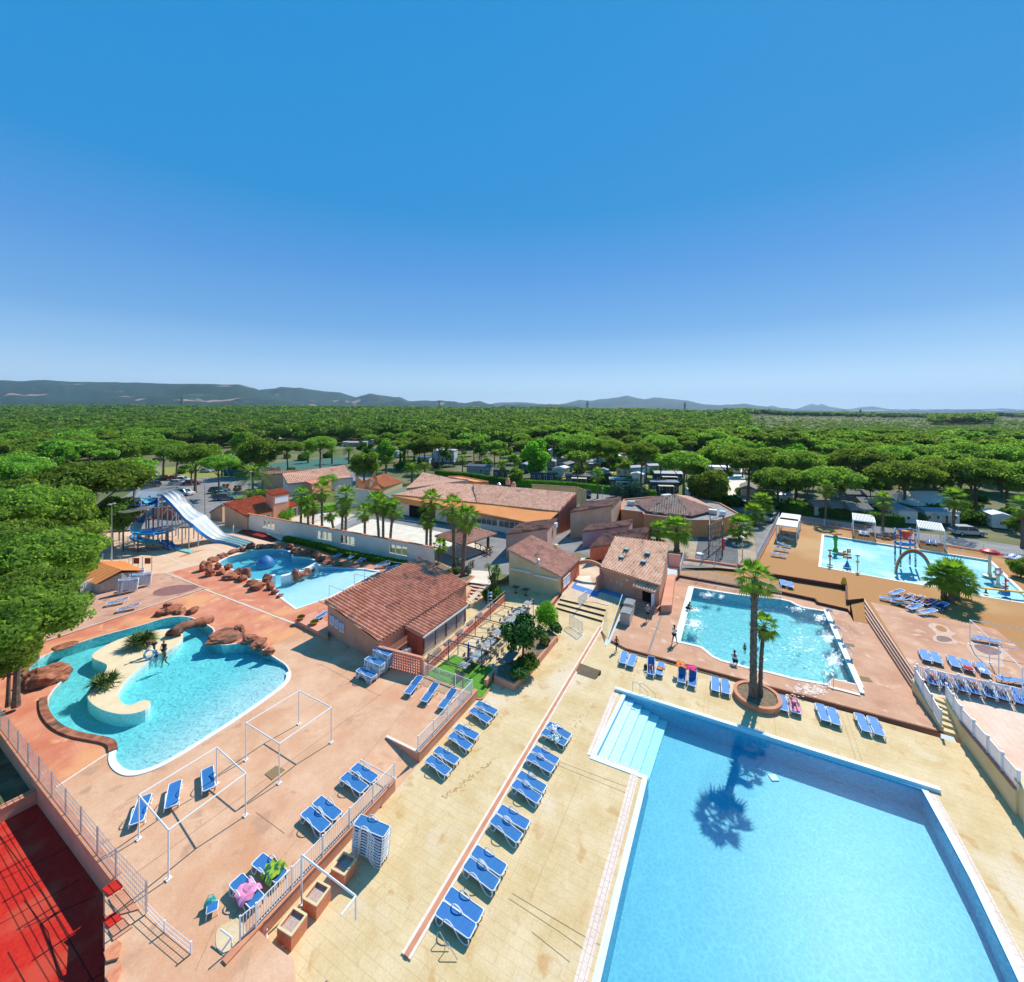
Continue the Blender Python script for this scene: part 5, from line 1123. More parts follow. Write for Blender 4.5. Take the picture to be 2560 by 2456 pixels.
def tree(kind,x,y,z,hc,r,label,name="umbrella_pine",group=None,cat="tree",rot=None):
 """hc: height of the middle of the crown above the ground, r: crown radius"""
 tm,cm=kind;base_h={True:7.6}.get(tm.name.startswith("trunk")and kind in PN+PM,6.0 if kind in PR else 4.5);br=5.2 if kind in PN+PM else(4.0 if kind in PR else 3.4)
 t=thing(name,label,cat,(x,y,z),rot if rot is not None else random.uniform(0,6.28),group)
 s=r/br;tr=objm("trunk",tm,t);tr.scale=(s,s,(hc+.3*s)/base_h);cr=objm("crown",cm,t,(0,0,hc));cr.scale=(s,s,s*random.uniform(.9,1.15));return t
NEAR=[(-70,1640,3.6,3.6,'R',"low bushy pine cut by the left edge, lowest on the picture"),(20,1620,4.2,2.2,'R',"small bushy pine at the left edge beside the lagoon rocks"),(-20,1560,6.6,4.4,'N',"large leafy pine at the left edge beside the lagoon, its branches over the paving"),(40,1480,7.2,3.6,'N',"rounded pine at the left edge just above the nearest pine"),(85,1390,7.8,4.6,'N',"broad dark pine beside the orange roofed hut"),(-30,1370,8.0,5.5,'N',"broad pine cut by the left edge behind the hut"),(165,1425,5.5,2.4,'R',"small dense pine touching the white gate by the hut"),(30,1275,8.6,6.0,'N',"wide pine at the left edge behind the two nearest pines"),(150,1300,7.4,4.6,'R',"light green pine left of the water slide lamps"),(235,1205,9.5,6.6,'N',"very wide tall pine left of the car park, its shaded side to the camera"),(120,1225,9.0,6.0,'N',"pine left of the very wide tall one by the car park"),(280,1290,5.0,3.2,'R',"shrubby pine right behind the blue and white slide tower"),(335,1175,8.0,4.2,'R',"slim pine standing left of the road bend"),(20,1185,9.0,6.0,'N',"pine crown at the left edge, third row back"),(488,1138,8.6,6.2,'N',"flat topped umbrella pine standing over the red and white parked cars"),(548,1156,7.6,4.4,'N',"umbrella pine just right of the flat topped one, by the silver car"),(408,1118,9.0,6.0,'N',"tall pine group head over the traffic island"),(440,1128,8.4,5.0,'N',"pine on the traffic island right of the tall group head"),(645,1128,8.0,6.2,'R',"rounded tree behind the big date palm"),(615,1110,8.6,5.0,'R',"tree left of the green court fence"),(720,1118,8.0,5.0,'N',"pine above the green court, left one of two"),(800,1112,8.2,5.6,'N',"pine above the green court, right one of two"),(910,1160,5.2,4.6,'R',"dark conical conifer between the pink roof and the orange house"),(965,1125,7.5,4.0,'B',"bright round tree beside the dark conifer"),(1062,1112,8.6,5.2,'R',"rounded tree in front of the pale two storey home"),(1098,1108,9.0,4.4,'N',"small umbrella pine beside the pale two storey home"),(1340,1140,7.0,5.6,'B',"bright green leafy tree among the grey mobile homes"),(1455,1112,9.4,6.6,'N',"wide umbrella pine over the centre of the mobile homes"),(1525,1120,8.6,5.2,'N',"umbrella pine right of the wide central one"),(1602,1125,9.2,5.0,'N',"dark thin crowned pine over the mobile homes, right of centre"),(1650,1108,9.6,5.6,'N',"high umbrella pine right of the thin crowned one"),(1708,1158,8.0,5.6,'N',"big bushy umbrella pine behind the hip roofed hall"),(1772,1210,5.4,4.4,'R',"yellow green pine in front of the hedge by the sandy path"),(1815,1142,8.6,6.2,'N',"large pine left of the sandy path"),(1870,1150,8.6,5.8,'N',"large shaded pine beside the sandy path"),(1945,1200,5.3,5.4,'N',"dense dark pine right of the sandy path, over the blue hut"),(1990,1160,7.1,6.0,'N',"wide pine above the thatched huts, leftmost"),(2080,1196,6.5,5.4,'N',"umbrella pine above the thatched hut with the blue door"),(2150,1152,7.5,6.2,'N',"umbrella pine behind the thatched huts, second row"),(2262,1188,6.9,6.0,'N',"broad umbrella pine over the white marquee, left one"),(2340,1180,6.9,6.4,'N',"broad umbrella pine over the white marquee, right one"),(2440,1182,7.3,6.0,'N',"open crowned pine with bare grey limbs near the right edge"),(2520,1188,7.1,6.0,'N',"open crowned pine with bare limbs, second from the right edge"),(2600,1200,7.1,6.0,'N',"pine cut by the right edge of the picture"),(2220,1140,7.9,6.0,'N',"pine in the second row behind the marquee"),(2400,1140,7.9,6.6,'N',"pine in the second row behind the bare limbed ones"),(2500,1142,7.9,6.0,'N',"rightmost pine of the second row"),(2540,1310,1.6,1.4,'R',"small pine bush at the right edge above the splash pad corner"),(2552,1420,1.2,1.3,'R',"low green bush at the right edge beside the splash pad")]
KN={'N':PN,'R':PR,'B':PB}
for i,(x,y,hc,r,kd_,lb)in enumerate(NEAR):
 z0=GZ if not lb.startswith(("small pine bush","low green bush"))else 1.0
 p=P(x,y,z0+hc+(1.0 if kd_=='N' else 0));tree(KN[kd_][i%len(KN[kd_])],p.x,p.y,z0,hc,r,lb,name="umbrella_pine" if kd_=='N' else("leafy_tree" if kd_=='B' else "bushy_pine"))
placed=[tuple(P(x,y,GZ+hc+1).xy)+(r,)for x,y,hc,r,kd_,lb in NEAR]
def clear_zone(x,y):
 """village, camp lanes and scrubland have no wood"""
 u=CX+x/y*FP;v=HY+(CH-GZ)*FP/y
 lim=1172
 for(a,la),(b_,lb)in zip([(-900,1235),(60,1215),(330,1180),(360,1140),(600,1118),(900,1112),(1000,1100),(1120,1122),(1300,1128),(1700,1140),(1900,1180),(2560,1205),(3300,1240)],[(60,1215),(330,1180),(360,1140),(600,1118),(900,1112),(1000,1100),(1120,1122),(1300,1128),(1700,1140),(1900,1180),(2560,1205),(3300,1240),(9999,1240)]):
  if a<=u<=b_:lim=la+(lb-la)*(u-a)/(b_-a);break
 if v>lim:return True
 if u>1870 and v<1150+8*math.sin(u/90)and v>1046-(u-2200)*.006 and not(2330<u<2480 and v<1062):
  return True
 return False
cand=[];g=np.random.default_rng(5);cell={}
def ok(x,y,d):
 cx_,cy_=int(x//8),int(y//8)
 for i in range(cx_-1,cx_+2):
  for j in range(cy_-1,cy_+2):
   for(a,b_,r_)in cell.get((i,j),()):
    if(a-x)**2+(b_-y)**2<(d*.5+r_*.5)**2*1.0:return False
 return True
for(x,y,r)in placed:cell.setdefault((int(x//8),int(y//8)),[]).append((x,y,r*1.6))
for _ in range(90000):
 y=60+640*g.random()**.62;x=(g.random()*2-1)*y*1.34
 if clear_zone(x,y):continue
 r=g.uniform(4.0,7.2)
 if ok(x,y,r*1.22):cell.setdefault((int(x//8),int(y//8)),[]).append((x,y,r*1.22));cand.append((x,y,r))
lanes=[]
for _ in range(9000):
 u=g.uniform(900,2560);v=g.uniform(1108,1250);p=P(u,v,GZ)
 if clear_zone(p.x,p.y)and v<(1172 if u<1750 else 1196 if u<1950 else 1255):
  r=g.uniform(2.8,4.6)
  if ok(p.x,p.y,r*1.7)and len(lanes)<175:cell.setdefault((int(p.x//8),int(p.y//8)),[]).append((p.x,p.y,r*1.7));lanes.append((p.x,p.y,r))
for i,(x,y,r)in enumerate(lanes):
 if i%3==2:tree(PX[i%3],x,y,GZ,5.6,r*.8,"leafy round tree growing between the mobile homes","leafy_tree","leafy trees between the mobile homes")
 else:tree(PM[i%4],x,y,GZ,random.uniform(6.6,8.6),r,"thin umbrella pine growing between the mobile homes",group="pines standing between the mobile homes")
cand.sort(key=lambda c:c[1]*1.0 if abs(c[0])<c[1]*1.26 else 1e5+c[1])
NT=205
for i,(x,y,r)in enumerate(cand[:NT]):
 tree(PX[i%3]if i%7==3 else PM[i%4],x,y,terr(x,y)-.3,8.2+random.uniform(-2.0,1.6)-(1.6 if i%7==3 else 0),r*(.8 if i%7==3 else 1),"tree in the near part of the wood around the camp","wood_tree","trees of the surrounding wood")
M_wood_=bpy.data.materials.new("wood_canopy");M_wood_.use_nodes=True;N,L,bs=nodes_of(M_wood_);bs.inputs["Roughness"].default_value=.85;bs.inputs["Specular IOR Level"].default_value=.08
at=N.new("ShaderNodeAttribute");at.attribute_name="tone";cr_=N.new("ShaderNodeValToRGB");L.new(at.outputs["Fac"],cr_.inputs[0])
cr_.color_ramp.elements[0].color=(0.075,0.150,0.022,1);cr_.color_ramp.elements[1].color=(0.155,0.245,0.045,1);e_m=cr_.color_ramp.elements.new(.93);e_m.color=(0.130,0.220,0.040,1);cr_.color_ramp.elements[-1].color=(0.17,0.17,0.08,1)
tc_=N.new("ShaderNodeTexCoord");nz_=N.new("ShaderNodeTexNoise");nz_.inputs["Scale"].default_value=.35;nz_.inputs["Detail"].default_value=6;L.new(tc_.outputs["Object"],nz_.inputs["Vector"])
mr_=N.new("ShaderNodeMapRange");mr_.inputs[1].default_value=.3;mr_.inputs[2].default_value=.7;mr_.inputs[3].default_value=.7;mr_.inputs[4].default_value=1.25;L.new(nz_.outputs["Fac"],mr_.inputs[0]);hv_=N.new("ShaderNodeHueSaturation");L.new(mr_.outputs[0],hv_.inputs["Value"]);L.new(cr_.outputs[0],hv_.inputs["Color"]);L.new(hv_.outputs[0],bs.inputs["Base Color"]);add_trans(M_wood_)
def lod(seed,n,size,R_=5.0,H_=2.6):
 g=np.random.default_rng(seed);a=g.uniform(0,2*math.pi,n);rr_=np.sqrt(g.random(n));lump=1+.16*np.sin(a*5+seed)
 r=rr_*R_*lump;z=H_*np.sqrt(np.maximum(0,1-rr_**2))*g.uniform(.7,1.1,n)
 C=np.stack([r*np.cos(a),r*np.sin(a),z],1);d=unit(np.stack([np.cos(a)*rr_,np.sin(a)*rr_,.5+.5*np.sqrt(1-rr_**2)],1));V,F=leaves(C,d,size,g,.55,.75)
 V2,F2=core_ball(np.array([0,0,0.1]),np.array([R_*.88,R_*.88,H_*.82]),g,9,5);return np.concatenate([V,V2]),np.concatenate([F,F2+len(V)])
def scatter(pos,base,Vs,Fs,Ts,o,g):
 for(x,y,r)in pos:
  V,F=base[g.integers(len(base))];a=g.uniform(0,6.28);s=r/5.0;c_,s_=math.cos(a)*s,math.sin(a)*s
  W=np.stack([V[:,0]*c_-V[:,1]*s_+x,V[:,0]*s_+V[:,1]*c_+y,V[:,2]*s*g.uniform(.8,1.2)+terr(x,y)+7.2+g.uniform(-2.4,1.8)],1)
  Vs.append(W);Fs.append(F+o);t=g.random();Ts.append(np.full(len(W),t));o+=len(W)
 return o
Vs,Fs,Ts=[],[],[];o=0;rest=cand[NT:]
LA=[lod(100+k,150,.75)for k in range(4)];LB=[lod(110+k,60,1.15)for k in range(4)];LC=[lod(120+k,22,1.9)for k in range(4)]
o=scatter([c for c in rest if c[1]<330],LA,Vs,Fs,Ts,o,g);o=scatter([c for c in rest if c[1]>=330],LB,Vs,Fs,Ts,o,g)
far=[]
for _ in range(16000):
 y=690+1500*g.random()**1.15;x=(g.random()*2-1)*y*1.32
 if not clear_zone(x,y):far.append((x,y,g.uniform(4.5,9.5)))
o=scatter(far,LC,Vs,Fs,Ts,o,g)
me=np_mesh("pine_wood",np.concatenate(Vs),np.concatenate(Fs),M_wood_,np.concatenate(Ts))
tag(objm("pine_wood",me),"far umbrella pine wood reaching to the horizon on both sides","wood",kind="stuff")
Vs,Fs,Ts=[],[],[];o=0
SB=[lod(140+k,22,.95,3.0,1.5)for k in range(3)]
for _ in range(15000):
 u=g.uniform(1830,2620);v=g.uniform(1042,1160);p=P(u,v,GZ)
 if clear_zone(p.x,p.y)and v<1160:
  V,F=SB[g.integers(3)];s=g.uniform(.25,.7)*(1.9 if g.random()<.05 else 1);W=V*s+np.array([p.x,p.y,terr(p.x,p.y)]);Vs.append(W);Fs.append(F+o);Ts.append(np.full(len(W),g.uniform(.2,1.0)));o+=len(W)
me=np_mesh("scrub",np.concatenate(Vs),np.concatenate(Fs),M_wood_,np.concatenate(Ts));tag(objm("scrub",me),"low scrub bushes covering the open heath at the right","scrub",kind="stuff")
b=MB();
for(u0,v0),(u1,v1)in(((2110,1094),(2125,1083)),((2125,1083),(2150,1074))):b.beam(P(u0,v0,GZ)+Vector((0,0,5)),P(u1,v1,GZ)+Vector((0,0,5)),4,.1)
def fan_crown(name,seed,nf=26,pl=.85,bl=.92,m=M_fan,droop=1.0,skirt=10):
 g=random.Random(seed);b=MB()
 for i in range(nf+skirt):
  az=i*2.39996;dead=i>=nf;el=R(78-118*((i%nf)+.5)/nf)if not dead else R(-62-g.uniform(0,20));el+=g.uniform(-.12,.12);L=pl*g.uniform(.85,1.15)*(.55 if dead else 1)
  d=Vector((math.cos(az)*math.cos(el),math.sin(az)*math.cos(el),math.sin(el)));side=Vector((-math.sin(az),math.cos(az),0));up=side.cross(d)*-1;up=d.cross(side);up=up if up.z>0 else-up
  tip=d*L;b.tube([Vector((0,0,0)),tip*.6+Vector((0,0,-.02)),tip],.02,3,0,cap=False)
  nl=11
  for k in range(nl):
   a=R(-82+164*k/(nl-1));l=bl*(1-.28*abs(math.sin(a)))*g.uniform(.9,1.08);v=(d*math.cos(a)+side*math.sin(a)).normalized();w_=side*math.cos(a)-d*math.sin(a)
   fall=Vector((0,0,-1))*l*(.16+.3*(1-max(0,math.sin(el))))*droop
   m1=tip+v*l*.55+fall*.25+up*.03;e1=tip+v*l+fall;hw=.075*l/.9
   b.add([tip,m1-w_*hw,e1,m1+w_*hw],[(0,1,2,3)],1 if dead else 0)
 o=b.build(name,[m,M_dead],world=False);me=o.data;bpy.data.objects.remove(o);return me
M_dead=mat("dead_palm_leaf",(0.20,0.15,0.07),(0.30,0.23,0.12),scale=2,rough=1)
FC=[fan_crown("crown",s)for s in range(3)];FCL=[fan_crown("crown",7,46,1.25,1.3,droop=.8,skirt=0)]
def palm_trunk(seed,h,r,bend=0.0,rough_=1.0):
 g=random.Random(seed);b=MB();n=max(6,int(h/.28));pts,rs=[],[]
 for i in range(n+1):
  t=i/n;pts.append(Vector((bend*t*t,.3*bend*t,h*t)));rs.append(r*(1.25-.35*t if t<.1 else 1.0-.15*t)*(1+(.10 if i%2 else-.04)*rough_))
 b.tube(pts,r,9,rs=rs)
 for i in range(int(h*9)):
  t=g.random();z=h*t;a=g.uniform(0,6.28);c=Vector((bend*t*t,.3*bend*t,z));d=Vector((math.cos(a),math.sin(a),.55));b.add([c+Vector((-d.y,d.x,0))*.06+d*r*.8,c-Vector((-d.y,d.x,0))*.06+d*r*.8,c+d*(r+.14)],[(0,1,2)])
 o=b.build("trunk",M_trunk,world=False);me=o.data;bpy.data.objects.remove(o);return me,pts[-1]
def palm(x,yb,zb,yc,rc,label,bend=0.0,r=.2,big=False,k=0,group=None):
 base,zt=vert(x,yc,yb,zb);h=zt-zb;t=thing("fan_palm",label,"palm",(base.x,base.y,zb),0,group)
 me,top=palm_trunk(k,h,r,bend);objm("trunk",me,t);c=objm("crown",(FCL if big else FC)[k%(1 if big else 3)],t,top);s=rc/(2.7 if big else 1.62);c.scale=(s,s,s);c.rotation_euler=(0,0,k*1.7);return t
palm(1883,1742,.35,1447,1.6,"tall fan palm with a thick trunk in the round planter by the big pool",.15,.25,k=0)
palm(1901,1738,.35,1566,1.15,"shorter slim fan palm beside the tall one in the round planter",.35,.15,k=1)
for i,(x,yb,yc,rc,bd,lb)in enumerate([(752,1342,1240,1.9,.1,"first palm behind the white wall, counting from the left"),(771,1343,1268,1.8,-.1,"second palm behind the white wall, leaning a little"),(782,1346,1262,1.8,.1,"third palm behind the white wall, close to the second"),(805,1352,1226,2.1,0,"tallest palm of the left cluster behind the white wall"),(836,1358,1283,1.5,-.6,"short leaning palm with a small head in the palm row"),(855,1362,1270,1.6,.1,"palm just left of the tall one in the middle of the row"),(864,1364,1242,2.1,.1,"tall palm in the middle of the row, right of the short leaning one"),(912,1371,1280,1.7,0,"straight palm left of the one standing in front of the wall"),(958,1378,1266,1.6,0,"palm right of the one standing in front of the wall"),(975,1380,1274,1.9,.5,"palm with yellowish head, last before the big gap in the row"),(1066,1396,1302,1.5,.1,"low palm with a yellowing head at the right end of the white wall"),(1076,1396,1254,2.0,.1,"tall palm behind the low yellowing one at the wall's end")]):
 palm(x,yb,GZ,yc,rc,lb,bd,.2,k=i)
palm(948,1386,.55,1256,2.0,"palm rising in front of the long white wall",-.45,.2,k=4)
palm(1135,1421,.95,1272,2.1,"tall palm in the raised bed, left one of the pair before the kiosk",-.2,.24,k=5)
palm(1157,1440,.95,1296,2.1,"tall palm in the raised bed, right one of the pair before the kiosk",.5,.26,k=6)
palm(1096,1412,.6,1366,1.3,"small palm with a whitish trunk at the corner of the white wall",.2,.12,k=7)
for i,(x,yb,yc,rc,lb)in enumerate([(2064,1310,1222,1.9,"palm on the splash pad deck, leftmost of four by the back fence"),(2207,1328,1252,1.9,"palm on the splash pad deck between the two slatted pergolas"),(2384,1336,1246,2.3,"tall palm behind the right slatted pergola"),(2556,1372,1268,2.1,"palm at the right edge of the picture by the back fence"),(1494,1247,1185,1.9,"lone palm on the street island behind the restaurant"),(1572,1226,1204,1.7,"palm in the hedge before the dark mobile homes"),(1297,1206,1172,1.9,"palm at the left end of the grey mobile homes"),(1156,1182,1148,1.9,"palm left of the parked dark car behind the restaurant"),(1254,1205,1163,2.0,"palm by the clipped hedge above the restaurant roofs"),(478,1215,1170,1.7,"slender palm between the parked cars and the slide")]):
 palm(x,yb,GZ if i!=1 else .9,yc,rc,lb,.1,.2,k=i+2)
for i,(x,yb,yc,rc,lb)in enumerate([(1692,1380,1325,2.9,"big full fan palm left of the playground"),(1646,1352,1326,2.1,"smaller fan palm left of the big full one by the playground"),(1851,1352,1318,2.7,"full fan palm at the top right corner of the playground"),(1886,1314,1284,2.6,"full fan palm behind the playground, second from the front"),(1905,1298,1258,2.8,"full fan palm behind the playground, third from the front"),(1917,1270,1228,2.5,"full fan palm farthest back behind the playground")]):
 palm(x,yb,GZ,yc,rc,lb,0,.38,True,i)
cl=thing("fan_palm_cluster","low clump of three fan palms on one root at the splash pad","palm",P(2378,1506,1.0))
for k,(x,yb,yc,bd,rc)in enumerate(((2360,1500,1447,-.5,1.9),(2379,1507,1438,.1,2.1),(2392,1498,1456,.7,1.9))):
 base,zt=vert(x,yc,yb,1.0);me,top=palm_trunk(k,zt-1.0,.26,bd);o1_=objm("trunk",me,cl,base-cl.location);c=objm("crown",FCL[0],o1_,top);c.scale=(rc/2.5,)*3;c.rotation_euler=(0,0,k*2.0)
def date_crown(seed,nf=46,L=3.2):
 g=random.Random(seed);b=MB()
 for i in range(nf):
  az=i*2.39996;el=R(80-105*(i+.5)/nf);d=Vector((math.cos(az),math.sin(az),0));side=Vector((-d.y,d.x,0));l=L*g.uniform(.85,1.1);pts=[]
  for k in range(9):
   t=k/8;pts.append(d*(l*t*math.cos(el))+Vector((0,0,l*(t*math.sin(el)-.42*t*t))))
  for k in range(8):
   t=(pts[k+1]-pts[k]).normalized();w_=.5*math.sin(math.pi*(k+.8)/9.5)+.08
   for s in(-1,1):
    for h in(0,.5):
     p=pts[k].lerp(pts[k+1],h);q=p+(side*s*w_+t*w_*.7-Vector((0,0,w_*.35)));b.add([p,p+t*.13,q],[(0,1,2)])
  b.tube(pts[::2],.03,3,cap=False)
 o=b.build("crown",M_date,world=False);me=o.data;bpy.data.objects.remove(o);return me
DC=date_crown(3)
for k,(x,yb,yc,rc,lb)in enumerate([(632,1228,1186,5.0,"largest date palm with long arching fronds beside the car park lawn"),(625,1256,1240,2.6,"low date palm on the lawn, left of the sign tower"),(648,1258,1238,2.8,"low date palm on the lawn, nearest the sign tower"),(665,1255,1238,2.4,"third low date palm in the lawn group"),(965,1184,1150,3.0,"date palm beside the road between conifer and orange house"),(1030,1210,1172,3.4,"date palm with orange tinted fronds above the terracotta roof"),(1062,1196,1166,2.6,"date palm right of the orange tinted one"),(935,1190,1172,2.4,"short date palm at the foot of the conifer"),(830,1160,1128,2.8,"palm beyond the green court, left one"),(872,1160,1126,2.8,"palm beyond the green court, right one"),(770,1158,1135,2.6,"palm beyond the green court behind its fence")]):
 base,zt=vert(x,yc,yb,GZ);t=thing("date_palm",lb,"palm",base);me,top=palm_trunk(k,max(.5,zt-GZ),.32);objm("trunk",me,t);c=objm("crown",DC,t,top);c.scale=(rc/3.2,)*3;c.rotation_euler=(0,0,k)
def hedge(name,label,px,z,h,th,m=M_hedge,size=.13,dens=150,cat="hedge",stuff=None):
 g=np.random.default_rng(len(label));pts=PP(px,z);Vs,Fs=[],[];o=0;c0=Vector(pts[0])
 for i in range(len(pts)-1):
  a,b_=np.array(pts[i]-c0),np.array(pts[i+1]-c0);L=np.linalg.norm(b_-a);d=(b_-a)/L;nrm=np.array([-d[1],d[0],0]);k=int(L*dens)
  t=g.random(k)*L;f=g.integers(0,3,k);s=g.choice([-1,1],k);v=g.random(k)
  off=np.where(f==0,(g.random(k)*2-1),s)*th/2;zz=np.where(f==0,h,v*h)
  C=a+np.outer(t,d)+np.outer(off*g.uniform(.85,1.12,k),nrm)+np.outer(zz*g.uniform(.9,1.07,k),[0,0,1]);Nn=np.where((f==0)[:,None],np.array([[0,0,1.]]),np.outer(s,nrm));V,F=leaves(C,Nn,size,g);Vs.append(V);Fs.append(F+o);o+=len(V)
  w2=nrm*th*.42;q=[a-w2,b_-w2,b_+w2,a+w2];V=np.array([p for p in q]+[p+np.array([0,0,h*.93])for p in q]);Vs.append(V);Fs.append(np.array([(0,1,5,4),(1,2,6,5),(2,3,7,6),(3,0,4,7),(4,5,6,7)])+o);o+=8
 return tag(objm(name,np_mesh(name,np.concatenate(Vs),np.concatenate(Fs),m),None,c0),label,cat)
def bush(name,label,x,y,z,r,h,m=M_bright,n=1500,size=.1,cat="shrub",clumps=None,seed=1):
 p=P(x,y,z);cl_=clumps or[((0,0,h*.5),(r,r,h*.5))]+[((math.cos(a)*r*.5,math.sin(a)*r*.5,h*(.35+.35*(i%2))),(r*.6,r*.6,h*.33))for i,a in enumerate((0,1.3,2.6,3.9,5.2))]
 return tag(objm(name,crown(name,seed,cl_,n,size,m),None,p),label,cat)
hedge("hedge","long clipped hedge behind the back fence of the splash pad",[(1945,1279),(2120,1300),(2262,1318)],GZ,1.9,1.4,M_dark)
hedge("hedge","short clipped hedge beside the sandy path behind the hip roofed hall",[(1745,1256),(1826,1264)],GZ,2.0,1.6,M_dark)
hedge("hedge","green hedge in front of the dark mobile homes, behind the restaurant",[(1270,1214),(1420,1222),(1560,1238),(1640,1246)],GZ,1.8,1.2,M_hedge)
hedge("hedge","dark hedge left of the dark mobile homes, above the flat orange outbuilding",[(1090,1190),(1180,1198),(1275,1214)],GZ,1.8,1.6,M_dark)
hedge("planting_strip","strip of low plants along the foot of the long white wall",[(712,1352),(800,1372),(850,1388),(1015,1418)],.55,.75,.9,M_hedge,.12,180,"plants")
hedge("flower_bed","flowering bed along the car park lawn left of the sign tower",[(592,1254),(640,1268),(700,1262)],GZ,.7,1.4,mat("flower_bed_leaves",(0.06,0.13,0.03),(0.35,0.12,0.09),scale=2.5,rough=1,lo=.45,hi=.62),.12,90,"plants")
bush("conifer","blue green conifer bush left one of two behind the tall tan block",1548,1245,GZ,2.3,3.4,mat("blue_green_needles",(0.03,0.09,0.05),(0.06,0.14,0.08),scale=1,rough=.9),2600,.16,"shrub")
bush("conifer","blue green conifer bush right one of two behind the tall tan block",1590,1245,GZ,2.6,3.8,MATS["blue_green_needles"],2600,.16,"shrub",seed=2)
for k,(x,yb,yt,lb)in enumerate(((1011,1168,1098,"tallest slim cypress near the pale two storey home"),(1001,1170,1130,"shorter slim cypress left of the tallest"),(1036,1164,1130,"dark cypress right of the tallest"),(1048,1162,1136,"dark cypress nearest the pale home"))):
 p,zt=vert(x,yt,yb,GZ);h=zt-GZ;tag(objm("cypress",crown("cypress",80+k,[((0,0,h*t),(.75*(1.05-t),.75*(1.05-t),h*.12))for t in(.1,.25,.4,.55,.7,.85)],900,.22,M_dark),None,p),lb,"cypress")
bush("clipped_bush","tall clipped green bush beside the arbour, by the three steps",1366,1568,.35,1.1,2.3,M_bright,4200,.075,seed=3)
t=thing("mulberry_tree","small leafy tree in the planter beside the arbour","tree",P(1307,1642,.5));b=MB();b.tube([(0,0,0),(.05,0,.9),(.0,0,1.7)],.1,7);b.build("trunk",M_bark,t,world=False)
objm("crown",crown("crown",90,round_clumps(21,1.9,1.15,24),3000,.17,mat("broad_leaves",(0.02,0.085,0.008),(0.06,0.17,0.02),scale=2.5,rough=.7)),t,(0,0,2.15))
t=thing("yucca_tree","tall yucca with several spiky heads in front of the snack bar","plant",P(1235,1490,.1));b=MB()
for a_,r_,h_ in((0,.3,3.2),(1.5,.6,2.8),(3,.7,3.4),(4.4,.5,2.5),(5.4,.9,2.9)):b.tube([(0,0,0),(math.cos(a_)*r_*.5,math.sin(a_)*r_*.5,h_*.5),(math.cos(a_)*r_,math.sin(a_)*r_,h_)],.08,5)
b.build("trunk",M_bark,t,world=False);b=MB();gg=random.Random(4)
def spiky(b,c,n,L,w_,up=.1):
 for i in range(n):
  z=gg.uniform(-.35,1);a=gg.uniform(0,6.28);r=math.sqrt(max(0,1-z*z));d=Vector((r*math.cos(a),r*math.sin(a),z+up)).normalized();s=Vector((-math.sin(a),math.cos(a),0))*w_;l=L*gg.uniform(.8,1.1);e_=c+d*l+Vector((0,0,-.18*l));m_=c+d*l*.55
  b.add([c,m_-s,e_,m_+s],[(0,1,2,3)])
for a_,r_,h_ in((0,.3,3.2),(1.5,.6,2.8),(3,.7,3.4),(4.4,.5,2.5),(5.4,.9,2.9),(1,.2,2.2),(3.6,.3,1.9)):spiky(b,Vector((math.cos(a_)*r_,math.sin(a_)*r_,h_)),80,.75,.04)
b.build("leaves",mat("yucca_leaves",(0.10,0.19,0.03),(0.20,0.30,0.06),scale=2,rough=.7),t,world=False)
bush("shrub","dark spreading shrub at the foot of the yucca",1232,1500,0,1.2,1.3,M_dark,1500,.16)
for k,(x,y,z,L,n,lb)in enumerate(((352,1612,.68,1.15,620,"large dark clump of spiky leaves on the sand coloured island"),(262,1712,.68,1.0,420,"smaller clump of spiky leaves at the narrow part of the island"))):
 b=MB();gg=random.Random(k);p=P(x,y,z)
 for j in range(7 if k==0 else 5):a=j*1.2;spiky(b,p+Vector((math.cos(a)*.5,math.sin(a)*.35,.25 if k==0 else .12)),n//7,L,.045,.35)
 b.build("agave",mat("spiky_leaves",(0.06,0.12,0.02),(0.15,0.21,0.04),scale=3,rough=.6),tagd=(lb,"plant"),loc=p)
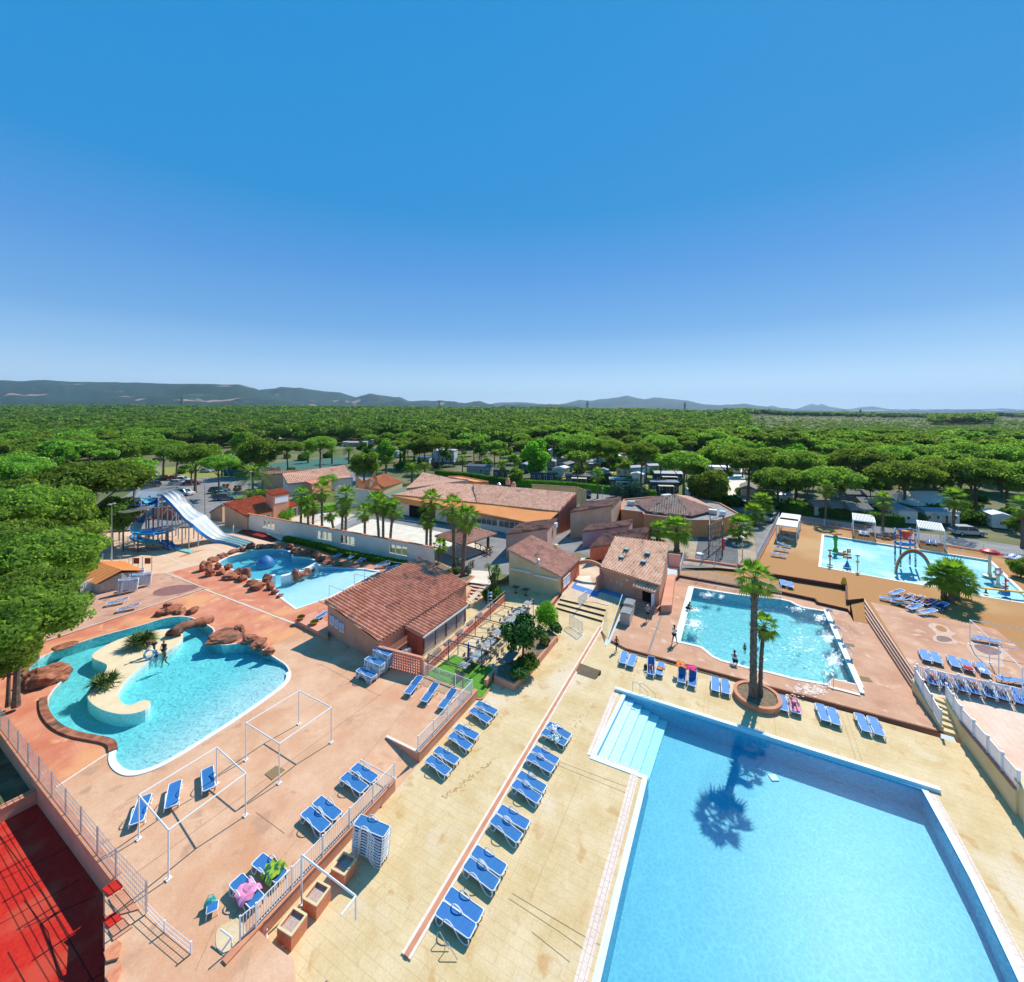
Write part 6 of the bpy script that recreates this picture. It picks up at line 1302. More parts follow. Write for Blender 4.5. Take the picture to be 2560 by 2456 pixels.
for k,(x,y,z,r,h,mm,lb)in enumerate(((1320,1668,.6,.9,.8,M_dark,"dark shrub filling the planter under the small leafy tree"),(1298,1690,.6,.75,.6,MATS["broad_leaves"],"grey green shrub with yellow flowers at the tip of the planter"),(1390,1580,.5,.55,.7,MATS["broad_leaves"],"shrub at the foot of the tall clipped bush"),(1362,1612,.5,.45,.9,mat("yellowing_leaves",(0.14,0.17,0.03),(0.24,0.22,0.05),scale=3,rough=.9),"yellowing shrub between clipped bush and leafy tree"),(1142,1432,.95,.5,.7,MATS["spiky_leaves"],"low shrub between the two palms of the raised bed"),(1150,1424,.95,.5,1.3,mat("silver_leaves",(0.16,0.22,0.16),(0.24,0.30,0.22),scale=3,rough=.9),"silvery shrub between the two palms of the raised bed"),(1170,1436,.95,.4,1.1,MATS["silver_leaves"],"silvery shrub right of the palms in the raised bed"),(1128,1436,.9,.45,.6,MATS["yellowing_leaves"],"round yellow green shrub at the back corner of the bar roof"),(712,1300,.8,1.6,2.2,M_bright,"green shrub in front of the entrance building windows"),(692,1210,.8,1.2,1.6,M_bright,"round green shrub by the pink roofed house end"),(1000,1176,.8,2.4,2.6,M_dark,"mass of shrubs behind the terracotta roof"),(1090,1170,.8,1.3,1.4,mat("pink_blossom",(0.10,0.13,0.04),(0.45,0.16,0.16),scale=3,rough=1,lo=.5,hi=.6),"pink flowering bush by the parked dark car"),(1700,1208,.8,1.3,1.8,M_bright,"shrub under the bushy umbrella pine"),(2280,1306,.8,2.0,2.4,M_dark,"dark bush beside the white cabin"),(2430,1310,.8,2.4,2.8,M_dark,"dark bush between the grey car and the small white cabin"),(820,1206,3.4,2.2,1.8,M_bright,"climbing greenery over the coral house roof"),(1824,1190,.8,1.1,2.0,M_bright,"bright green bush beside the white caravan"))):
 bush("shrub",lb,x,y,z,r,h,mm,900,.1 if y>1400 else .2,seed=k+5)
for px,z,h,lb in(([(1235,1690),(1285,1711),(1330,1668),(1394,1590),(1372,1573),(1326,1600),(1290,1650),(1240,1665)],.55,.55,"long angular salmon planter wall beside the flat turf"),):
 q_=PP(px,z);t=thing("planter",lb,"planter",Vector((q_[0].x,q_[0].y,0)));b=MB();b.prism([(p.x,p.y)for p in q_],0,z);b.build("planter_wall",M_pinkwall,t);b=MB();b.flat(lift(shrink(q_,.18),.01));b.build("soil",M_soil,t)
wall("low_wall","short salmon wing wall at the corner of the flat turf",[P(1214,1702,.5),P(1236,1675,.5)],0,.05,.24,M_pinkwall)
wall("low_wall","low salmon wall left of the three steps, below the snack bar",[P(1363,1528,.5),P(1404,1476,.5)],0,.02,.24,M_redwall,M_curb)
pc=P(1893,1736,.4);b=MB();t=thing("planter","round salmon planter ring holding the tall and the short palm","planter",(pc.x,pc.y,0))
b.lathe([(1.62,0),(1.62,.42),(1.36,.42),(1.36,.3)],(pc.x-.0,pc.y,0),36);b.build("planter_wall",M_curb,t,smooth=False);b=MB();b.lathe([(1.38,.34),(.01,.36)],(pc.x,pc.y,0),24);b.build("soil",M_soil,t)
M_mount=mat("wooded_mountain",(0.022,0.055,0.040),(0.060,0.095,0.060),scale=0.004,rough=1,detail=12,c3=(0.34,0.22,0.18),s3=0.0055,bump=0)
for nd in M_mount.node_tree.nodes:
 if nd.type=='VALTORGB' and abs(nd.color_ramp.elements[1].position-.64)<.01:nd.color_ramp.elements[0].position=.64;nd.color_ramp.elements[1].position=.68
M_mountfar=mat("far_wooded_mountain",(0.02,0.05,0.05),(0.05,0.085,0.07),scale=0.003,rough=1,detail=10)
def range_(prof,D,depth,m,seed,amp=60,base=1022):
 """a chain of hills with its crest at distance D, real slopes in front and behind"""
 g=np.random.default_rng(seed);x0,x1=prof[0][0],prof[-1][0];nx=int((x1-x0)/5);nd=22;V=[];F=[]
 for j in range(nd+1):
  t=j/nd*2-1
  for i in range(nx+1):
   u=x0+(x1-x0)*i/nx;y=np.interp(u,[p[0]for p in prof],[p[1]for p in prof]);y-=noise.noise(Vector((u*.03,seed,0)))*1.2
   hc=CH+(HY-y)/FP*D;hb=CH+(HY-base)/FP*D*.8-30;e=max(0,1-abs(t))**.8
   Y=D+t*depth;X=(u-CX)/FP*Y
   n_=noise.fractal(Vector((X*.0016,Y*.0016,seed)),1.0,2.1,5)*amp*(1-e)*(4*e+.35)*(D/4000)
   V.append((X,Y,hb+(hc-hb)*e+(n_ if t<0 else n_*.4)))
 for j in range(nd):
  for i in range(nx):a=j*(nx+1)+i;F.append((a,a+1,a+nx+2,a+nx+1))
 o=objm("mountains",np_mesh("mountains",V,F,m,smooth=True));return struct(o)
range_([(-700,962),(-200,958),(0,951),(20,952),(60,953),(110,950),(180,955),(300,956),(350,957),(420,960),(520,960),(560,962),(595,961),(640,972),(680,986),(740,1003),(800,1014)],3600,1500,M_mount,1)
range_([(560,1010),(620,985),(650,975),(700,969),(730,971),(750,970),(790,976),(850,982),(890,994),(905,989),(925,984),(950,988),(965,990),(985,993),(1000,993),(1020,1003),(1060,1005),(1100,1003),(1160,1008),(1210,1014),(1290,1012),(1370,1014),(1450,1020)],5200,1700,M_mount,2)
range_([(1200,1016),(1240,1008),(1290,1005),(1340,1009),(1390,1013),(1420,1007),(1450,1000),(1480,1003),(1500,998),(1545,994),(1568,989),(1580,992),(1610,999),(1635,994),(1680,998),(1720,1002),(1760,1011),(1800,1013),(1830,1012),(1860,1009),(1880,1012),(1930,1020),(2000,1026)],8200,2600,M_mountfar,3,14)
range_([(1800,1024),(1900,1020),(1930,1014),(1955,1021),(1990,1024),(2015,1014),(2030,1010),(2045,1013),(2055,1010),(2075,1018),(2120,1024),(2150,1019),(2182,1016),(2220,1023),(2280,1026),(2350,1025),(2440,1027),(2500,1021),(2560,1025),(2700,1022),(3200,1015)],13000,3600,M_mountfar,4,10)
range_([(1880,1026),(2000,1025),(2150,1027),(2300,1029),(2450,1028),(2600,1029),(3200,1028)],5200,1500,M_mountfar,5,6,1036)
def pylon(x,yt,D,label):
 p=Vector(((x-CX)/FP*D,D,terr((x-CX)/FP*D,D)));top=CH+(HY-yt)/FP*D;h=top-p.z;b=MB()
 for s in((1,1),(1,-1),(-1,1),(-1,-1)):b.beam((s[0]*h*.09,s[1]*h*.09,0),(s[0]*.4,s[1]*.4,h),1.2,1.2)
 for z,w_ in((.66,.2),(.78,.16),(.9,.12)):b.beam((-h*w_,0,h*z),(h*w_,0,h*z),1.2,1.2)
 for k in range(6):
  z0,z1=h*k/8,h*(k+1)/8;w0,w1=h*.09*(1-k/8),h*.09*(1-(k+1)/8);b.beam((-w0,-w0,z0),(w1,-w1,z1),.8,.8);b.beam((w0,-w0,z0),(-w1,-w1,z1),.8,.8)
 o=b.build("pylon",mat("grey_lattice",(0.12,0.13,0.14),rough=.8),world=False);o.location=p;tag(o,label,"pylon")
pylon(1098,1003,1500,"leftmost lattice pylon against the blue hills");pylon(1468,1002,1600,"lattice pylon below the low shoulder left of the high peak");pylon(1712,1006,1700,"lattice pylon right of the high peak");pylon(2151,1024,1300,"thin pylon above the open heath");pylon(454,992,1600,"small pylon in front of the long left mountain")
hz=MB();hz.box((0,8800,330),(44000,19000,712));ho=hz.build("haze",(lambda m:m)(bpy.data.materials.new("air")))
hm=ho.data.materials[0];hm.use_nodes=True;N,L=hm.node_tree.nodes,hm.node_tree.links;N.remove(N["Principled BSDF"]);pv=N.new("ShaderNodeVolumePrincipled");pv.inputs["Color"].default_value=(0.50,0.74,1.0,1);pv.inputs["Density"].default_value=5.5e-5;pv.inputs["Anisotropy"].default_value=0.2
L.new(pv.outputs[0],N["Material Output"].inputs["Volume"]);tag(ho,"thin blue air haze over the whole view","haze",kind="stuff");ho.name="haze"
def rrect(x0,x1,y0,y1,r,n=4):
 o=[]
 for cx_,cy_,a0 in((x1-r,y1-r,0),(x0+r,y1-r,90),(x0+r,y0+r,180),(x1-r,y0+r,270)):
  for k in range(n+1):a=R(a0+90*k/n);o.append((cx_+r*math.cos(a),cy_+r*math.sin(a)))
 return o
def make_lounger(fabric,back=0.0,stripes=False,lab="sun lounger"):
 t=thing("sun_lounger","white framed lounger","sun lounger")
 zf=lambda x:.34+(max(0,-.12-x))*math.sin(back)+(.02 if x<-.6 else 0);xf=lambda x:x if x>-.12 else-.12+(x+.12)*math.cos(back)
 def slab(x0,x1,y0,y1,r,z=0,m=0):
  b=MB()
  segs=[(x0,-.12),(-.12,x1)]if x0<-.12<x1 else[(x0,x1)]
  ol=rrect(x0,x1,y0,y1,r);top=[Vector((xf(x),y,zf(x)+z))for x,y in ol]
  L_=[(xf(x),y,zf(x)+z)for x,y in ol]
  c1=[p for p,q in zip(L_,ol)if q[0]<=-.12];c2=[p for p,q in zip(L_,ol)if q[0]>-.12]
  h=[(-.12,y1,zf(-.12)+z),(-.12,y0,zf(-.12)+z)]
  for part in([h[0]]+c1+[h[1]],None):
   if part is None:
    a=[p for p,q in zip(L_,ol)if q[0]>-.12 and q[1]>(y0+y1)/2];c=[p for p,q in zip(L_,ol)if q[0]>-.12 and q[1]<=(y0+y1)/2];part=[h[1]]+c+a+[h[0]]
   k=len(part);lo=[(p[0],p[1],p[2]-.018)for p in part];b.add(part+lo,[tuple(range(k)),tuple(range(2*k-1,k-1,-1))]+[(i,k+i,k+(i+1)%k,(i+1)%k)for i in range(k)])
  return b
 if stripes:
  for y0,y1 in((-.30,-.17),(-.11,.02),(.06,.12),(.17,.30)):slab(-.93,.93,y0,y1,.02,.008).build("sling",fabric,t,world=False)
  slab(-.94,.94,-.31,.31,.06).build("sling_border",M_plastic,t,world=False)
 else:slab(-.94,.94,-.31,.31,.09).build("sling",fabric,t,world=False)
 b=MB();ol=rrect(-.965,.965,-.335,.335,.12,5);b.tube([(xf(x),y,zf(x))for x,y in ol],.027,6,closed=True)
 b.box((.15,0,.31),(.04,.64,.03));b.box((-.5,0,.29),(.04,.64,.03))if back<.1 else None;b.build("bed_frame",M_plastic,t,smooth=False,world=False)
 for s in(-1,1):
  b=MB();y=s*.36;pr=[(-.84,.33),(-.86,.16),(-.80,.04),(-.70,.02),(-.60,.06),(-.52,.20),(-.46,.36),(-.38,.49),(-.24,.56),(-.06,.54),(.10,.44),(.26,.27),(.42,.11),(.58,.03),(.76,.02),(.90,.08),(.95,.20),(.93,.32)]
  b.tube([(x,y,z)for x,z in pr],.026,6);b.build("side_frame",M_plastic,t,world=False)
 return t
KL={'b':Proto(lambda:make_lounger(M_blue)),'r':Proto(lambda:make_lounger(M_blue,.35)),'u':Proto(lambda:make_lounger(M_blue,.95)),'f':Proto(lambda:make_lounger(M_ltblue)),'g':Proto(lambda:make_lounger(M_ltblue,.3)),'s':Proto(lambda:make_lounger(M_blue,.25,True)),'t':Proto(lambda:make_lounger(M_ltblue,.25,True))}
def lounger(kind,h,f,z,label,group):
 a,c=P(h[0],h[1],z+.34),P(f[0],f[1],z+.34);m=(a+c)/2;d=c-a;return KL[kind].put((m.x,m.y,z),math.atan2(d.y,d.x),label,group,(.93,.86,.92)),m,math.atan2(d.y,d.x)
G1,G2,G3,G4,G5="loungers in pairs along the terracotta kerb","loungers in pairs below the terrace railing","loungers on the upper terrace","loungers along the far side of the big pool","loungers on the sunbathing terrace"
ordn=["nearest","second","third","fourth","fifth","farthest"]
KERB=[((1121,2234),(1198,2289),(1097,2269),(1182,2328)),((1185,2125),(1259,2175),(1164,2155),(1242,2214)),((1249,2022),(1318,2062),(1231,2044),(1300,2096)),((1299,1936),(1359,1971),(1285,1957),(1347,1998)),((1335,1870),(1393,1903),(1322,1890),(1380,1922)),((1370,1810),(1424,1841),(1358,1828),(1414,1857))]
LS={}
for i,(a,b_,c,d)in enumerate(KERB):
 w_=["nearest","second nearest","third nearest","third farthest","second farthest","farthest"][i]
 lounger('b',a,b_,0,f"blue lounger, rear one of the {w_} pair right of the terracotta kerb",G1);LS[i]=lounger('b',c,d,0,f"blue lounger, front one of the {w_} pair right of the terracotta kerb",G1)
for w_,(a,b_,c,d)in zip(("farthest","middle","nearest"),(((1192,1757),(1240,1781),(1177,1772),(1225,1802)),((1141,1816),(1192,1841),(1125,1834),(1176,1869)),((1089,1872),(1143,1903),(1068,1893),(1123,1932)))):
 lounger('b',a,b_,0,f"blue lounger, rear one of the {w_} of three pairs below the railing",G2);lounger('b',c,d,0,f"blue lounger, front one of the {w_} of three pairs below the railing",G2)
for w_,h,f in(("left",(1052,1697),(1017,1733)),("middle",(1092,1714),(1058,1753)),("right",(1137,1730),(1102,1768))):lounger('r',h,f,.55,f"blue lounger with raised back, {w_} one of three inside the railing corner",G3)
for w_,(a,b_,c,d)in zip(("upper","lower"),(((883,1914),(939,1949),(857,1937),(913,1974)),((790,1998),(846,2041),(761,2024),(817,2072)))):
 lounger('b',a,b_,.55,f"blue lounger, rear one of the {w_} pair inside the long railing",G3);lounger('b',c,d,.55,f"blue lounger, front one of the {w_} pair inside the long railing",G3)
tg=lounger('b',(647,2150),(700,2188),.55,"blue lounger with a green patterned towel on its foot end",G3);tp_=lounger('b',(593,2202),(640,2250),.55,"blue lounger with a pink towel on it, nearest the long railing's end",G3)
for w_,h,f in(("left",(362,1991),(341,2054)),("middle",(438,1956),(428,2013)),("right",(518,1921),(522,1970))):lounger('b',f,h,.55,f"blue lounger, {w_} one of three in a row below the lagoon",G3)
lounger('s',(322,1498),(266,1509),.67,"blue and white striped lounger, back one on the wet slab",G3);lounger('s',(353,1512),(292,1524),.67,"blue and white striped lounger, front one on the wet slab",G3)
ROW=[('f',(1562,1630),(1556,1656),"first from the left, of the pair by the dark child"),('f',(1585,1637),(1575,1663),"second from the left, of the pair by the dark child"),('u',(1628,1655),(1628,1684),"with a person lying on it, beside a black bag"),('f',(1654,1656),(1647,1685),"with a striped orange towel on it"),('u',(1706,1678),(1704,1700),"with an orange towel over its raised back"),('u',(1733,1686),(1730,1709),"with a crimson towel over its raised back"),('f',(1788,1692),(1789,1727),"left one of the pair left of the round planter"),('f',(1812,1699),(1815,1732),"right one of the pair left of the round planter"),('f',(1953,1738),(1961,1775),"empty one just right of the round planter"),('f',(1984,1745),(1990,1780),"with a person in it, right of the round planter"),('f',(2049,1762),(2064,1799),"left one of the middle pair right of the planter"),('f',(2077,1770),(2091,1809),"right one of the middle pair right of the planter"),('f',(2147,1786),(2167,1826),"left one of the last pair before the terrace stairs"),('f',(2180,1795),(2199,1834),"right one of the last pair before the terrace stairs")]
for k,h,f,lb in ROW:LS['r'+str(h[0])]=lounger(k,h,f,0,"faded blue lounger "+lb,G4)
SB_=[((2304,1621),(2321,1654),"first from the left above the baluster fence"),((2331,1627),(2348,1659),"second from the left above the baluster fence"),((2375,1636),(2394,1670),"third from the left, with a dark strap on it"),((2405,1643),(2427,1680),"fourth from the left, with a red cloth on it"),((2442,1651),(2469,1688),"fifth from the left, standing alone with a white cloth"),((2429,1591),(2499,1603),"sideways one under the tube frame, farthest"),((2499,1695),(2562,1703),"sideways one at the right edge, nearer one")]
for h,f,lb in SB_:lounger('f',h,f,1.0,"faded blue lounger "+lb,G5)
CR=[((2322,1680),(2337,1710),"first behind the baluster fence, from the left"),((2352,1687),(2368,1714),"second behind the baluster fence, from the left"),((2392,1697),(2408,1724),"third behind the baluster fence, from the left"),((2424,1704),(2440,1730),"fourth behind the baluster fence, from the left"),((2462,1712),(2478,1740),"fifth behind the baluster fence, from the left"),((2496,1718),(2510,1746),"sixth behind the baluster fence, from the left"),((2540,1728),(2554,1756),"last behind the baluster fence, at the right edge")]
LCROWD=[lounger('g',h,f,1.0,"faded blue lounger "+lb,G5)[1:]for h,f,lb in CR]
PC=[((2256,1479),(2228,1484),"back one of the group by the fan palm clump"),((2242,1500),(2212,1494),"leftmost one of the group by the fan palm clump"),((2284,1490),(2256,1497),"with a person on it, back left of the fan palm clump"),((2268,1510),(2242,1504),"with a green towel, front left of the fan palm clump"),((2308,1495),(2282,1502),"with a person on it, middle of the group by the clump"),((2300,1516),(2274,1520),"empty one in front of the group by the clump"),((2336,1503),(2310,1509),"with a pink towel, right of the group by the clump"),((2332,1529),(2306,1530),"front empty one of the group by the clump"),((2366,1512),(2340,1518),"with a dark towel, nearest the fan palm clump")]
LG=[lounger('g',h,f,1.0,"faded lounger "+lb,"loungers by the fan palm clump")[1:]for h,f,lb in PC]
for i,(x,y)in enumerate(((1972,1333),(1966,1346),(1960,1362),(1954,1373),(1947,1387))):lounger('g',(x-17,y-3),(x+16,y+3),1.0,f"faded lounger, {['first', 'second', 'third', 'fourth', 'fifth'][i]} from the back below the white canopies","loungers by the white canopies")
lounger('f',(1955,1449),(1960,1463),.5,"faded blue lounger, left one of two on the lower brown strip","loungers on the brown strip");lounger('f',(1972,1453),(1978,1468),.5,"faded blue lounger, right one of two on the lower brown strip","loungers on the brown strip")
for i,(x,y,w_)in enumerate(((2153,1332,"left one under the left slatted pergola"),(2167,1334,"right one under the left slatted pergola"),(2321,1355,"left one under the right slatted pergola"),(2337,1357,"right one under the right slatted pergola"))):lounger('t',(x-1,y-5),(x+1,y+5),1.0,"whitish lounger, "+w_,"loungers under the slatted pergolas")
lounger('t',(2535,1388),(2512,1392),1.0,"whitish lounger at the right end of the back fence, left one","loungers by the back fence");lounger('t',(2552,1393),(2530,1396),1.0,"whitish lounger at the right end of the back fence, right one","loungers by the back fence")
for i,(h,f,w_)in enumerate((((862,1383),(836,1391),"first"),((888,1390),(866,1398),"second"),((916,1395),(892,1404),"third"),((970,1412),(946,1414),"fourth"),((994,1417),(968,1422),"fifth"))):lounger('s',h,f,.57,f"striped blue lounger, {w_} from the left between round pool and white wall","loungers behind the round pool")
lounger('b',(818,1530),(800,1540),.95,"blue lounger half hidden by the left corner of the bar building","loungers on the ledge")
def stack(x,y,z,n,ang,desc,group,kind='b',dz=.115,slip=.012):
 p=P(x,y,z);d=Vector((math.cos(ang),math.sin(ang),0))
 for i in range(n):
  lb=f"lounger in the {desc}" if 0<i<n-1 else(f"bottom lounger of the {desc}" if i==0 else f"top lounger of the {desc}")
  KL[kind].put((p.x+d.x*slip*i+random.uniform(-.008,.008),p.y+d.y*slip*i,z+i*dz),ang+random.uniform(-.006,.006),lb,group+" ("+desc+")",(.93,.86,.92))
stack(925,2143,0,10,BB+R(8)+.0,"tall stack standing beside the square planters","stacked loungers",dz=.14)
stack(955,1668,.55,10,BB,"tallest stack at the corner of the lattice wall","stacked loungers");stack(935,1683,.55,7,BB,"middle stack at the corner of the lattice wall","stacked loungers");stack(915,1699,.55,3,BB,"lowest stack at the corner of the lattice wall","stacked loungers")
for x,y,w_ in((318,1482,"front left stack"),(352,1468,"front right stack"),(298,1470,"back left stack"),(334,1456,"back right stack")):stack(x,y,.67,11,AA-R(25),w_+" beside the orange roofed hut","stacked loungers",'s')
def cloth(name,label,cat,pos,ang,size,m,z,sag=.05,seed=0,group=None):
 g=random.Random(seed);nx,ny=9,7;b=MB();vs=[]
 for j in range(ny+1):
  for i in range(nx+1):
   u,v=i/nx-.5,j/ny-.5;h=noise.noise(Vector((u*4+seed,v*4,seed)))*sag*1.6+abs(noise.noise(Vector((u*9,v*7+seed,1))))*sag
   e_=max(0,abs(v)-.34)*1.2*size[1];vs.append((u*size[0]*(1+.12*math.sin(v*9+seed)),v*size[1]*(1+.1*math.sin(u*7)),h-e_*.8))
 top=len(vs);vs+=[(x,y,z_-.012)for x,y,z_ in vs]
 W_=nx+1;fs=[(j*W_+i,j*W_+i+1,(j+1)*W_+i+1,(j+1)*W_+i)for j in range(ny)for i in range(nx)];fs+=[tuple(top+k for k in reversed(f))for f in fs]
 b.add(vs,fs);o=b.build(name,m,world=False,smooth=True);o.location=(pos.x,pos.y,z);o.rotation_euler=(0,0,ang);return tag(o,label,cat,group)
def stripes(name,c1,c2,sc):return mat(name,c1,c2,scale=sc,rough=.95,lo=.46,hi=.54,detail=2)
def fw(t,k=.55):return t[1]+Vector((math.cos(t[2]),math.sin(t[2]),0))*k
cloth("towel","green and yellow patterned towel over the foot of a lounger","towel",fw(tg,.3),tg[2],(.8,.9),stripes("green_towel",(.02,.12,.06),(.28,.42,.03),5),.95,.12,1)
cloth("towel","pink towel crumpled on the lounger nearest the railing's end","towel",fw(tp_,.1),tp_[2],(.8,.85),mat("pink_towel",(.75,.35,.50),(.68,.20,.38),scale=5,rough=.95),.93,.12,2)
cloth("towel","teal and white towel on the front lounger of the farthest kerb pair","towel",fw(LS[5],.15),LS[5][2],(.6,.75),stripes("teal_towel",(.02,.12,.13),(.5,.62,.62),9),.39,.06,3)
cloth("towel","blue and white cloth between the two farthest kerb loungers","towel",fw(LS[5],-.35)+Vector((.35,.55,0)),LS[5][2],(.5,.6),stripes("blue_white_towel",(.10,.20,.50),(.7,.75,.8),8),.39,.06,4)
cloth("towel","orange towel spread over a raised lounger back","towel",LS['r1706'][1]+Vector((.12,.55,0)),LS['r1706'][2],(.8,.72),mat("orange_towel",(.75,.17,.02),(.80,.26,.04),scale=5,rough=.95),.92,.08,5)
cloth("towel","crimson towel spread over a raised lounger back","towel",LS['r1733'][1]+Vector((.12,.55,0)),LS['r1733'][2],(.8,.72),mat("crimson_towel",(.62,.02,.14),(.70,.05,.22),scale=5,rough=.95),.92,.08,6)
cloth("towel","orange and brown towel folded on a lounger beside the lying person","towel",fw(LS['r1654'],.1),LS['r1654'][2],(.45,.6),stripes("brown_orange_towel",(.30,.10,.02),(.75,.32,.10),9),.38,.05,7)
cloth("towel","red cloth on the foot end of a lounger above the baluster fence","towel",P(2420,1668,1.4),R(-50),(.5,.6),mat("red_towel",(.60,.04,.04),rough=.95),1.38,.05,8)
cloth("towel","white cloth on the lounger standing alone above the baluster fence","towel",P(2456,1673,1.4),R(-50),(.3,.6),mat("white_towel",(.8,.72,.74),rough=.95),1.38,.05,9)
cloth("towel","magenta towel under the person by the fan palm clump","towel",LG[6][0],LG[6][1],(1.1,.8),mat("magenta_towel",(.70,.08,.25),rough=.95),1.38,.05,10)
cloth("towel","dark navy towel on the lounger nearest the fan palm clump","towel",LG[8][0],LG[8][1],(1.3,.75),mat("navy_towel",(.03,.04,.14),rough=.95),1.39,.06,11)
cloth("towel","green towel on the front left lounger by the fan palm clump","towel",LG[3][0],LG[3][1],(.9,.75),mat("mint_towel",(.10,.34,.26),rough=.95),1.39,.06,12)
def skinmesh(nodes,edges,root,lvl=1):
 """one smooth surface grown along connected joints: {name: (x,y,z,r)}"""
 names=list(nodes);me=bpy.data.meshes.new("fig");me.from_pydata([nodes[n][:3]for n in names],[(names.index(a),names.index(b_))for a,b_ in edges],[])
 o=bpy.data.objects.new("fig",me);COL.objects.link(o);sm=o.modifiers.new("s",'SKIN');sm.use_smooth_shade=True
 for i,n in enumerate(names):
  r=nodes[n][3];rr_=r if isinstance(r,tuple)else(r,r);me.skin_vertices[0].data[i].radius=rr_;me.skin_vertices[0].data[i].use_root=(n==root)
 ss=o.modifiers.new("u",'SUBSURF');ss.levels=lvl;ss.render_levels=lvl
 dg=bpy.context.evaluated_depsgraph_get();dg.update();m2=bpy.data.meshes.new_from_object(o.evaluated_get(dg));bpy.data.objects.remove(o);bpy.data.meshes.remove(me);return m2
STAND=dict(pelvis=(0,0,.95,(.15,.11)),waist=(0,0,1.10,(.125,.095)),chest=(0,.0,1.30,(.15,.105)),neck0=(0,0,1.46,.07),neck=(0,.01,1.53,.052),head=(0,.02,1.63,(.075,.09)),crown=(0,.01,1.73,(.055,.07)),shl=(.19,0,1.42,.058),ell=(.24,-.02,1.16,.042),wrl=(.25,.06,.92,.028),hal=(.25,.08,.84,(.022,.038)),shr=(-.19,0,1.42,.058),elr=(-.24,-.02,1.16,.042),wrr=(-.25,.06,.92,.028),har=(-.25,.08,.84,(.022,.038)),hil=(.09,0,.90,.095),knl=(.10,.02,.50,.058),anl=(.10,-.02,.09,.036),tol=(.11,.14,.03,.03),hir=(-.09,0,.90,.095),knr=(-.10,.02,.50,.058),anr=(-.10,-.02,.09,.036),tor=(-.11,.14,.03,.03))
EDG=[("pelvis","waist"),("waist","chest"),("chest","neck0"),("neck0","neck"),("neck","head"),("head","crown"),("chest","shl"),("shl","ell"),("ell","wrl"),("wrl","hal"),("chest","shr"),("shr","elr"),("elr","wrr"),("wrr","har"),("pelvis","hil"),("hil","knl"),("knl","anl"),("anl","tol"),("pelvis","hir"),("hir","knr"),("knr","anr"),("anr","tor")]
def pose(**k):
 d=dict(STAND)
 for n,v in k.items():d[n]=(*v,STAND[n][3])
 return d
WALK=pose(knl=(.10,.16,.52),anl=(.10,.20,.10),tol=(.10,.35,.06),knr=(-.10,-.04,.52),anr=(-.10,-.30,.14),tor=(-.10,-.20,.03),ell=(.25,-.10,1.18),wrl=(.25,-.02,.95),hal=(.25,.02,.88),elr=(-.25,.02,1.18),wrr=(-.24,.16,.98),har=(-.24,.20,.92))
ARMS=pose(ell=(.24,.05,1.18),wrl=(.05,.20,1.16),hal=(-.04,.22,1.17),elr=(-.24,.05,1.18),wrr=(-.05,.21,1.20),har=(.04,.23,1.21),knl=(.12,.12,.50),anl=(.14,.18,.09),tol=(.15,.33,.03),knr=(-.10,-.05,.50),anr=(-.12,-.22,.09),tor=(-.12,-.08,.03))
BEND=pose(waist=(0,.10,1.08),chest=(0,.26,1.20),neck0=(0,.40,1.27),neck=(0,.46,1.29),head=(0,.56,1.30),crown=(0,.66,1.32),shl=(.19,.34,1.22),ell=(.22,.46,.98),wrl=(.14,.56,.76),hal=(.12,.60,.69),shr=(-.19,.34,1.22),elr=(-.22,.46,.98),wrr=(-.14,.56,.76),har=(-.12,.60,.69))
CROUCH=pose(pelvis=(0,-.12,.42),waist=(0,0,.52),chest=(0,.14,.68),neck0=(0,.24,.79),neck=(0,.28,.84),head=(0,.34,.91),crown=(0,.38,1.0),shl=(.18,.20,.74),ell=(.24,.38,.56),wrl=(.12,.52,.46),hal=(.10,.58,.40),shr=(-.18,.20,.74),elr=(-.24,.38,.56),wrr=(-.12,.52,.46),har=(-.10,.58,.40),hil=(.09,-.10,.40),knl=(.16,.26,.48),anl=(.13,.02,.09),tol=(.14,.18,.03),hir=(-.09,-.10,.40),knr=(-.16,.26,.48),anr=(-.13,.02,.09),tor=(-.14,.18,.03))
def lie(bent=True,arms=False):
 d={n:(v[0],-(v[2]-.95),.12+(v[1]*.3),v[3])for n,v in STAND.items()}
 if bent:d.update(knl=(.12,.42,.38,STAND['knl'][3]),anl=(.12,.72,.08,STAND['anl'][3]),tol=(.12,.84,.10,STAND['tol'][3]))
 if arms:d.update(ell=(.34,-.62,.12,.042),wrl=(.16,-.80,.14,.028),hal=(.10,-.84,.14,(.022,.038)))
 return d
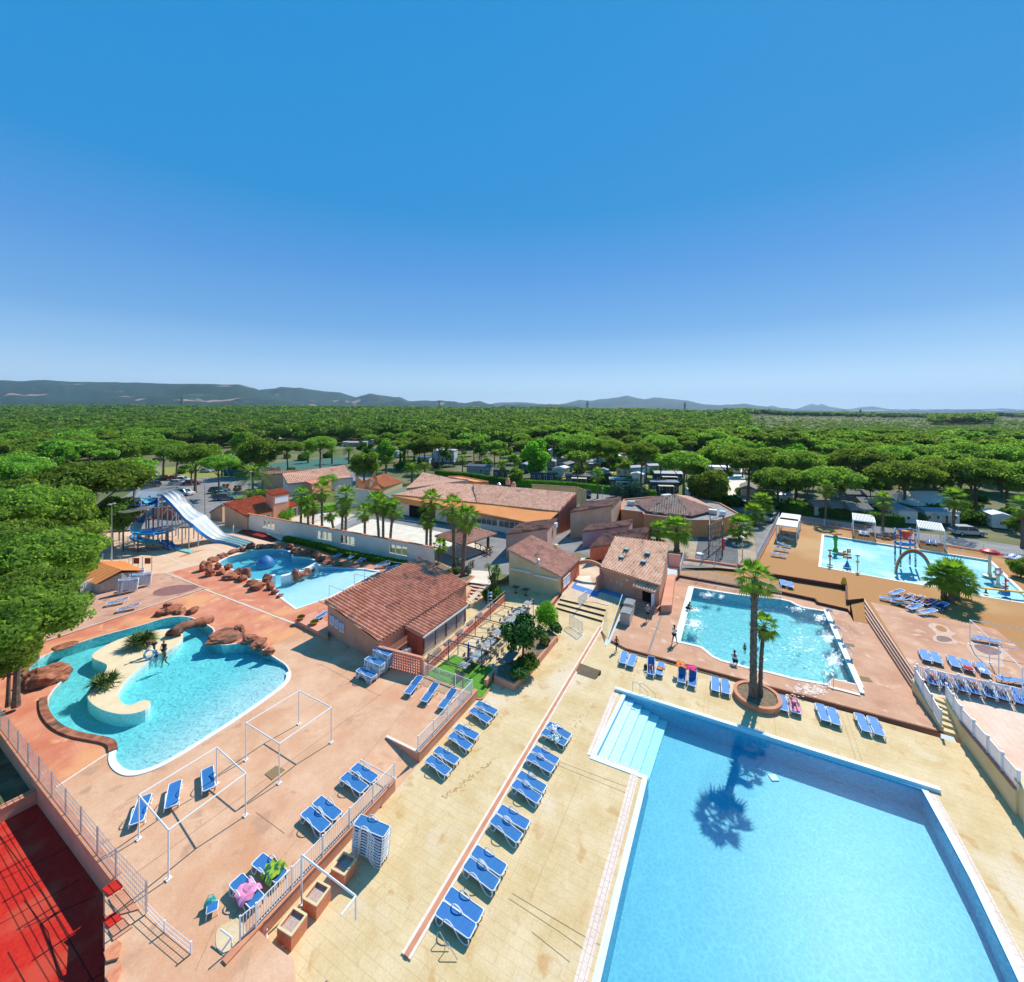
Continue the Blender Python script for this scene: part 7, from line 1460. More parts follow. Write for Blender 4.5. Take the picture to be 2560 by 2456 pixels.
def person(label,loc,rot,ps,skin=M_skin,top=None,bottom=None,hair=M_hair,scale=1.0,hat=None,tilt=None):
 t=thing("person",label,"person",loc,rot);sub=ps
 me=skinmesh(ps,EDG,"pelvis",1)
 bm=bmesh.new();bm.from_mesh(me);b=MB()
 for s in("l","r"):
  w0,h0=Vector(ps["wr"+s][:3]),Vector(ps["ha"+s][:3]);d=(h0-w0).normalized();q=d.orthogonal().normalized();
  for k in range(4):o_=q*(.027-.018*k);L=(.066,.078,.072,.055)[k];b.tube([h0+o_*.8,h0+o_+d*L*.6,h0+o_+d*L+q.cross(d)*.02],.008,5,rs=[.0095,.0085,.006])
  b.tube([w0.lerp(h0,.5)+q*.025,w0.lerp(h0,.9)+q*.055,h0+q*.062+d*.02],.009,5,rs=[.011,.0095,.007])
 hd=Vector(ps["head"][:3]);cr=Vector(ps["crown"][:3]);up=(cr-hd).normalized();nk=Vector(ps["neck0"][:3]);ch_=Vector(ps["chest"][:3])
 fwd=Vector((0,1,0))if abs(up.z)>.5 else Vector((0,0,1));fwd=(fwd-up*fwd.dot(up)).normalized();b.tube([hd+fwd*.085+up*.03,hd+fwd*.112,hd+fwd*.088-up*.012],.012,5)
 sd_=fwd.cross(up)
 for s in(-1,1):b.ball(hd+sd_*s*.088,(.012,.02,.028),6)
 o2=b.build("tmp",skin,world=False);bm.from_mesh(o2.data);tm_=o2.data;bpy.data.objects.remove(o2);bm.to_mesh(me);bm.free();me.materials.clear();me.materials.append(skin)
 bd=objm("body",me,t)
 e=MB()
 for s in(-1,1):e.ball(hd+sd_*s*.034+fwd*.086+up*.028,.011,6)
 e.tube([hd+sd_*.026+fwd*.086-up*.042,hd+fwd*.092-up*.045,hd-sd_*.026+fwd*.086-up*.042],.006,4);e.build("face_features",M_hair,bd,world=False)
 hb=MB();c=hd+up*.045-fwd*.018;hb.ball(c,(.098,.108,.108)if abs(up.z)>.5 else(.098,.112,.10),10);hb.build("hat" if hat else "hair",hat or hair,t,world=False,smooth=True)
 def cl(nm,names,grow,m,ends={}):
  nd={n:(*ps[n][:3],tuple(x+grow for x in(ps[n][3]if isinstance(ps[n][3],tuple)else(ps[n][3],)*2)))for n in names}
  for k_,(a,c_,f)in ends.items():A,C=ps[a],ps[c_];r=(A[3]if not isinstance(A[3],tuple)else A[3][0])*(1-f)+(C[3]if not isinstance(C[3],tuple)else C[3][0])*f+grow;nd[k_]=(*[A[i]*(1-f)+C[i]*f for i in range(3)],(r,r))
  ed=[(a,c_)for a,c_ in EDG if a in nd and c_ in nd]+[(a,k_)for k_,(a,c_,f)in ends.items()]
  m3=skinmesh(nd,ed,"chest" if "chest" in nd else "pelvis",1);m3.materials.clear();m3.materials.append(m);objm(nm,m3,t)
 if bottom is not None:cl("shorts",["pelvis","hil","hir"],.016,bottom,{"kl":("hil","knl",.45),"kr":("hir","knr",.45)})
 if top=='bikini':cl("bikini_top",["chest"],.012,bottom,{"a":("chest","waist",.25)})
 elif top is not None:cl("shirt",["waist","chest","shl","shr"],.018,top,{"el":("shl","ell",.55),"er":("shr","elr",.55),"hp":("waist","pelvis",.7)})
 t.scale=(scale,)*3
 if tilt:t.rotation_euler=tilt
 return t
C_white,C_black,C_navy,C_red=mat("white_cotton",(.75,.75,.75),rough=.9),mat("black_cloth",(.02,.02,.025),rough=.9),mat("navy_cloth",(.03,.05,.15),rough=.9),mat("red_cloth",(.6,.05,.05),rough=.9)
C_grey,C_blue,C_pink,C_teal=mat("grey_cloth",(.3,.3,.32),rough=.9),mat("blue_cloth",(.05,.2,.55),rough=.9),mat("pink_cloth",(.75,.25,.4),rough=.9),mat("teal_cloth",(.05,.35,.4),rough=.9)
person("dark silhouetted child in swim shorts walking on the cream deck",P(1541,1629,0),R(200),WALK,M_skindk,None,C_black,scale=.78)
person("person in a grey vest and white cap below the pink house steps",P(1619,1553,.2),R(-10),pose(elr=(-.26,.02,1.20),wrr=(-.22,.22,1.36),har=(-.2,.28,1.42)),M_skindk,C_grey,C_black,scale=.95,hat=C_white)
person("man in a white shirt and black shorts striding beside the jet pool with folded arms",P(1686,1610,.2),R(-60),ARMS,M_skindk,C_white,C_black,hair=M_hair,scale=1.0)
person("person in a white top crouching at the edge of the jet pool",P(1838,1662,.2),R(-20),CROUCH,M_skindk,C_white,C_black,scale=1.0)
person("dark haired swimmer sitting on the edge at the left side of the jet pool",P(1720,1528,.12),R(-60),CROUCH,M_skindk,None,C_black,scale=.9)
person("swimmer kicking up foam at the left side of the jet pool",P(1722,1524,.02),R(80),lie(False),M_skin,None,C_teal,scale=.95)
person("child with a red armband in the water beside the tall fan palm",P(1862,1637,-.55),R(0),STAND,M_skindk,None,C_red,scale=.6)
person("child in the water right behind the tall palm's trunk",P(1899,1606,-.65),R(40),STAND,M_skin,None,C_blue,scale=.65)
person("woman bending over a blue and white swim ring at the edge of the island",P(386,1634,.66),R(150),BEND,M_skindk,'bikini',C_black,scale=.98)
person("small child in a blue shirt paddling beside the island, held by the hand",P(391,1655,.22),R(190),STAND,M_skindk,C_blue,C_navy,scale=.58)
person("woman in a black swimsuit with tied up fair hair leading the small child",P(410,1650,.0),R(170),pose(ell=(.26,.02,1.18),wrl=(.34,.05,.98),hal=(.37,.06,.92)),M_skin,C_black,C_black,hair=mat("fair_hair",(.35,.22,.10),rough=.8),scale=.98)
person("boy in patterned shorts wading through the lagoon behind the woman",P(412,1668,.0),R(150),WALK,M_skindk,None,C_grey,scale=.9)
def ring_toy(p,r,m1,m2,label,tilt):
 t=thing("swim_ring",label,"swim ring",p);t.rotation_euler=tilt
 for k in range(8):
  b=MB();pts=[(r*math.cos(a),r*math.sin(a),0)for a in[math.pi/4*(k+j/5)for j in range(6)]];b.tube(pts,.09,8);b.build("segment",m1 if k%2 else m2,t,world=False)
ring_toy(P(373,1636,1.0),.34,M_plastic,mat("sky_blue_vinyl",(.08,.40,.72),rough=.3),"blue and white swim ring held upright by the bending woman",(R(75),0,R(20)))
ring_toy(P(2016,1628,.1),.01,M_plastic,M_plastic,"",(0,0,0))if False else None
def on_bed(L,label,bent,m1,z=.34,raise_=0,**k):
 a=L[-1];p=L[-2]if len(L)>1 else L[0];return person(label,(p.x-math.cos(a)*.1,p.y-math.sin(a)*.1,z),a-math.pi/2,lie(bent,True),m1,**k)
on_bed(LS['r1628'],"person lying on a lounger beside a black bag by the big pool",True,M_skin,bottom=C_navy,scale=.95)
on_bed(LS['r1984'],"tanned person lying on a pink towel right of the round planter",True,M_skin,bottom=C_pink,top='bikini',scale=.97)
cloth("towel","pink towel under the person lying right of the round planter","towel",LS['r1984'][1],LS['r1984'][2],(1.6,.7),MATS["pink_towel"],.37,.03,21)
for(i,lb,c_,m_)in((2,"person in green swimwear lying left of the fan palm clump",C_teal,M_skin),(4,"person with bent knees lying in the middle of the palm clump group",C_navy,M_skin),(6,"person in pink lying on a lounger near the fan palm clump",C_pink,M_skindk),(3,"person lying on the green towel by the fan palm clump",C_grey,M_skin)):
 on_bed(LG[i],lb,i%2==0,m_,z=1.36,bottom=c_,scale=.95)
for i,(lb,c_,m_)in enumerate((("sunbather in pink, first behind the baluster fence",C_pink,M_skin),("sunbather in blue, second behind the baluster fence",C_blue,M_skindk),("sunbather in red, third behind the baluster fence",C_red,M_skin),("sunbather in black, fourth behind the baluster fence",C_black,M_skin),("sunbather in teal, fifth behind the baluster fence",C_teal,M_skindk),("sunbather in grey, sixth behind the baluster fence",C_grey,M_skin))):
 on_bed(LCROWD[i],lb,i%2==0,m_,z=1.36,bottom=c_,scale=.95)
def bag(x,y,z,label,m,s=.3,m2=None):
 p=P(x,y,z);t=thing("bag",label,"bag",p,R(20));b=MB();b.ball((0,0,s*.45),(s*.6,s*.42,s*.5),10,jit=.2,seed=x);b.build("bag_body",m,t,world=False)
 b=MB();b.tube([(-s*.35,0,s*.7),(-s*.2,0,s*1.25),(s*.2,0,s*1.25),(s*.35,0,s*.7)],.015,5);b.build("handle",m2 or m,t,world=False)
bag(1615,1672,0,"black bag standing left of the lying person's lounger",C_black,.38);bag(527,2268,.55,"turquoise beach bag on the terrace beside a small stool",mat("turquoise_bag",(.02,.30,.45),(.12,.45,.15),scale=5,rough=.7),.42)
t=thing("stool","small blue topped stool with white frame beside the beach bag","stool",P(531,2283,.55),R(30));b=MB();b.box((0,0,.26),(.36,.34,.03));b.build("seat",M_blue,t,world=False)
b=MB();b.tube([(x,y,.245)for x,y in rrect(-.2,.2,-.19,.19,.05)],.02,5,closed=True);b.build("seat_frame",M_plastic,t,world=False)
for sx in(-1,1):
 for sy in(-1,1):b=MB();b.tube([(sx*.17,sy*.16,.25),(sx*.21,sy*.2,0)],.018,5);b.build("leg",M_plastic,t,world=False)
def railing(name,label,pts,h,gap=.11,post=1.6,m=M_white,r=.012,rr_=.022,low=.08,cat="railing",mesh=False,stagger=False,pw=.03,rails=None):
 t=thing(name,label,cat,Vector(pts[0]));rb=MB();bb=MB()
 for i in range(len(pts)-1):
  p,q=Vector(pts[i]),Vector(pts[i+1]);L=(q-p).length;d=(q-p)/L
  for z in(rails or(low,h)):rb.tube([p+Vector((0,0,z)),q+Vector((0,0,z))],rr_,5)
  n=max(1,int(L/gap))
  for k in range(1,n):c=p+d*(L*k/n);bb.beam(c+Vector((0,0,low)),c+Vector((0,0,h-.01)),r*2,r*2)
  npst=max(1,round(L/post))
  for k in range(npst+(1 if i==len(pts)-2 else 0)):
   c=p+d*(L*k/npst);pb=MB();pb.box(c+Vector((0,0,(h+.06)/2)),(pw*2,pw*2,h+.06),math.atan2(d.y,d.x));pb.build("post",m,t)
 rb.build("rail",m,t)
 if bb.v:bb.build("infill",m,t)
 return t
railing("railing","long white baluster railing on the terrace wall above the square planters",[P(600,2352,.62),P(640,2318,.62),P(986,1950,.62)],.95)
railing("railing","white baluster railing on the wall right of the ramp",[P(1045,1880,.66),P(1180,1735,.66)],.95);railing("railing","white baluster railing between the three raised loungers and the flat turf",[P(1180,1733,.62),P(1060,1688,.62)],.95)
railing("railing","thin white handrail along the upper edge of the ramp",[P(903,1904,.9),P(988,1950,.9)],.05,9,9)
railing("mesh_fence","wire mesh fence with paired posts on the wall above the red court",[P(-150,1660,.6),P(0,1820,.62),P(98,1951,.62),P(290,2196,.62),P(366,2282,.62)],1.3,.17,2.0,M_metal,.003,.011,.03,"fence",rails=(.03,.3,.55,.8,1.05,1.3))
railing("mesh_fence","loose end of the wire mesh fence lying over towards the lower deck",[P(366,2282,.6),P(412,2330,.56),P(478,2384,.56)],.42,.17,2.6,M_plastic,.003,.011,.03,"fence",rails=(.03,.22,.42))
railing("railing","white railing on the low wall behind the jet pool",[P(1700,1440,.52),P(1842,1466,.52),P(1953,1484,.52)],1.0,.12,2.0)
railing("railing","short white railing at the corner of the pink panel",[P(1700,1438,.6),P(1710,1398,.8)],1.2,.12,2.0)
def balustrade(label,pts,h=1.0,post=1.25):
 t=thing("baluster_fence",label,"fence",Vector(pts[0]));bb=MB();rb=MB()
 for i in range(len(pts)-1):
  p,q=Vector(pts[i]),Vector(pts[i+1]);L=(q-p).length;d=(q-p)/L;an=math.atan2(d.y,d.x);n=max(2,int(L/.115))
  for z in(.10,h):rb.beam(p+Vector((0,0,z)),q+Vector((0,0,z)),.05,.05)
  for k in range(n):
   c=p+d*(L*(k+.5)/n);bb.box(c+Vector((0,0,h/2+.03)),(.042,.025,h-.12),an)
  npst=max(1,round(L/post))
  for k in range(npst+(1 if i==len(pts)-2 else 0)):c=p+d*(L*k/npst);pb=MB();pb.box(c+Vector((0,0,h/2+.06)),(.11,.11,h+.12),an);pb.box(c+Vector((0,0,h+.14)),(.14,.14,.04),an);pb.build("post",M_plastic,t)
 bb.build("baluster_infill",M_plastic,t);rb.build("rail",M_plastic,t)
balustrade("white resin baluster fence on the edge of the sunbathing terrace, before the crowd",[P(2293,1697,1.0),P(2321,1706,1.02),P(2560,1759,1.02),P(2700,1790,1.02)],1.0,2.0)
balustrade("white resin baluster fence down the left side of the terrace stairs",[P(2288,1702,1.02),Vector((s1_.x,s1_.y,.42))if(s1_:=P(2352,1829,0))else None],.95,1.6)
balustrade("white resin baluster fence along the cream wall of the pink tiled terrace",[P(2366,1746,1.02),Vector((WL[0].x,WL[0].y,1.03)),Vector((WL[1].x,WL[1].y,1.2)),Vector((WL[2].x,WL[2].y,1.42))],.95,1.5)
railing("mesh_fence","long white mesh fence behind the splash pad, along the road",[P(1998,1306,1.2),P(2280,1350,1.2),P(2560,1397,1.2),P(2700,1420,1.2)],1.2,.3,3.4,M_white,.005,.014,.03,"fence",rails=(.03,.25,.45,.65,.85,1.05,1.2))
railing("mesh_fence","white slatted fence along the left side of the splash pad deck",[P(1893,1406,1.2),P(1948,1300,1.2)],1.3,.22,2.2,M_white,.014,.016,.03,"fence")
railing("mesh_fence","white mesh fence along the front of the playground",[P(1712,1404,1.0),P(1787,1412,1.0),P(1842,1422,1.0)],1.1,.2,3.0,M_white,.005,.014,.03,"fence",rails=(.03,.35,.7,1.1))
railing("mesh_fence","thin wire fence between the slides and the orange roofed hut",[P(236,1402,.57),P(300,1415,.57),P(345,1425,.57)],1.2,.4,1.7,M_metal,.003,.008,.03,"fence")
railing("mesh_fence","light mesh fence left of the water slide legs",[P(238,1345,.57),P(320,1362,.57)],1.3,.2,2.4,M_metal,.006,.012,.03,"fence")
railing("gate","white barred gate below the small pine, left of the hut",[P(202,1492,.6),P(234,1478,.6)],1.5,.16,2.0,M_white,.02,.03,.1,"gate")
railing("handrail_fence","white perforated fence around the peach court behind the palm row",[P(838,1330,.82),P(880,1312,.82),P(928,1296,.82)],1.0,.22,2.6,M_white,.02,.03,.1,"fence");railing("handrail_fence","white fence along the left side of the peach court",[P(762,1312,.82),P(838,1290,.82),P(928,1294,.82)],1.0,.22,3.0,M_white,.02,.03,.1,"fence")
t=thing("panel_rail","translucent panel rail with a white handrail beside the ramp","railing",P(1514,1614,0));a,c=P(1514,1614,.02),P(1556,1509,.5);b=MB();b.beam(a+Vector((0,0,.02)),c+Vector((0,0,1.0)),.05,.05);b.beam(a+Vector((0,0,.05)),a+Vector((0,0,.06)),.1,.1);b.build("rail",M_white,t)
b=MB();n_=Vector((.015,.01,0));q_=[a,c,c+Vector((0,0,.95)),a+(c-a)*.12+Vector((0,0,.3))*0+Vector((0,0,.12))];b.add([p+n_ for p in q_]+[p-n_ for p in q_],[(0,1,2,3),(7,6,5,4),(0,4,5,1),(1,5,6,2),(2,6,7,3),(3,7,4,0)]);b.build("panel",M_thin,t)
def shade(label,tops,feet,z,zt=None,legs=None,m=M_white):
 """tops/feet: px of corners in order around; None foot = no leg in view"""
 F0=[P(*f,z)if f else None for f in feet];T0=[]
 for i,tp in enumerate(tops):
  if F0[i]is not None:T0.append(Vector((F0[i].x,F0[i].y,CH-(tp[1]-HY)*F0[i].y/FP)))
  else:T0.append(None)
 zs=[p.z for p in T0 if p is not None];zm=sum(zs)/len(zs)
 T0=[p if p is not None else P(*tops[i],zm)for i,p in enumerate(T0)]
 t=thing("bare_pergola",label,"shade frame",F0[0]if F0[0]is not None else Vector((T0[0].x,T0[0].y,z)));n=len(T0)
 for i in range(n):b=MB();b.tube([T0[i],T0[(i+1)%n]],.035,6);b.build("top_bar",m,t)
 for i in range(n):
  b=MB();b.tube([Vector((T0[i].x,T0[i].y,z)),T0[i]],.035,6);b.box((T0[i].x,T0[i].y,z+.03),(.22,.22,.05),BB);b.build("leg",m,t)
shade("bare white tube frame standing over the three loungers below the lagoon",[(346,1988),(413,2076),(612,1934),(539,1869)],[(347,2099),(421,2199),(614,2040),(542,1961)],.55)
shade("bare white tube frame in the middle of the terrace, beside the coir mat",[(694,1860),(826,1769),(746,1728),(613,1808)],[(698,1959),(828,1857),(747,1811),(615,1901)],.55)
shade("bare white tube frame at the right end of the round pool, nearer one",[(823,1464),(886,1435),(934,1446),(868,1480)],[(823,1493),(886,1466),None,None],.55);shade("bare white tube frame at the right end of the round pool, farther one",[(911,1423),(966,1402),(1012,1410),(960,1434)],[(911,1453),(966,1431),None,None],.55)
shade("bare white tube frame over the sideways lounger on the sunbathing terrace",[(2426,1550),(2475,1596),(2622,1624),(2572,1576)],[(2425,1612),(2474,1658),None,None],1.0);shade("bare white tube frame at the right edge of the sunbathing terrace",[(2500,1616),(2556,1672),(2700,1700),(2650,1640)],[(2497,1689),None,None,None],1.0)
t=thing("bare_pergola","partly missing white tube frame above the square planters","shade frame",P(754,2262,0));A_,B_,C_=P(754,2138,2.2),P(889,2241,2.2),P(852,2289,2.2)
for p,q in((A_,B_),(B_,C_)):b=MB();b.tube([p,q],.04,6);b.build("top_bar",M_white,t)
b=MB();b.tube([Vector((A_.x,A_.y,0)),A_],.04,6);b.box((A_.x,A_.y,.03),(.2,.2,.05));b.build("leg",M_white,t);b=MB();b.tube([B_,Vector((B_.x,B_.y,1.25))],.04,6);b.build("leg",M_white,t);b=MB();b.tube([P(667,2305,.3),P(667,2350,.0)],.03,6);b.build("leg",M_white,t)
b=MB();b.tube([P(552,2324,.9),P(579,2344,.9),P(579,2378,.55)],.03,6);b.tube([P(579,2344,.9),P(552,2382,.56)],.03,6);b.build("handrail",M_white,tagd=("short white handrail piece at the bottom left, on the pale stone patch","handrail"),loc=P(579,2378,.55))
b=MB();b.flat(PP(smooth_poly([(540,2320),(570,2305),(600,2290),(618,2330),(610,2375),(560,2395),(538,2370)],2),.566));struct(b.build("paving_patch",M_cream))
for x,y,w_ in((860,2192,"nearest the tall stack, farthest of three"),(792,2267,"middle one of three"),(731,2340,"nearest the bottom edge, closest of three")):
 p=P(x,y,0);t=thing("square_planter","square terracotta planter of pink gravel, "+w_,"planter",p,BB+R(6),"square planters");b=MB();s,h=.40,.62
 for k,(dx,dy,lx,ly)in enumerate(((0,-s+.04,2*s,.08),(0,s-.04,2*s,.08),(-s+.04,0,.08,2*s-.16),(s-.04,0,.08,2*s-.16))):b.box((dx,dy,h/2),(lx,ly,h))
 b.build("box",M_cap,t,world=False);b=MB();o4=rrect(-s-.01,s+.01,-s-.01,s+.01,.03,2);i4=rrect(-s+.08,s-.08,-s+.08,s-.08,.02,2);k_=len(o4)
 b.add([(x_,y_,h+.02)for x_,y_ in o4]+[(x_,y_,h+.02)for x_,y_ in i4],[(i,(i+1)%k_,k_+(i+1)%k_,k_+i)for i in range(k_)]);b.skirt([Vector((x_,y_,h+.02))for x_,y_ in o4],h-.03);b.build("rim",M_creamwall,t,world=False)
 b=MB();b.flat([Vector((x_,y_,h-.12))for x_,y_ in i4]);b.build("gravel",M_gravel,t,world=False)
for x,y in((823,2226),(762,2299),(711,2362)):p=P(x,y,0);b=MB();b.cyl((0,0,0),.09,.03,12);b.cyl((0,0,.03),.05,.02,10);o=b.build("floor_light",M_plastic,world=False);o.location=p;tag(o,f"small round floor light {'between tall stack and planters' if x > 800 else 'between the two nearer planters' if x > 740 else 'nearest the bottom edge of the photo'}","floor light")
for pts,z,lb in(([(662,1935),(690,1914),(712,1924),(680,1950)],.56,"brown coir mat at the foot of the middle tube frame"),([(1437,1684),(1450,1658),(1500,1678),(1490,1698)],.0,"")):
 if lb:b=MB();q_=PP(pts,z+.02);b.flat(q_);b.skirt(q_,z);b.build("coir_mat",M_mats,tagd=(lb,"mat"),loc=q_[0])
q_=[P(1437,1682,.02),P(1488,1699,.02),P(1500,1677,.36),P(1450,1658,.36)];b=MB();b.add(q_+[v-Vector((0,0,.06))for v in q_],[(0,1,2,3),(7,6,5,4),(0,4,5,1),(1,5,6,2),(2,6,7,3),(3,7,4,0)]);b.box((q_[2]+q_[3])/2-Vector((0,0,.2)),(1.9,.08,.3),BB)
b.build("wedge_ramp",mat("dark_coir_board",(.22,.15,.085),(.28,.20,.12),scale=8,rough=1),tagd=("brown tilted board lying across the terracotta kerb","ramp"),loc=q_[0])
for x,y,dx in((1582,1736,0),):
 t=thing("pool_ladder","bent steel pool handrails at the top corner of the big pool","pool ladder",P(x,y,0));A_=P(1582,1733,.05);B_=P(1620,1743,.05)
 for o_ in(Vector((0,0,0)),Vector((.5,-.18,0))):
  b=MB();b.tube([A_+o_,A_+o_+Vector((0,0,.85)),A_+o_+Vector((.25,-.1,.9)),B_+o_+Vector((0,0,.35)),B_+o_+Vector((0,0,-.2))],.022,6);b.build("handrail",M_metal,t)
for x,y,lb in((1093,2355,"faint thin steel handrail piece lying beyond the nearest kerb pair, upper"),(1112,2380,"faint thin steel handrail piece near the bottom edge, lower")):
 a=P(x,y,.0);b=MB();b.tube([a,a+Vector((0,0,.35)),a+Vector((.1,0,.42)),a+Vector((.55,-.28,.05))],.018,5);b.build("handrail",M_metal,tagd=(lb,"handrail"),loc=a)
t=thing("pool_ladder","blue steel ladder at the lower edge of the jet pool","pool ladder",P(2072,1708,.2));a=P(2070,1712,.2)
for o_ in(Vector((0,0,0)),Vector((.35,-.12,0))):b=MB();b.tube([a+o_,a+o_+Vector((0,0,.8)),a+o_+Vector((.0,.35,.85)),a+o_+Vector((0,.5,-.3))],.022,6);b.build("handrail",M_metal,t)
for i,(x,y)in enumerate(((2084,1553),(2104,1598),(2128,1648))):
 a=P(x,y,.2);b=MB();pr=[(0,0),(.05,.6),(-.12,.95),(-.42,1.05),(-.62,.9)]
 for k in range(4):(x0,z0),(x1,z1)=pr[k],pr[k+1];u_=Vector((.885,-.466,0));w_=Vector((.466,.885,0))*.32;p0,p1=a+u_*x0+Vector((0,0,z0)),a+u_*x1+Vector((0,0,z1));th_=Vector((0,0,.03))+u_*.03;b.add([p0-w_,p0+w_,p1+w_,p1-w_,p0-w_+th_,p0+w_+th_,p1+w_+th_,p1-w_+th_],[(0,3,2,1),(4,5,6,7),(0,1,5,4),(1,2,6,5),(2,3,7,6),(3,0,4,7)])
 b.build("water_spout",mat("polished_steel",(.6,.62,.65),rough=.2,metal=.9),tagd=(f"curved steel water spout, {['farthest', 'middle', 'nearest'][i]} of three on the right side of the jet pool","water spout","steel water spouts"),loc=a)
for i,(q_,lb)in enumerate((([(2110,1607),(2134,1611),(2137,1618),(2112,1613)],"upper wooden grate on the jet pool deck"),([(2146,1690),(2172,1694),(2182,1706),(2152,1701)],"lower wooden grate on the jet pool deck"))):b=MB();v=PP(q_,.22);b.flat(v);b.skirt(v,.2);b.build("floor_grate",M_mats,tagd=(lb,"grate"),loc=v[0])
b=MB();b.box((0,0,.0),(.45,.45,.05));o=b.build("drain_cover",M_plastic,world=False);o.location=P(1934,1946,-1.18)+Vector((0,0,.04));tag(o,"square pale drain cover on the floor of the big pool","drain cover")
foam=mat("white_foam",(.80,.88,.92),(.86,.92,.95),scale=9,rough=.9);g=random.Random(8);b=MB()
for(cx_,cy_,rx,ry,n)in((1735,1560,26,16,420),(1738,1525,18,7,130),(1770,1487,22,9,190),(1803,1491,8,8,60),(2050,1545,18,12,200),(2070,1595,22,16,260),(2082,1650,26,26,360),(2000,1600,60,50,120),(1900,1530,60,30,60),(1995,1522,40,8,120)):
 for _ in range(n):
  a_=g.uniform(0,6.28);r_=abs(g.gauss(0,.5));p=P(cx_+rx*r_*math.cos(a_),cy_+ry*r_*math.sin(a_),.165)
  if not inside(p.x,p.y,W2):continue
  s=g.uniform(.03,.10);k_=5;ph=g.uniform(0,6);b.add([p+Vector((0,0,.012+.02*g.random()))]+[p+Vector((s*math.cos(ph+j*1.257)*g.uniform(.6,1.3),s*math.sin(ph+j*1.257)*g.uniform(.6,1.3),0))for j in range(5)],[(0,1+j,1+(j+1)%5)for j in range(5)])
tag(b.build("foam",foam),"white foam and splashes on the jet pool water","foam",kind="stuff")
def rock(x,y,z,r,h,label,seed,group,flat=False,rot=0):
 p=P(x,y,z);bm=bmesh.new();bmesh.ops.create_icosphere(bm,subdivisions=3,radius=1)
 gr_=random.Random(seed);pls=[(Vector((gr_.gauss(0,1),gr_.gauss(0,1),gr_.gauss(0,.8))).normalized(),gr_.uniform(.62,.9))for _ in range(9)]
 for v in bm.verts:
  for pn,pd in pls:
   e_=v.co.dot(pn)-pd
   if e_>0:v.co-=pn*e_*.92
  d=v.co.copy();n1=noise.fractal(d*1.3+Vector((seed*7.3,seed,0)),1.0,2.0,4);k=1.1+.34*n1-.1*abs(noise.noise(d*5+Vector((0,seed,2))));v.co=Vector((d.x*r*k,d.y*r*k*.85,d.z*h*.6*k+h*.38))
  if flat and v.co.z>h*.8:v.co.z=h*(.8+.04*n1)
  v.co.z=max(v.co.z,-.2)
 me=bpy.data.meshes.new("rock");bm.to_mesh(me);bm.free();me.materials.append(M_rock);o=objm("rock",me,None,p);o.rotation_euler=(0,0,rot or seed*1.3)
 return tag(o,label,"rock",group)
RG="artificial rocks around the round pool"
RK=[(514,1425,.95,1.5),(524,1440,.8,1.2),(534,1404,.9,.8),(546,1422,.7,1.0),(553,1436,.7,.8),(572,1423,.7,.9),(574,1447,1.15,.85),(595,1437,.55,1.1),(605,1452,.8,.9),(617,1443,.75,1.5),(628,1462,.9,.8),(645,1472,1.2,1.0),(667,1460,.75,1.5),(677,1473,.7,.9),(688,1484,.55,.6),(700,1492,.5,.4),(557,1393,1.0,.7),(583,1383,1.0,.7),(606,1378,.7,.8),(628,1371,.8,1.1),(650,1372,.9,.9),(672,1370,.9,.8),(694,1371,.8,.9),(724,1372,.9,.9),(735,1384,.8,.7),(752,1388,1.0,.9),(770,1386,1.1,1.1),(790,1392,1.1,.9),(802,1402,1.1,.8),(818,1409,1.1,.7),(842,1413,1.0,.5),(740,1378,1.0,.6)]
pos_txt=["left tip","left tip, lower","left tip, upper","left shore beside the tip","left shore","left shore at the waterline","front left, flat topped","front, pointed","front, stepped","front, upright","front right of the upright one","front, largest flat one","front, tall one by the ledge stub","front, behind the tall one","corner of the shallow end","last small one at the shallow corner","back left, long","back left, second","back, third","back, fourth, square","back, fifth","back, sixth","back, seventh","back right bend","back right bend, lower","waterfall, left","waterfall, middle","waterfall, right","right of the waterfall","end of the waterfall","low one on the ledge corner","behind the back right bend"]
for i,(x,y,r,h)in enumerate(RK):rock(x,y,.55,r*.78,h*.8,f"red brown artificial rock of the round pool: {pos_txt[i]}",i+1,RG,flat=i in(6,11,16,17,30))
for i,(x,y,r,h,lb)in enumerate(((740,1449,.55,1.3,"upright rock on the white ledge of the round pool"),(762,1438,.7,.9,"round rock on the white ledge of the round pool"),(752,1443,.4,.6,"small rock between the two on the white ledge"),(779,1430,.4,.4,"smallest rock at the far end of the white ledge"))):rock(x,y,.62,r,h,lb,50+i,RG)
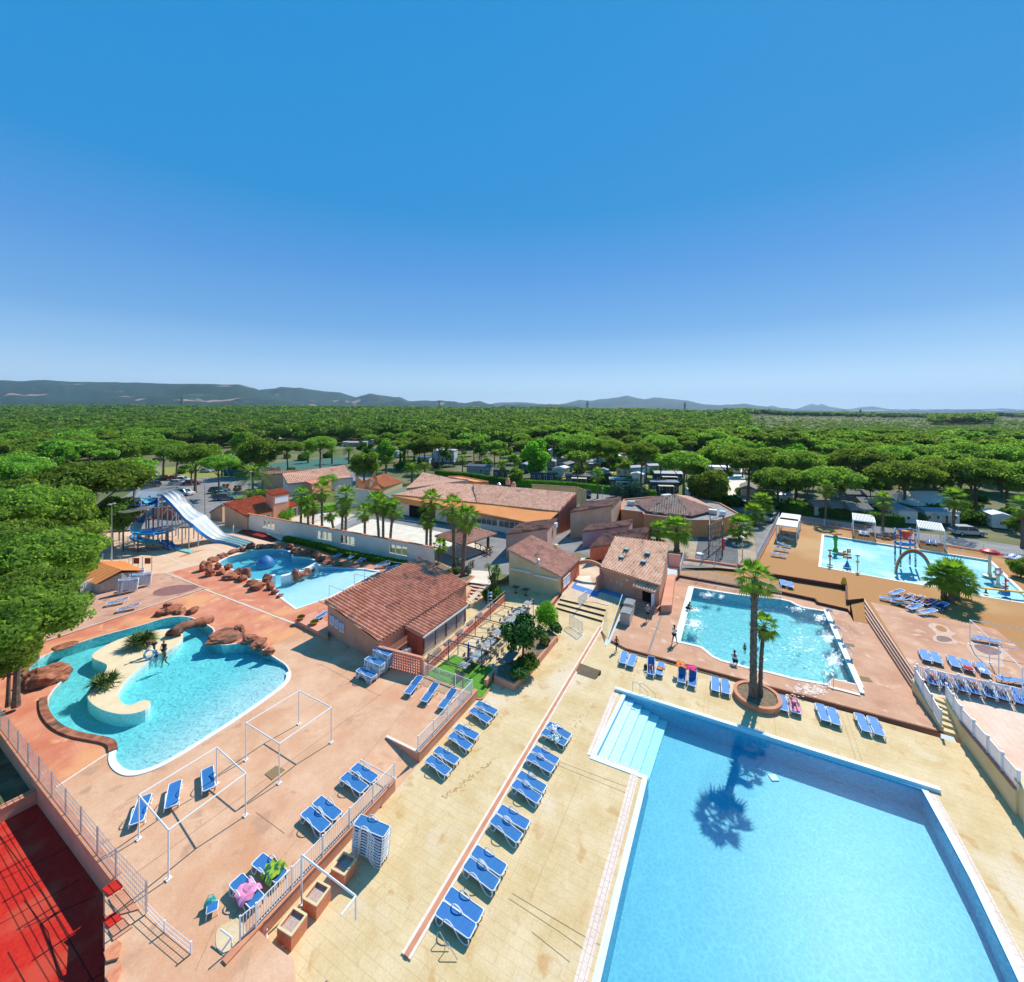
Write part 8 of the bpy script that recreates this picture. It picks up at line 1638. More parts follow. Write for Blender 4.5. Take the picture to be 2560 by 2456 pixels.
for i,(x,y,r,h,f_,lb)in enumerate(((112,1700,1.9,1.3,True,"large flat topped rock mass at the left end of the lagoon"),(92,1708,1.0,1.5,False,"broken rock edge left of the large flat topped mass"),(148,1694,1.1,1.0,False,"rock rim right of the large flat topped mass"),(565,1598,1.9,.8,True,"flat topped rock terrace jutting into the lagoon at the right"),(598,1582,.8,.9,False,"dark curled rock behind the flat rock terrace"),(622,1606,.9,.9,False,"rock right of the flat rock terrace"),(650,1618,.9,.9,False,"greenish upright rock at the right bend of the lagoon"),(672,1636,.7,.7,False,"rock at the right tip of the lagoon beside the white edge"),(404,1537,.9,.7,False,"left rock of the group at the top of the lagoon"),(425,1530,1.0,.8,False,"middle rock of the group at the top of the lagoon"),(420,1518,.5,.6,False,"small dark rock on top of the group behind the lagoon"),(452,1532,.7,.5,False,"right rock of the group at the top of the lagoon"),(440,1522,.8,.5,False,"rear rock of the group at the top of the lagoon"),(482,1532,.8,.7,False,"dark rock where the rock bridge meets the terrace"),(30,1680,.9,.5,False,"low rock under the left pine's branches"),(160,1618,1.0,.35,True,"flat low rock on the upper left shore of the lagoon"))):rock(x,y,.55,r*.78,h*.8,lb,70+i,"artificial rocks around the lagoon",flat=f_)
t=thing("rock_bridge","narrow red rock bridge from the lagoon shore to the island","bridge",P(440,1578,.55));b=MB();pts=[P(435,1586,.75),P(446,1572,1.0),P(462,1563,1.15),P(485,1556,1.15),P(505,1551,1.0),P(524,1551,.65)];b.tube(pts,.4,9,rs=[.75,.5,.42,.42,.48,.6])
o=b.build("arch",M_rock,t,smooth=True)
for v in o.data.vertices:k=noise.fractal(v.co*1.6,1,2,3);v.co+=Vector((k*.16,k*.12,k*.12-.12))
t=thing("arbour","long bare grey steel arbour frame over the dining tables","arbour",P(1157,1722,0))
LT=[(1070,1640,1688),(1121,1598,1655),(1145,1579,1637),(1188,1541,1590),(1226,1508,1552),(1262,1481,1520)];RT=[(1157,1670,1722),(1204,1621,1678),(1227,1599,1653),(1267,1558,1613),(1302,1524,1570),(1333,1494,1541)]
LQ=[];RQ=[]
for(q1,q2)in zip(LT,RT):
 a,za=vert(*q1,0);c,zc=vert(*q2,0);za=zc=(za+zc)/2*.5+.9;A_,C_=Vector((a.x,a.y,za)),Vector((c.x,c.y,zc));LQ.append(A_);RQ.append(C_)
 for p in(A_,C_):b=MB();b.beam(Vector((p.x,p.y,0)),p,.07,.07);b.build("leg",M_darkmetal,t)
 b=MB();b.beam(A_,C_,.06,.06);b.beam(A_-Vector((0,0,.2)),C_-Vector((0,0,.2)),.03,.03);b.build("cross_bar",M_darkmetal,t)
for Q in(LQ,RQ):
 for i in range(5):b=MB();b.beam(Q[i],Q[i+1],.05,.05);b.build("side_bar",M_metal,t)
for i in range(5):b=MB();b.tube([LQ[i],(RQ[i]+RQ[i+1])/2,LQ[i+1]],.014,4);b.build("stay_wire",M_metal,t)
t=thing("brick_wall","low open brickwork wall with trough planters along the left of the arbour","wall",P(1064,1690,0));b=MB();a,c=P(1062,1688,0),P(1262,1503,0);d=c-a;n_=34
for k in range(n_):
 p=a+d*((k+.5)/n_);b.box((p.x,p.y,.35),(d.length/n_*.55,.12,.62),AA)
b.beam(a+Vector((0,0,.05)),c+Vector((0,0,.05)),.14,.1);b.beam(a+Vector((0,0,.38)),c+Vector((0,0,.38)),.13,.08);b.beam(a+Vector((0,0,.70)),c+Vector((0,0,.70)),.16,.09);b.build("brickwork",M_rosewall,t)
q_=PP([(1064,1646),(1168,1562),(1262,1490),(1262,1503),(1062,1690)],.012);b=MB();b.flat(q_);struct(b.build("side_paving",M_peach))
for k,f_ in enumerate((.06,.13,.24,.37,.5,.62,.78)):
 p=a+d*f_+Vector((-.15,.05,.76));t=thing("trough",f"long grey trough planter, {['nearest', 'second nearest', 'third', 'fourth', 'fifth', 'sixth', 'farthest'][k]} on the open brickwork wall","planter",p,AA,"troughs on the brick wall");b=MB();b.box((0,0,.12),(.9,.28,.24));b.build("box",mat("grey_trough",(.34,.28,.23),(.42,.36,.30),scale=4,rough=.9),t,world=False);b=MB();b.box((0,0,.243),(.8,.2,.012));b.build("soil",M_soil,t,world=False)
M_table=mat("dark_grey_table",(.13,.14,.15),(.18,.19,.20),scale=4,rough=.4);M_tablel=mat("light_grey_table",(.32,.33,.34),(.38,.39,.40),scale=4,rough=.35)
def mk_table(m,lx,ly):
 t=thing("table","","table");b=MB();b.box((0,0,.73),(lx,ly,.035));b.build("table_top",m,t,world=False)
 for s in((-1,1)if lx>1 else(0,)):b=MB();b.cyl((s*lx*.3,0,0),.22,.03,10);b.cyl((s*lx*.3,0,.03),.035,.69,8);b.build("pedestal",M_darkmetal,t,world=False)
 return t
def mk_chair(m=M_darkmetal):
 t=thing("chair","","chair");b=MB();b.box((0,0,.45),(.44,.42,.03));b.build("seat",m,t,world=False);b=MB();b.box((-.22,0,.72),(.03,.42,.30));b.build("backrest",mat("slatted_grey",(.20,.19,.17),(.26,.25,.23),scale=9,rough=.6),t,world=False)
 for sx in(-1,1):
  for sy in(-1,1):b=MB();b.tube([(sx*.2,sy*.19,.86 if sx<0 else .45),(sx*.22,sy*.21,0)],.014,5);b.build("leg",m,t,world=False)
 return t
TL,TS,CHR=Proto(lambda:mk_table(M_tablel,1.5,.8)),Proto(lambda:mk_table(M_tablel,.8,.8)),Proto(mk_chair)
tabs=[(1160,1664,'S',"single grey table on the flat turf"),(1190,1640,'L',"long grey table beside the closed blue parasol"),(1222,1608,'L',"long grey table with papers, third along the arbour"),(1248,1577,'L',"long grey table, fourth along the arbour"),(1276,1552,'L',"long grey table behind the small leafy tree"),(1296,1532,'L',"long grey table near the far end of the arbour"),(1320,1508,'S',"small pale table at the far end of the arbour")]
for k,(x,y,kd_,lb)in enumerate(tabs):
 p=P(x,y,.73);(TL if kd_=='L' else TS).put((p.x,p.y,.03),AA,lb,"tables under the arbour");sd_=[(-.75,0,0)]if kd_=='S' else[(-.4,.75,-90),(.4,.75,-90),(-.4,-.75,90),(.4,-.75,90)]
 for j,(dx,dy,an)in enumerate(sd_+([(.75,0,180)]if kd_=='S' else[])):
  v=Vector((dx*math.cos(AA)-dy*math.sin(AA),dx*math.sin(AA)+dy*math.cos(AA),0));CHR.put((p.x+v.x,p.y+v.y,.03),AA+R(an)+random.uniform(-.2,.2),"slatted grey chair at the "+lb.replace("long ","").replace("single ","").replace("slatted ","").split(",")[0],"chairs at the "+lb)
p=P(1275,1642,.73);tt=mk_table(M_table,1.7,.9);tt.location=(p.x,p.y,.03);tt.rotation_euler=(0,0,AA);tt['label']="dark table outside the arbour beside the angular planter"
for dx,dy in((-.4,.8),(.45,.8)):v=Vector((dx*math.cos(AA)-dy*math.sin(AA),dx*math.sin(AA)+dy*math.cos(AA),0));CHR.put((p.x+v.x,p.y+v.y,.03),AA-R(90),"slatted grey chair at the dark table beside the angular planter","chairs at the dark table")
for x,y,lb in((1289,1468,"black square table at the snack bar wall, left one"),(1314,1474,"black square table at the snack bar wall, right one")):p=P(x,y,.73);o_=mk_table(M_darkmetal,.75,.75);o_.location=(p.x,p.y,0);o_.rotation_euler=(0,0,BB);o_['label']=lb
t=thing("parasol","closed dark blue parasol standing on the flat turf","parasol",P(1171,1688,.03));b=MB();b.cyl((0,0,0),.02,2.6,6);b.build("pole",M_darkmetal,t,world=False);b=MB();b.lathe([(.02,2.7),(.07,2.4),(.11,1.7),(.10,1.3),(.02,1.25)],(0,0,0),8);b.build("canopy",mat("navy_canvas",(.03,.04,.16),rough=.9),t,world=False)
b=MB();p=P(1227,1530,.4)
for k in range(4):
 for sx in(-1,1):
  for sy in(-1,1):b.tube([(sx*.22,sy*.2,k*.35+.3),(sx*.24,sy*.22,k*.35)],.02,4)
 b.box((0,0,k*.35+.3),(.46,.44,.03));b.box((-.2,0,k*.35+.5),(.03,.42,.12))
o=b.build("stacked_chairs",M_plastic,world=False);o.location=P(1225,1512,0);tag(o,"stack of white plastic chairs at the far left of the arbour","chair")
g=random.Random(3)
for i,(x,y,r,m_,lb)in enumerate(((1015,1648,.6,mat("grey_sack",(.30,.27,.26),(.42,.39,.38),scale=5,rough=.8),"large crumpled grey sack behind the lattice wall"),(1000,1640,.35,mat("black_sack",(.03,.03,.035),rough=.5),"black sack behind the grey one"),(1004,1652,.26,M_plastic,"white knotted sack in front of the grey one"),(990,1638,.2,M_plastic,"small white sack left of the others"))):b=MB();b.ball((0,0,r*.7),(r,r*.8,r*.8),12,jit=.3,seed=i);o=b.build("sack",m_,world=False,smooth=False);o.location=P(x,y,.3);tag(o,lb,"sack")
for x,y,lb in((752,1548,"shallow terracotta bowl with plants at the left of the raised ledge"),(786,1560,"shallow terracotta bowl with plants nearer the bar wall")):t=thing("bowl_planter",lb,"planter",P(x,y,.95));b=MB();b.lathe([(.2,0),(.42,.22),(.45,.26),(.38,.24)],(0,0,0),16);b.build("bowl",M_cap,t,world=False);objm("foliage",crown("foliage",int(x),[((0,0,.26),(.34,.34,.1))],160,.06,M_dark),t)
for x,y,lb in((1566,1555,"grey plastic storage cabinet with ribbed lid, front one"),(1574,1532,"grey plastic storage cabinet with ribbed lid, back one")):
 t=thing("storage_box",lb,"storage box",P(x,y,.2),AA);b=MB();b.box((0,0,.55),(1.35,.95,1.1));
 for k in range(5):b.box((0,0,.12+k*.22),(1.38,.98,.02))
 b.build("box",mat("beige_resin",(.46,.40,.33),(.52,.46,.39),scale=3,rough=.6),t,world=False);b=MB()
 for k in range(7):b.beam((-.7,-.45+k*.15,1.14+.05*math.sin(math.pi*(k+.5)/7)),(.7,-.45+k*.15,1.14+.05*math.sin(math.pi*(k+.5)/7)),.13,.06)
 b.build("lid",mat("grey_resin_lid",(.26,.26,.27),rough=.6),t,world=False)
def barrier(x,y,z,rot,lb,m=M_plastic,s=1.0):
 t=thing("barrier",lb,"barrier",P(x,y,z),rot);b=MB();w_,h=1.6*s,.95*s;b.tube([(px_,0,pz_)for px_,pz_ in rrect(-w_/2,w_/2,.15,h,.12)],.035,6,closed=True);b.build("frame",m,t,world=False)
 b=MB()
 for k in range(1,10):b.beam((-w_/2+w_*k/10,0,.16),(-w_/2+w_*k/10,0,h),.05,.03)
 b.build("bars",m,t,world=False)
 for s_ in(-1,1):b=MB();b.tube([(s_*w_*.32,-.3,.02),(s_*w_*.32,0,.16),(s_*w_*.32,.3,.02)],.03,5);b.build("foot",m,t,world=False)
barrier(541,1322,.57,R(-15),"white plastic barrier near the end of the wide slide, left one",s=1.35);barrier(584,1330,.57,R(-60),"white plastic barrier beside the dark red carpet, right one",s=1.2);barrier(1590,1497,.3,BB,"white barred gate panel at the pink house steps",s=1.0)
barrier(1440,1576,.0,AA+R(60),"white barrier seen edge on, standing on the cream deck",s=1.25);barrier(1457,1510,.5,AA-R(10),"white slatted barrier at the top of the three steps",s=1.2)
b=MB();b.beam(P(1383,1520,.9),P(1404,1490,1.3),.04,.04);b.build("handrail",M_white,tagd=("slanting white handrail left of the three steps","handrail"),loc=P(1383,1520,0))
def lamp(x,yb,zb,yt,lb,s=1.0,base=M_metal):
 a,zt=vert(x,yt,yb,zb);t=thing("street_lamp",lb,"lamp",a);h=zt-zb;b=MB();b.tube([(0,0,0),(0,0,h)],.07,8,rs=[.10*s,.05*s]);b.build("pole",base,t,world=False)
 b=MB();b.box((0,0,h),(.15,.9*s,.05));b.lathe([(.28*s,h+.02),(.3*s,h+.1),(.1*s,h+.2),(.02,h+.22)],(0,-.3*s,0),10);b.lathe([(.28*s,h+.02),(.3*s,h+.1),(.1*s,h+.2),(.02,h+.22)],(0,.3*s,0),10);b.build("lamp_head",M_metal,t,world=False)
lamp(279,1404,.6,1262,"twin headed lamp post left of the blue and white slide");lamp(196,1400,.6,1240,"lamp post rising among the left pines");lamp(512,1306,.8,1197,"twin headed lamp post by the grey ribbed roof");lamp(627,1246,.8,1180,"white lamp post on the lawn before the low date palms",.8,M_white);lamp(577,1178,.8,1136,"lamp post by the path beyond the car park",.8)
lamp(1856,1402,.8,1345,"lamp post at the right side of the playground",.8);lamp(1506,1250,.8,1222,"short lamp on the street island behind the restaurant",.6);lamp(1123,1170,.8,1146,"lamp post near the parked dark car",.6)
def trough(path,w_,m_in,m_out,parent,name="chute",depth=.35,shape='U',lift=0):
 pts=[Vector(p)for p in path];n=len(pts);K=9;vi,vo=[],[]
 for i,p in enumerate(pts):
  tt_=(pts[min(i+1,n-1)]-pts[max(i-1,0)]);s=Vector((tt_.y,-tt_.x,0)).normalized()
  for k in range(K):
   a=math.pi*k/(K-1);x_=-math.cos(a)*w_/2;z_=-math.sin(a)**.8*depth
   vi.append(p+s*x_+Vector((0,0,z_)));vo.append(p+s*x_*1.07+Vector((0,0,z_-.05)))
 fs=[(i*K+k,i*K+k+1,(i+1)*K+k+1,(i+1)*K+k)for i in range(n-1)for k in range(K-1)]
 b=MB();b.add(vi,[tuple(reversed(f))for f in fs],0);b.add(vo,fs,1);e0=[(i*K,(i+1)*K,n*K+(i+1)*K,n*K+i*K)for i in range(n-1)];e1=[(i*K+K-1,n*K+i*K+K-1,n*K+(i+1)*K+K-1,(i+1)*K+K-1)for i in range(n-1)];b.f+=e0+e1;b.m+=[1]*(len(e0)+len(e1))
 return b.build(name,[m_in,m_out],parent,smooth=True)
M_sblue=mat("deep_blue_fibreglass",(.03,.24,.62),(.04,.28,.66),scale=2,rough=.25,spec=.5);M_scyan=mat("cyan_fibreglass",(.16,.52,.68),(.20,.57,.72),scale=2,rough=.25,spec=.5);M_swhite=mat("white_fibreglass",(.58,.59,.58),(.64,.64,.63),scale=1.5,rough=.25,spec=.5)
ws=thing("tube_slide","winding blue, white and cyan chute slide on steel posts","water slide",P(330,1345,.57))
def path(pxz,n=8):
 """Catmull-Rom through P(x, y, z)"""
 q=[P(*a)for a in pxz];q=[q[0]*2-q[1]]+q+[q[-1]*2-q[-2]];out=[]
 for i in range(1,len(q)-2):
  for k in range(n):
   t=k/n;a,b2,c,d=q[i-1],q[i],q[i+1],q[i+2];out.append(.5*((2*b2)+(c-a)*t+(a*2-b2*5+c*4-d)*t*t+(b2*3-a-c*3+d)*t**3))
 return out+[q[-2]]
SP=[((360,1238,8.6),M_scyan),((370,1250,8.2),M_sblue),((383,1248,7.9),M_sblue),((380,1262,7.5),M_swhite),((345,1270,7.1),M_swhite),((308,1276,6.8),M_scyan),((286,1273,6.5),M_scyan),((298,1264,6.3),M_sblue),((345,1262,6.1),M_swhite),((375,1272,5.8),M_scyan),((372,1284,5.4),M_sblue),((352,1300,4.8),M_swhite),((340,1318,4.2),M_scyan),((345,1328,3.8),M_sblue),((385,1330,3.6),M_sblue),((420,1324,3.4),M_swhite),((438,1315,3.2),M_swhite),((415,1316,3.0),M_sblue),((365,1326,2.6),M_sblue),((338,1338,2.3),M_sblue),((345,1346,2.0),M_scyan),((375,1352,1.8),M_scyan),((400,1352,1.6),M_sblue),((415,1354,1.4),M_sblue),((425,1364,1.0),M_sblue),((436,1369,.85),M_sblue)]
full=path([a for a,_ in SP],6)
for i in range(len(SP)-1):
 seg=full[i*6:(i+1)*6+1];inn={M_sblue:M_sblue,M_scyan:M_scyan,M_swhite:M_swhite}[SP[i][1]];trough(seg,1.25,inn,SP[i][1],ws,"chute_section",.45)
b=MB();q_=PP([(436,1365),(440,1374),(475,1382),(486,1377)],.72);b.flat(q_);b.skirt(q_,.55);b.build("run_out",mat("green_run_out_lane",(.22,.56,.46),(.28,.62,.52),scale=2,rough=.3),ws)
for i in(2,5,7,10,13,15,17,20,23):
 p=full[min(i*6,len(full)-1)];b=MB();b.cyl((p.x,p.y,.5),.10,p.z-.95,8);b.build("support_post",M_darkmetal,ws)
mw=thing("wide_slide","wide white multi lane wavy slide with blue sides","water slide",P(500,1360,.57))
la=path([(394,1238,8.3),(412,1246,8.0),(440,1275,6.2),(462,1300,4.9),(478,1312,4.3),(505,1335,2.4),(533,1352,1.0),(560,1357,.68),(600,1368,.66)],6);lb_=path([(434,1226,8.3),(452,1238,8.0),(470,1262,6.2),(492,1282,4.9),(512,1292,4.3),(540,1318,2.4),(562,1338,1.0),(590,1346,.68),(632,1359,.66)],6)
for k in range(3):
 n_=len(la);V=[];K=7
 for i in range(n_):
  A_,B_=la[i],lb_[i]
  for j in range(K):f_=(k+j/(K-1))/3;z_=.30*(abs(2*j/(K-1)-1)**2);V.append(A_.lerp(B_,f_)+Vector((0,0,z_)))
 b=MB();fs=[(i*K+j,i*K+j+1,(i+1)*K+j+1,(i+1)*K+j)for i in range(n_-1)for j in range(K-1)];b.add(V,[tuple(reversed(f))for f in fs]);b.add([v-Vector((0,0,.12))for v in V],fs);b.build("lane",M_swhite,mw,smooth=True)
for Q in(la,lb_):
 b=MB()
 for i in range(len(Q)-1):b.beam(Q[i]+Vector((0,0,.0)),Q[i+1]+Vector((0,0,.0)),.10,.42)
 b.build("side_wall",M_sblue if Q is la else M_swhite,mw)
for f_ in(.12,.45,.78):
 b=MB();q_=[la[-9].lerp(lb_[-9],f_-.08)+Vector((0,0,.17)),la[-1].lerp(lb_[-1],f_-.08)+Vector((0,0,.17)),la[-1].lerp(lb_[-1],f_+.08)+Vector((0,0,.17)),la[-9].lerp(lb_[-9],f_+.08)+Vector((0,0,.17))];b.add(q_,[(0,1,2,3)]);b.build("water_strip",MATS["green_run_out_lane"],mw)
for i in(4,10,16,22,28):
 for Q in(la,lb_):p=Q[i];b=MB();b.cyl((p.x,p.y,.5),.09,max(.1,p.z-.65),6);b.build("support_post",M_metal,mw)
tw=thing("slide_tower","galvanised steel tower platform with railings at the top of both slides","tower",P(375,1330,.57));pq=PP([(336,1246),(395,1246),(440,1228),(352,1228)],8.2);b=MB();b.prism([(p.x,p.y)for p in pq],8.1,8.3);b.build("platform",M_metal,tw)
for p in pq+[(pq[0]+pq[1])/2,(pq[2]+pq[3])/2,(pq[1]+pq[2])/2]:b=MB();b.beam(Vector((p.x,p.y,.5)),Vector((p.x,p.y,8.1)),.16,.16);b.build("column",M_metal,tw)
b=MB()
for i in range(4):
 p,q=pq[i],pq[(i+1)%4]
 for z0,z1 in((1.5,4.4),(4.4,7.6)):b.beam(Vector((p.x,p.y,z0)),Vector((q.x,q.y,z1)),.06,.06)
b.build("bracing",M_metal,tw);b=MB()
for i in(0,1,2,3):
 if i==0:continue
 p,q=pq[i],pq[(i+1)%4];L=(q-p).length;n_=int(L/.25)
 for z in(.1,.6,1.15):b.beam(p+Vector((0,0,z)),q+Vector((0,0,z)),.04,.04)
 for k in range(n_+1):c=p.lerp(q,k/n_);b.beam(c+Vector((0,0,.1)),c+Vector((0,0,1.15)),.025,.025)
b.build("guard_rail",M_metal,tw);b=MB();s0_,s1_=pq[2]+Vector((0,0,-.1)),P(480,1268,4.0);s2_=P(486,1300,.6)
for k in range(22):c=s0_.lerp(s1_,k/21);b.box(c,(1.0,.3,.05),R(-20))
for o_ in(Vector((-.5,0,0)),Vector((.5,0,0))):b.beam(s0_+o_,s1_+o_,.08,.2);b.beam(s0_+o_+Vector((0,0,1)),s1_+o_+Vector((0,0,1)),.05,.05)
for k in range(12):c=s1_.lerp(s2_,k/11);b.box(c,(1.0,.3,.05),R(-20))
b.beam(s1_,s2_,.08,.2);b.build("stairs",M_metal,tw)
def sp(name,label,x,yb,cat="splash toy"):return thing(name,label,cat,P(x,yb,.99))
K_={k:mat("toy_"+k,c,rough=.35,spec=.4)for k,c in dict(red=(.62,.03,.02),yellow=(.75,.42,.02),green=(.03,.35,.05),blue=(.03,.22,.55),white=(.75,.75,.75),orange=(.8,.25,.03),cream=(.72,.60,.42)).items()}
t=sp("water_cannon_post","thick green spray post at the left corner of the splash pad",2089,1381);b=MB();b.lathe([(.42,0),(.3,.4),(.2,.6),(.2,1.6),(.3,1.9),(.34,2.2),(.2,2.5),(.02,2.55)],(0,0,0),12);b.build("post",K_["green"],t,world=False);b=MB();b.tube([(-.5,0,2.65),(0,0,2.7),(.9,0,2.6)],.09,8);b.build("spray_arm",K_["red"],t,world=False);b=MB();b.lathe([(.55,.0),(.5,.2),(.02,.22)],(.5,-.2,0),12);b.build("foot_dome",K_["cream"],t,world=False)
t=sp("signpost_toy","blue cone base splash toy stacked with yellow and red pointer boards",2118,1417);b=MB();b.lathe([(.85,0),(.8,.08),(.02,.1)],(0,0,0),4);b.lathe([(.55,.1),(.05,1.2)],(0,0,0),4);b.build("cone",K_["blue"],t,world=False);b=MB();b.cyl((0,0,1.1),.05,2.2,6);b.build("pole",M_darkmetal,t,world=False)
for k,(z,c,s)in enumerate(((1.65,"red",1),(1.75,"yellow",-1),(2.2,"white",1),(2.25,"red",-1),(2.7,"yellow",1),(2.75,"yellow",-1),(3.1,"white",1))):b=MB();b.box((s*.42,.02*k,z),(.72,.12,.38),R(10*(k%3)));b.build("pointer_board",K_[c],t,world=False)
t.scale=(.72,.72,.72)
for x,y,lb in((2075,1413,"slim spray figure nearest the left side of the splash pad"),(2144,1428,"slim spray figure at the lower left of the splash pad")):
 t=sp("spray_post",lb,x,y);b=MB();b.lathe([(.35,0),(.3,.06),(.08,.1),(.07,1.9)],(0,0,0),8);b.build("post",K_["cream"]if x>2100 else M_darkmetal,t,world=False);b=MB();b.ball((0,0,1.2),(.28,.2,.2),8);b.build("bell",K_["red"]if x<2100 else K_["cream"],t,world=False);b=MB();b.box((0,0,2.0),(.45,.2,.14));b.build("head",M_darkmetal,t,world=False)
sp_last=t;t.scale=(.9,.9,1)
t=sp("bucket_frame","tall striped frame holding a red and blue tipping bucket",2270,1418)
for s in(-1,1):b=MB();b.tube([(s*1.0,0,0),(s*1.0,0,5.0)],.10,8);b.tube([(s*1.0,.8,0),(s*1.0,.8,5.0)],.10,8);b.build("striped_leg",mat("candy_stripe",(.75,.72,.70),(.10,.10,.30),scale=3.2,rough=.4,lo=.47,hi=.53,detail=0),t,world=False)
b=MB();b.tube([(-1.1,.4,4.95),(1.1,.4,4.95)],.09,8);b.build("cross_beam",K_["blue"],t,world=False);b=MB();b.lathe([(.8,4.7),(.65,4.2),(.3,3.8),(.05,3.5)],(0,.4,0),8);b.build("bucket",K_["red"],t,world=False);b=MB();b.lathe([(.85,4.85),(.83,4.7),(.02,4.69)],(0,.4,0),8);b.build("bucket_rim",K_["orange"],t,world=False);b=MB();b.box((0,.4,3.0),(2.0,.9,.35));b.build("splash_roof",K_["blue"],t,world=False)
t=sp("rainbow_arch","large rainbow coloured hoop arch in the splash pad",2290,1441);a,c=P(2237,1436,.99)-t.location,P(2330,1442,.99)-t.location
for k,cc in enumerate(("yellow","red","blue","green")):b=MB();n_=18;hh=3.3-.13*k;mid=(a+c)/2;hf=(c-a)/2*(1-.035*k);b.tube([mid+hf*-math.cos(math.pi*i/n_)+Vector((0,0,hh*math.sin(math.pi*i/n_)))for i in range(n_+1)],.07,6);b.build("hoop",K_[cc],t,world=False)
t=sp("mushroom_fountain","red spotted mushroom fountain on a cream stem",2474,1441);b=MB();b.lathe([(1.1,0),(1.0,.12),(.32,.2),(.24,.6),(.22,3.0),(.4,3.35)],(0,0,0),14);b.build("stem",K_["cream"],t,world=False);b=MB();b.lathe([(1.45,3.25),(1.5,3.35),(1.2,3.6),(.6,3.8),(.02,3.85)],(0,0,0),20);b.lathe([(1.45,3.25),(.3,3.3)],(0,0,0),20);b.build("cap",K_["red"],t,world=False);b=MB()
for a_,r_ in((0,.9),(1.4,1.1),(2.8,.8),(4.2,1.1),(5.4,.6)):b.ball((r_*math.cos(a_),r_*math.sin(a_),3.6+(.9-r_)*.25),(.16,.16,.05),8)
b.build("cap_spots",K_["white"],t,world=False);t.scale=(.66,.66,.9)
t=sp("seesaw","yellow plank see saw shooter at the lower right of the splash pad",2514,1488);b=MB();b.beam((-3.0,.9,.75),(3.4,-1.1,.75),.55,.16);b.build("plank",K_["yellow"],t,world=False);b=MB();b.box((0,0,.3),(.8,.6,.7));b.build("base",K_["blue"],t,world=False)
for s in(-1,1):b=MB();b.lathe([(.3,0),(.1,.2),(.1,.7)],(s*2.3,-s*.7,0),8);b.build("foot",M_darkmetal,t,world=False)
b=MB();b.cyl((0,0,.7),.1,2.0,8);b.build("post",K_["red"],t,world=False)
for k in range(3):b=MB();b.box((.25*(-1)**k,0,1.4+k*.45),(.55,.2,.22),R(20));b.build("pointer_board",K_["white" if k==1 else "red"],t,world=False)
t.scale=(.72,.72,.72)
t=sp("flower_toy","small grey and pink flower shaped spray toy beside the see saw",2495,1466);b=MB();b.lathe([(.4,0),(.35,.2),(.15,.4),(.15,1.3)],(0,0,0),10);b.build("stem",K_["cream"],t,world=False);b=MB()
for k in range(6):a_=k*1.047;b.ball((.38*math.cos(a_),0,1.7+.38*math.sin(a_)),(.2,.12,.2),8)
b.build("petals",mat("pale_pink_toy",(.62,.40,.42),rough=.4),t,world=False)
t=thing("floor_sign","small yellow warning stand on the brown deck above the brown strip","sign",P(2110,1460,1.0));b=MB();b.add([(-.25,-.2,0),(.25,-.2,0),(.2,0,.75),(-.2,0,.75),(-.25,.2,0),(.25,.2,0)],[(0,1,2,3),(5,4,3,2),(0,3,4),(1,5,2)]);b.build("panels",K_["yellow"],t,world=False)
def cabana(label,corners,z,h,slats,posts4=True):
 q=[P(x,y,z)for x,y in corners];q.append(q[0]+q[2]-q[1]);t=thing("slatted_pergola" if slats else "canopy",label,"pergola" if slats else "canopy",q[0])
 for p in q:b=MB();b.box((p.x,p.y,z+h/2),(.13,.13,h),BB);b.build("post",M_white,t)
 T=[p+Vector((0,0,h))for p in q];b=MB()
 for i in range(4):b.beam(T[i],T[(i+1)%4],.14,.16+.002*i)
 b.build("roof_frame",M_white,t);b=MB()
 if slats:
  n_=15
  for k in range(n_+1):f_=k/n_;b.beam(T[0].lerp(T[1],f_)+Vector((0,0,.06)),T[3].lerp(T[2],f_)+Vector((0,0,.06)),.12,.04)
  b.build("slats",M_white,t)
 else:b.add(lift(T,.1)+lift(T,.07),[(0,1,2,3),(7,6,5,4),(0,4,5,1),(1,5,6,2),(2,6,7,3),(3,7,4,0)]);b.build("roof_sheet",mat("cream_canvas",(.72,.70,.60),(.78,.76,.68),scale=2,rough=.8),t)
cabana("white slatted pergola over two loungers behind the splash pad, left one",[(2133,1341),(2188,1349),(2183,1329)],1.0,2.7,True);cabana("white slatted pergola over two loungers behind the splash pad, right one",[(2297,1363),(2361,1374),(2352,1352)],1.0,2.7,True)
cabana("cream roofed white canopy over loungers at the left of the splash pad, front one",[(1941,1352),(1992,1360),(1996,1338)],1.0,2.5,False);cabana("cream roofed white canopy over loungers at the left of the splash pad, back one",[(1949,1336),(1997,1343),(2001,1325)],1.0,2.5,False)
t=thing("climbing_net","black rope climbing frame with a red child on the playground","climbing frame",P(1790,1390,.83));t['label']="black rope and pole climbing frame on the grey playground mat"
cp_=[P(1772,1392,.83),P(1806,1392,.83),P(1775,1365,.83),P(1808,1362,.83)];b=MB()
for p in cp_:b.tube([p,p+Vector((0,0,4.6))],.09,6)
b.build("poles",M_darkmetal,t);b=MB()
for z in(.8,1.6,2.4,3.2,4.0,4.5):
 for i,j in((0,1),(1,3),(3,2),(2,0),(0,3)):b.tube([cp_[i]+Vector((0,0,z)),cp_[j]+Vector((0,0,z*.9))],.035,4)
for f_ in(.25,.5,.75):b.tube([cp_[0].lerp(cp_[1],f_)+Vector((0,0,.3)),cp_[2].lerp(cp_[3],f_)+Vector((0,0,4.4))],.03,4)
b.build("rope_net",M_darkmetal,t);b=MB();b.box(cp_[1]+Vector((.1,-.1,1.8)),(.35,.1,1.6),R(20));b.build("red_panel",K_["red"],t)
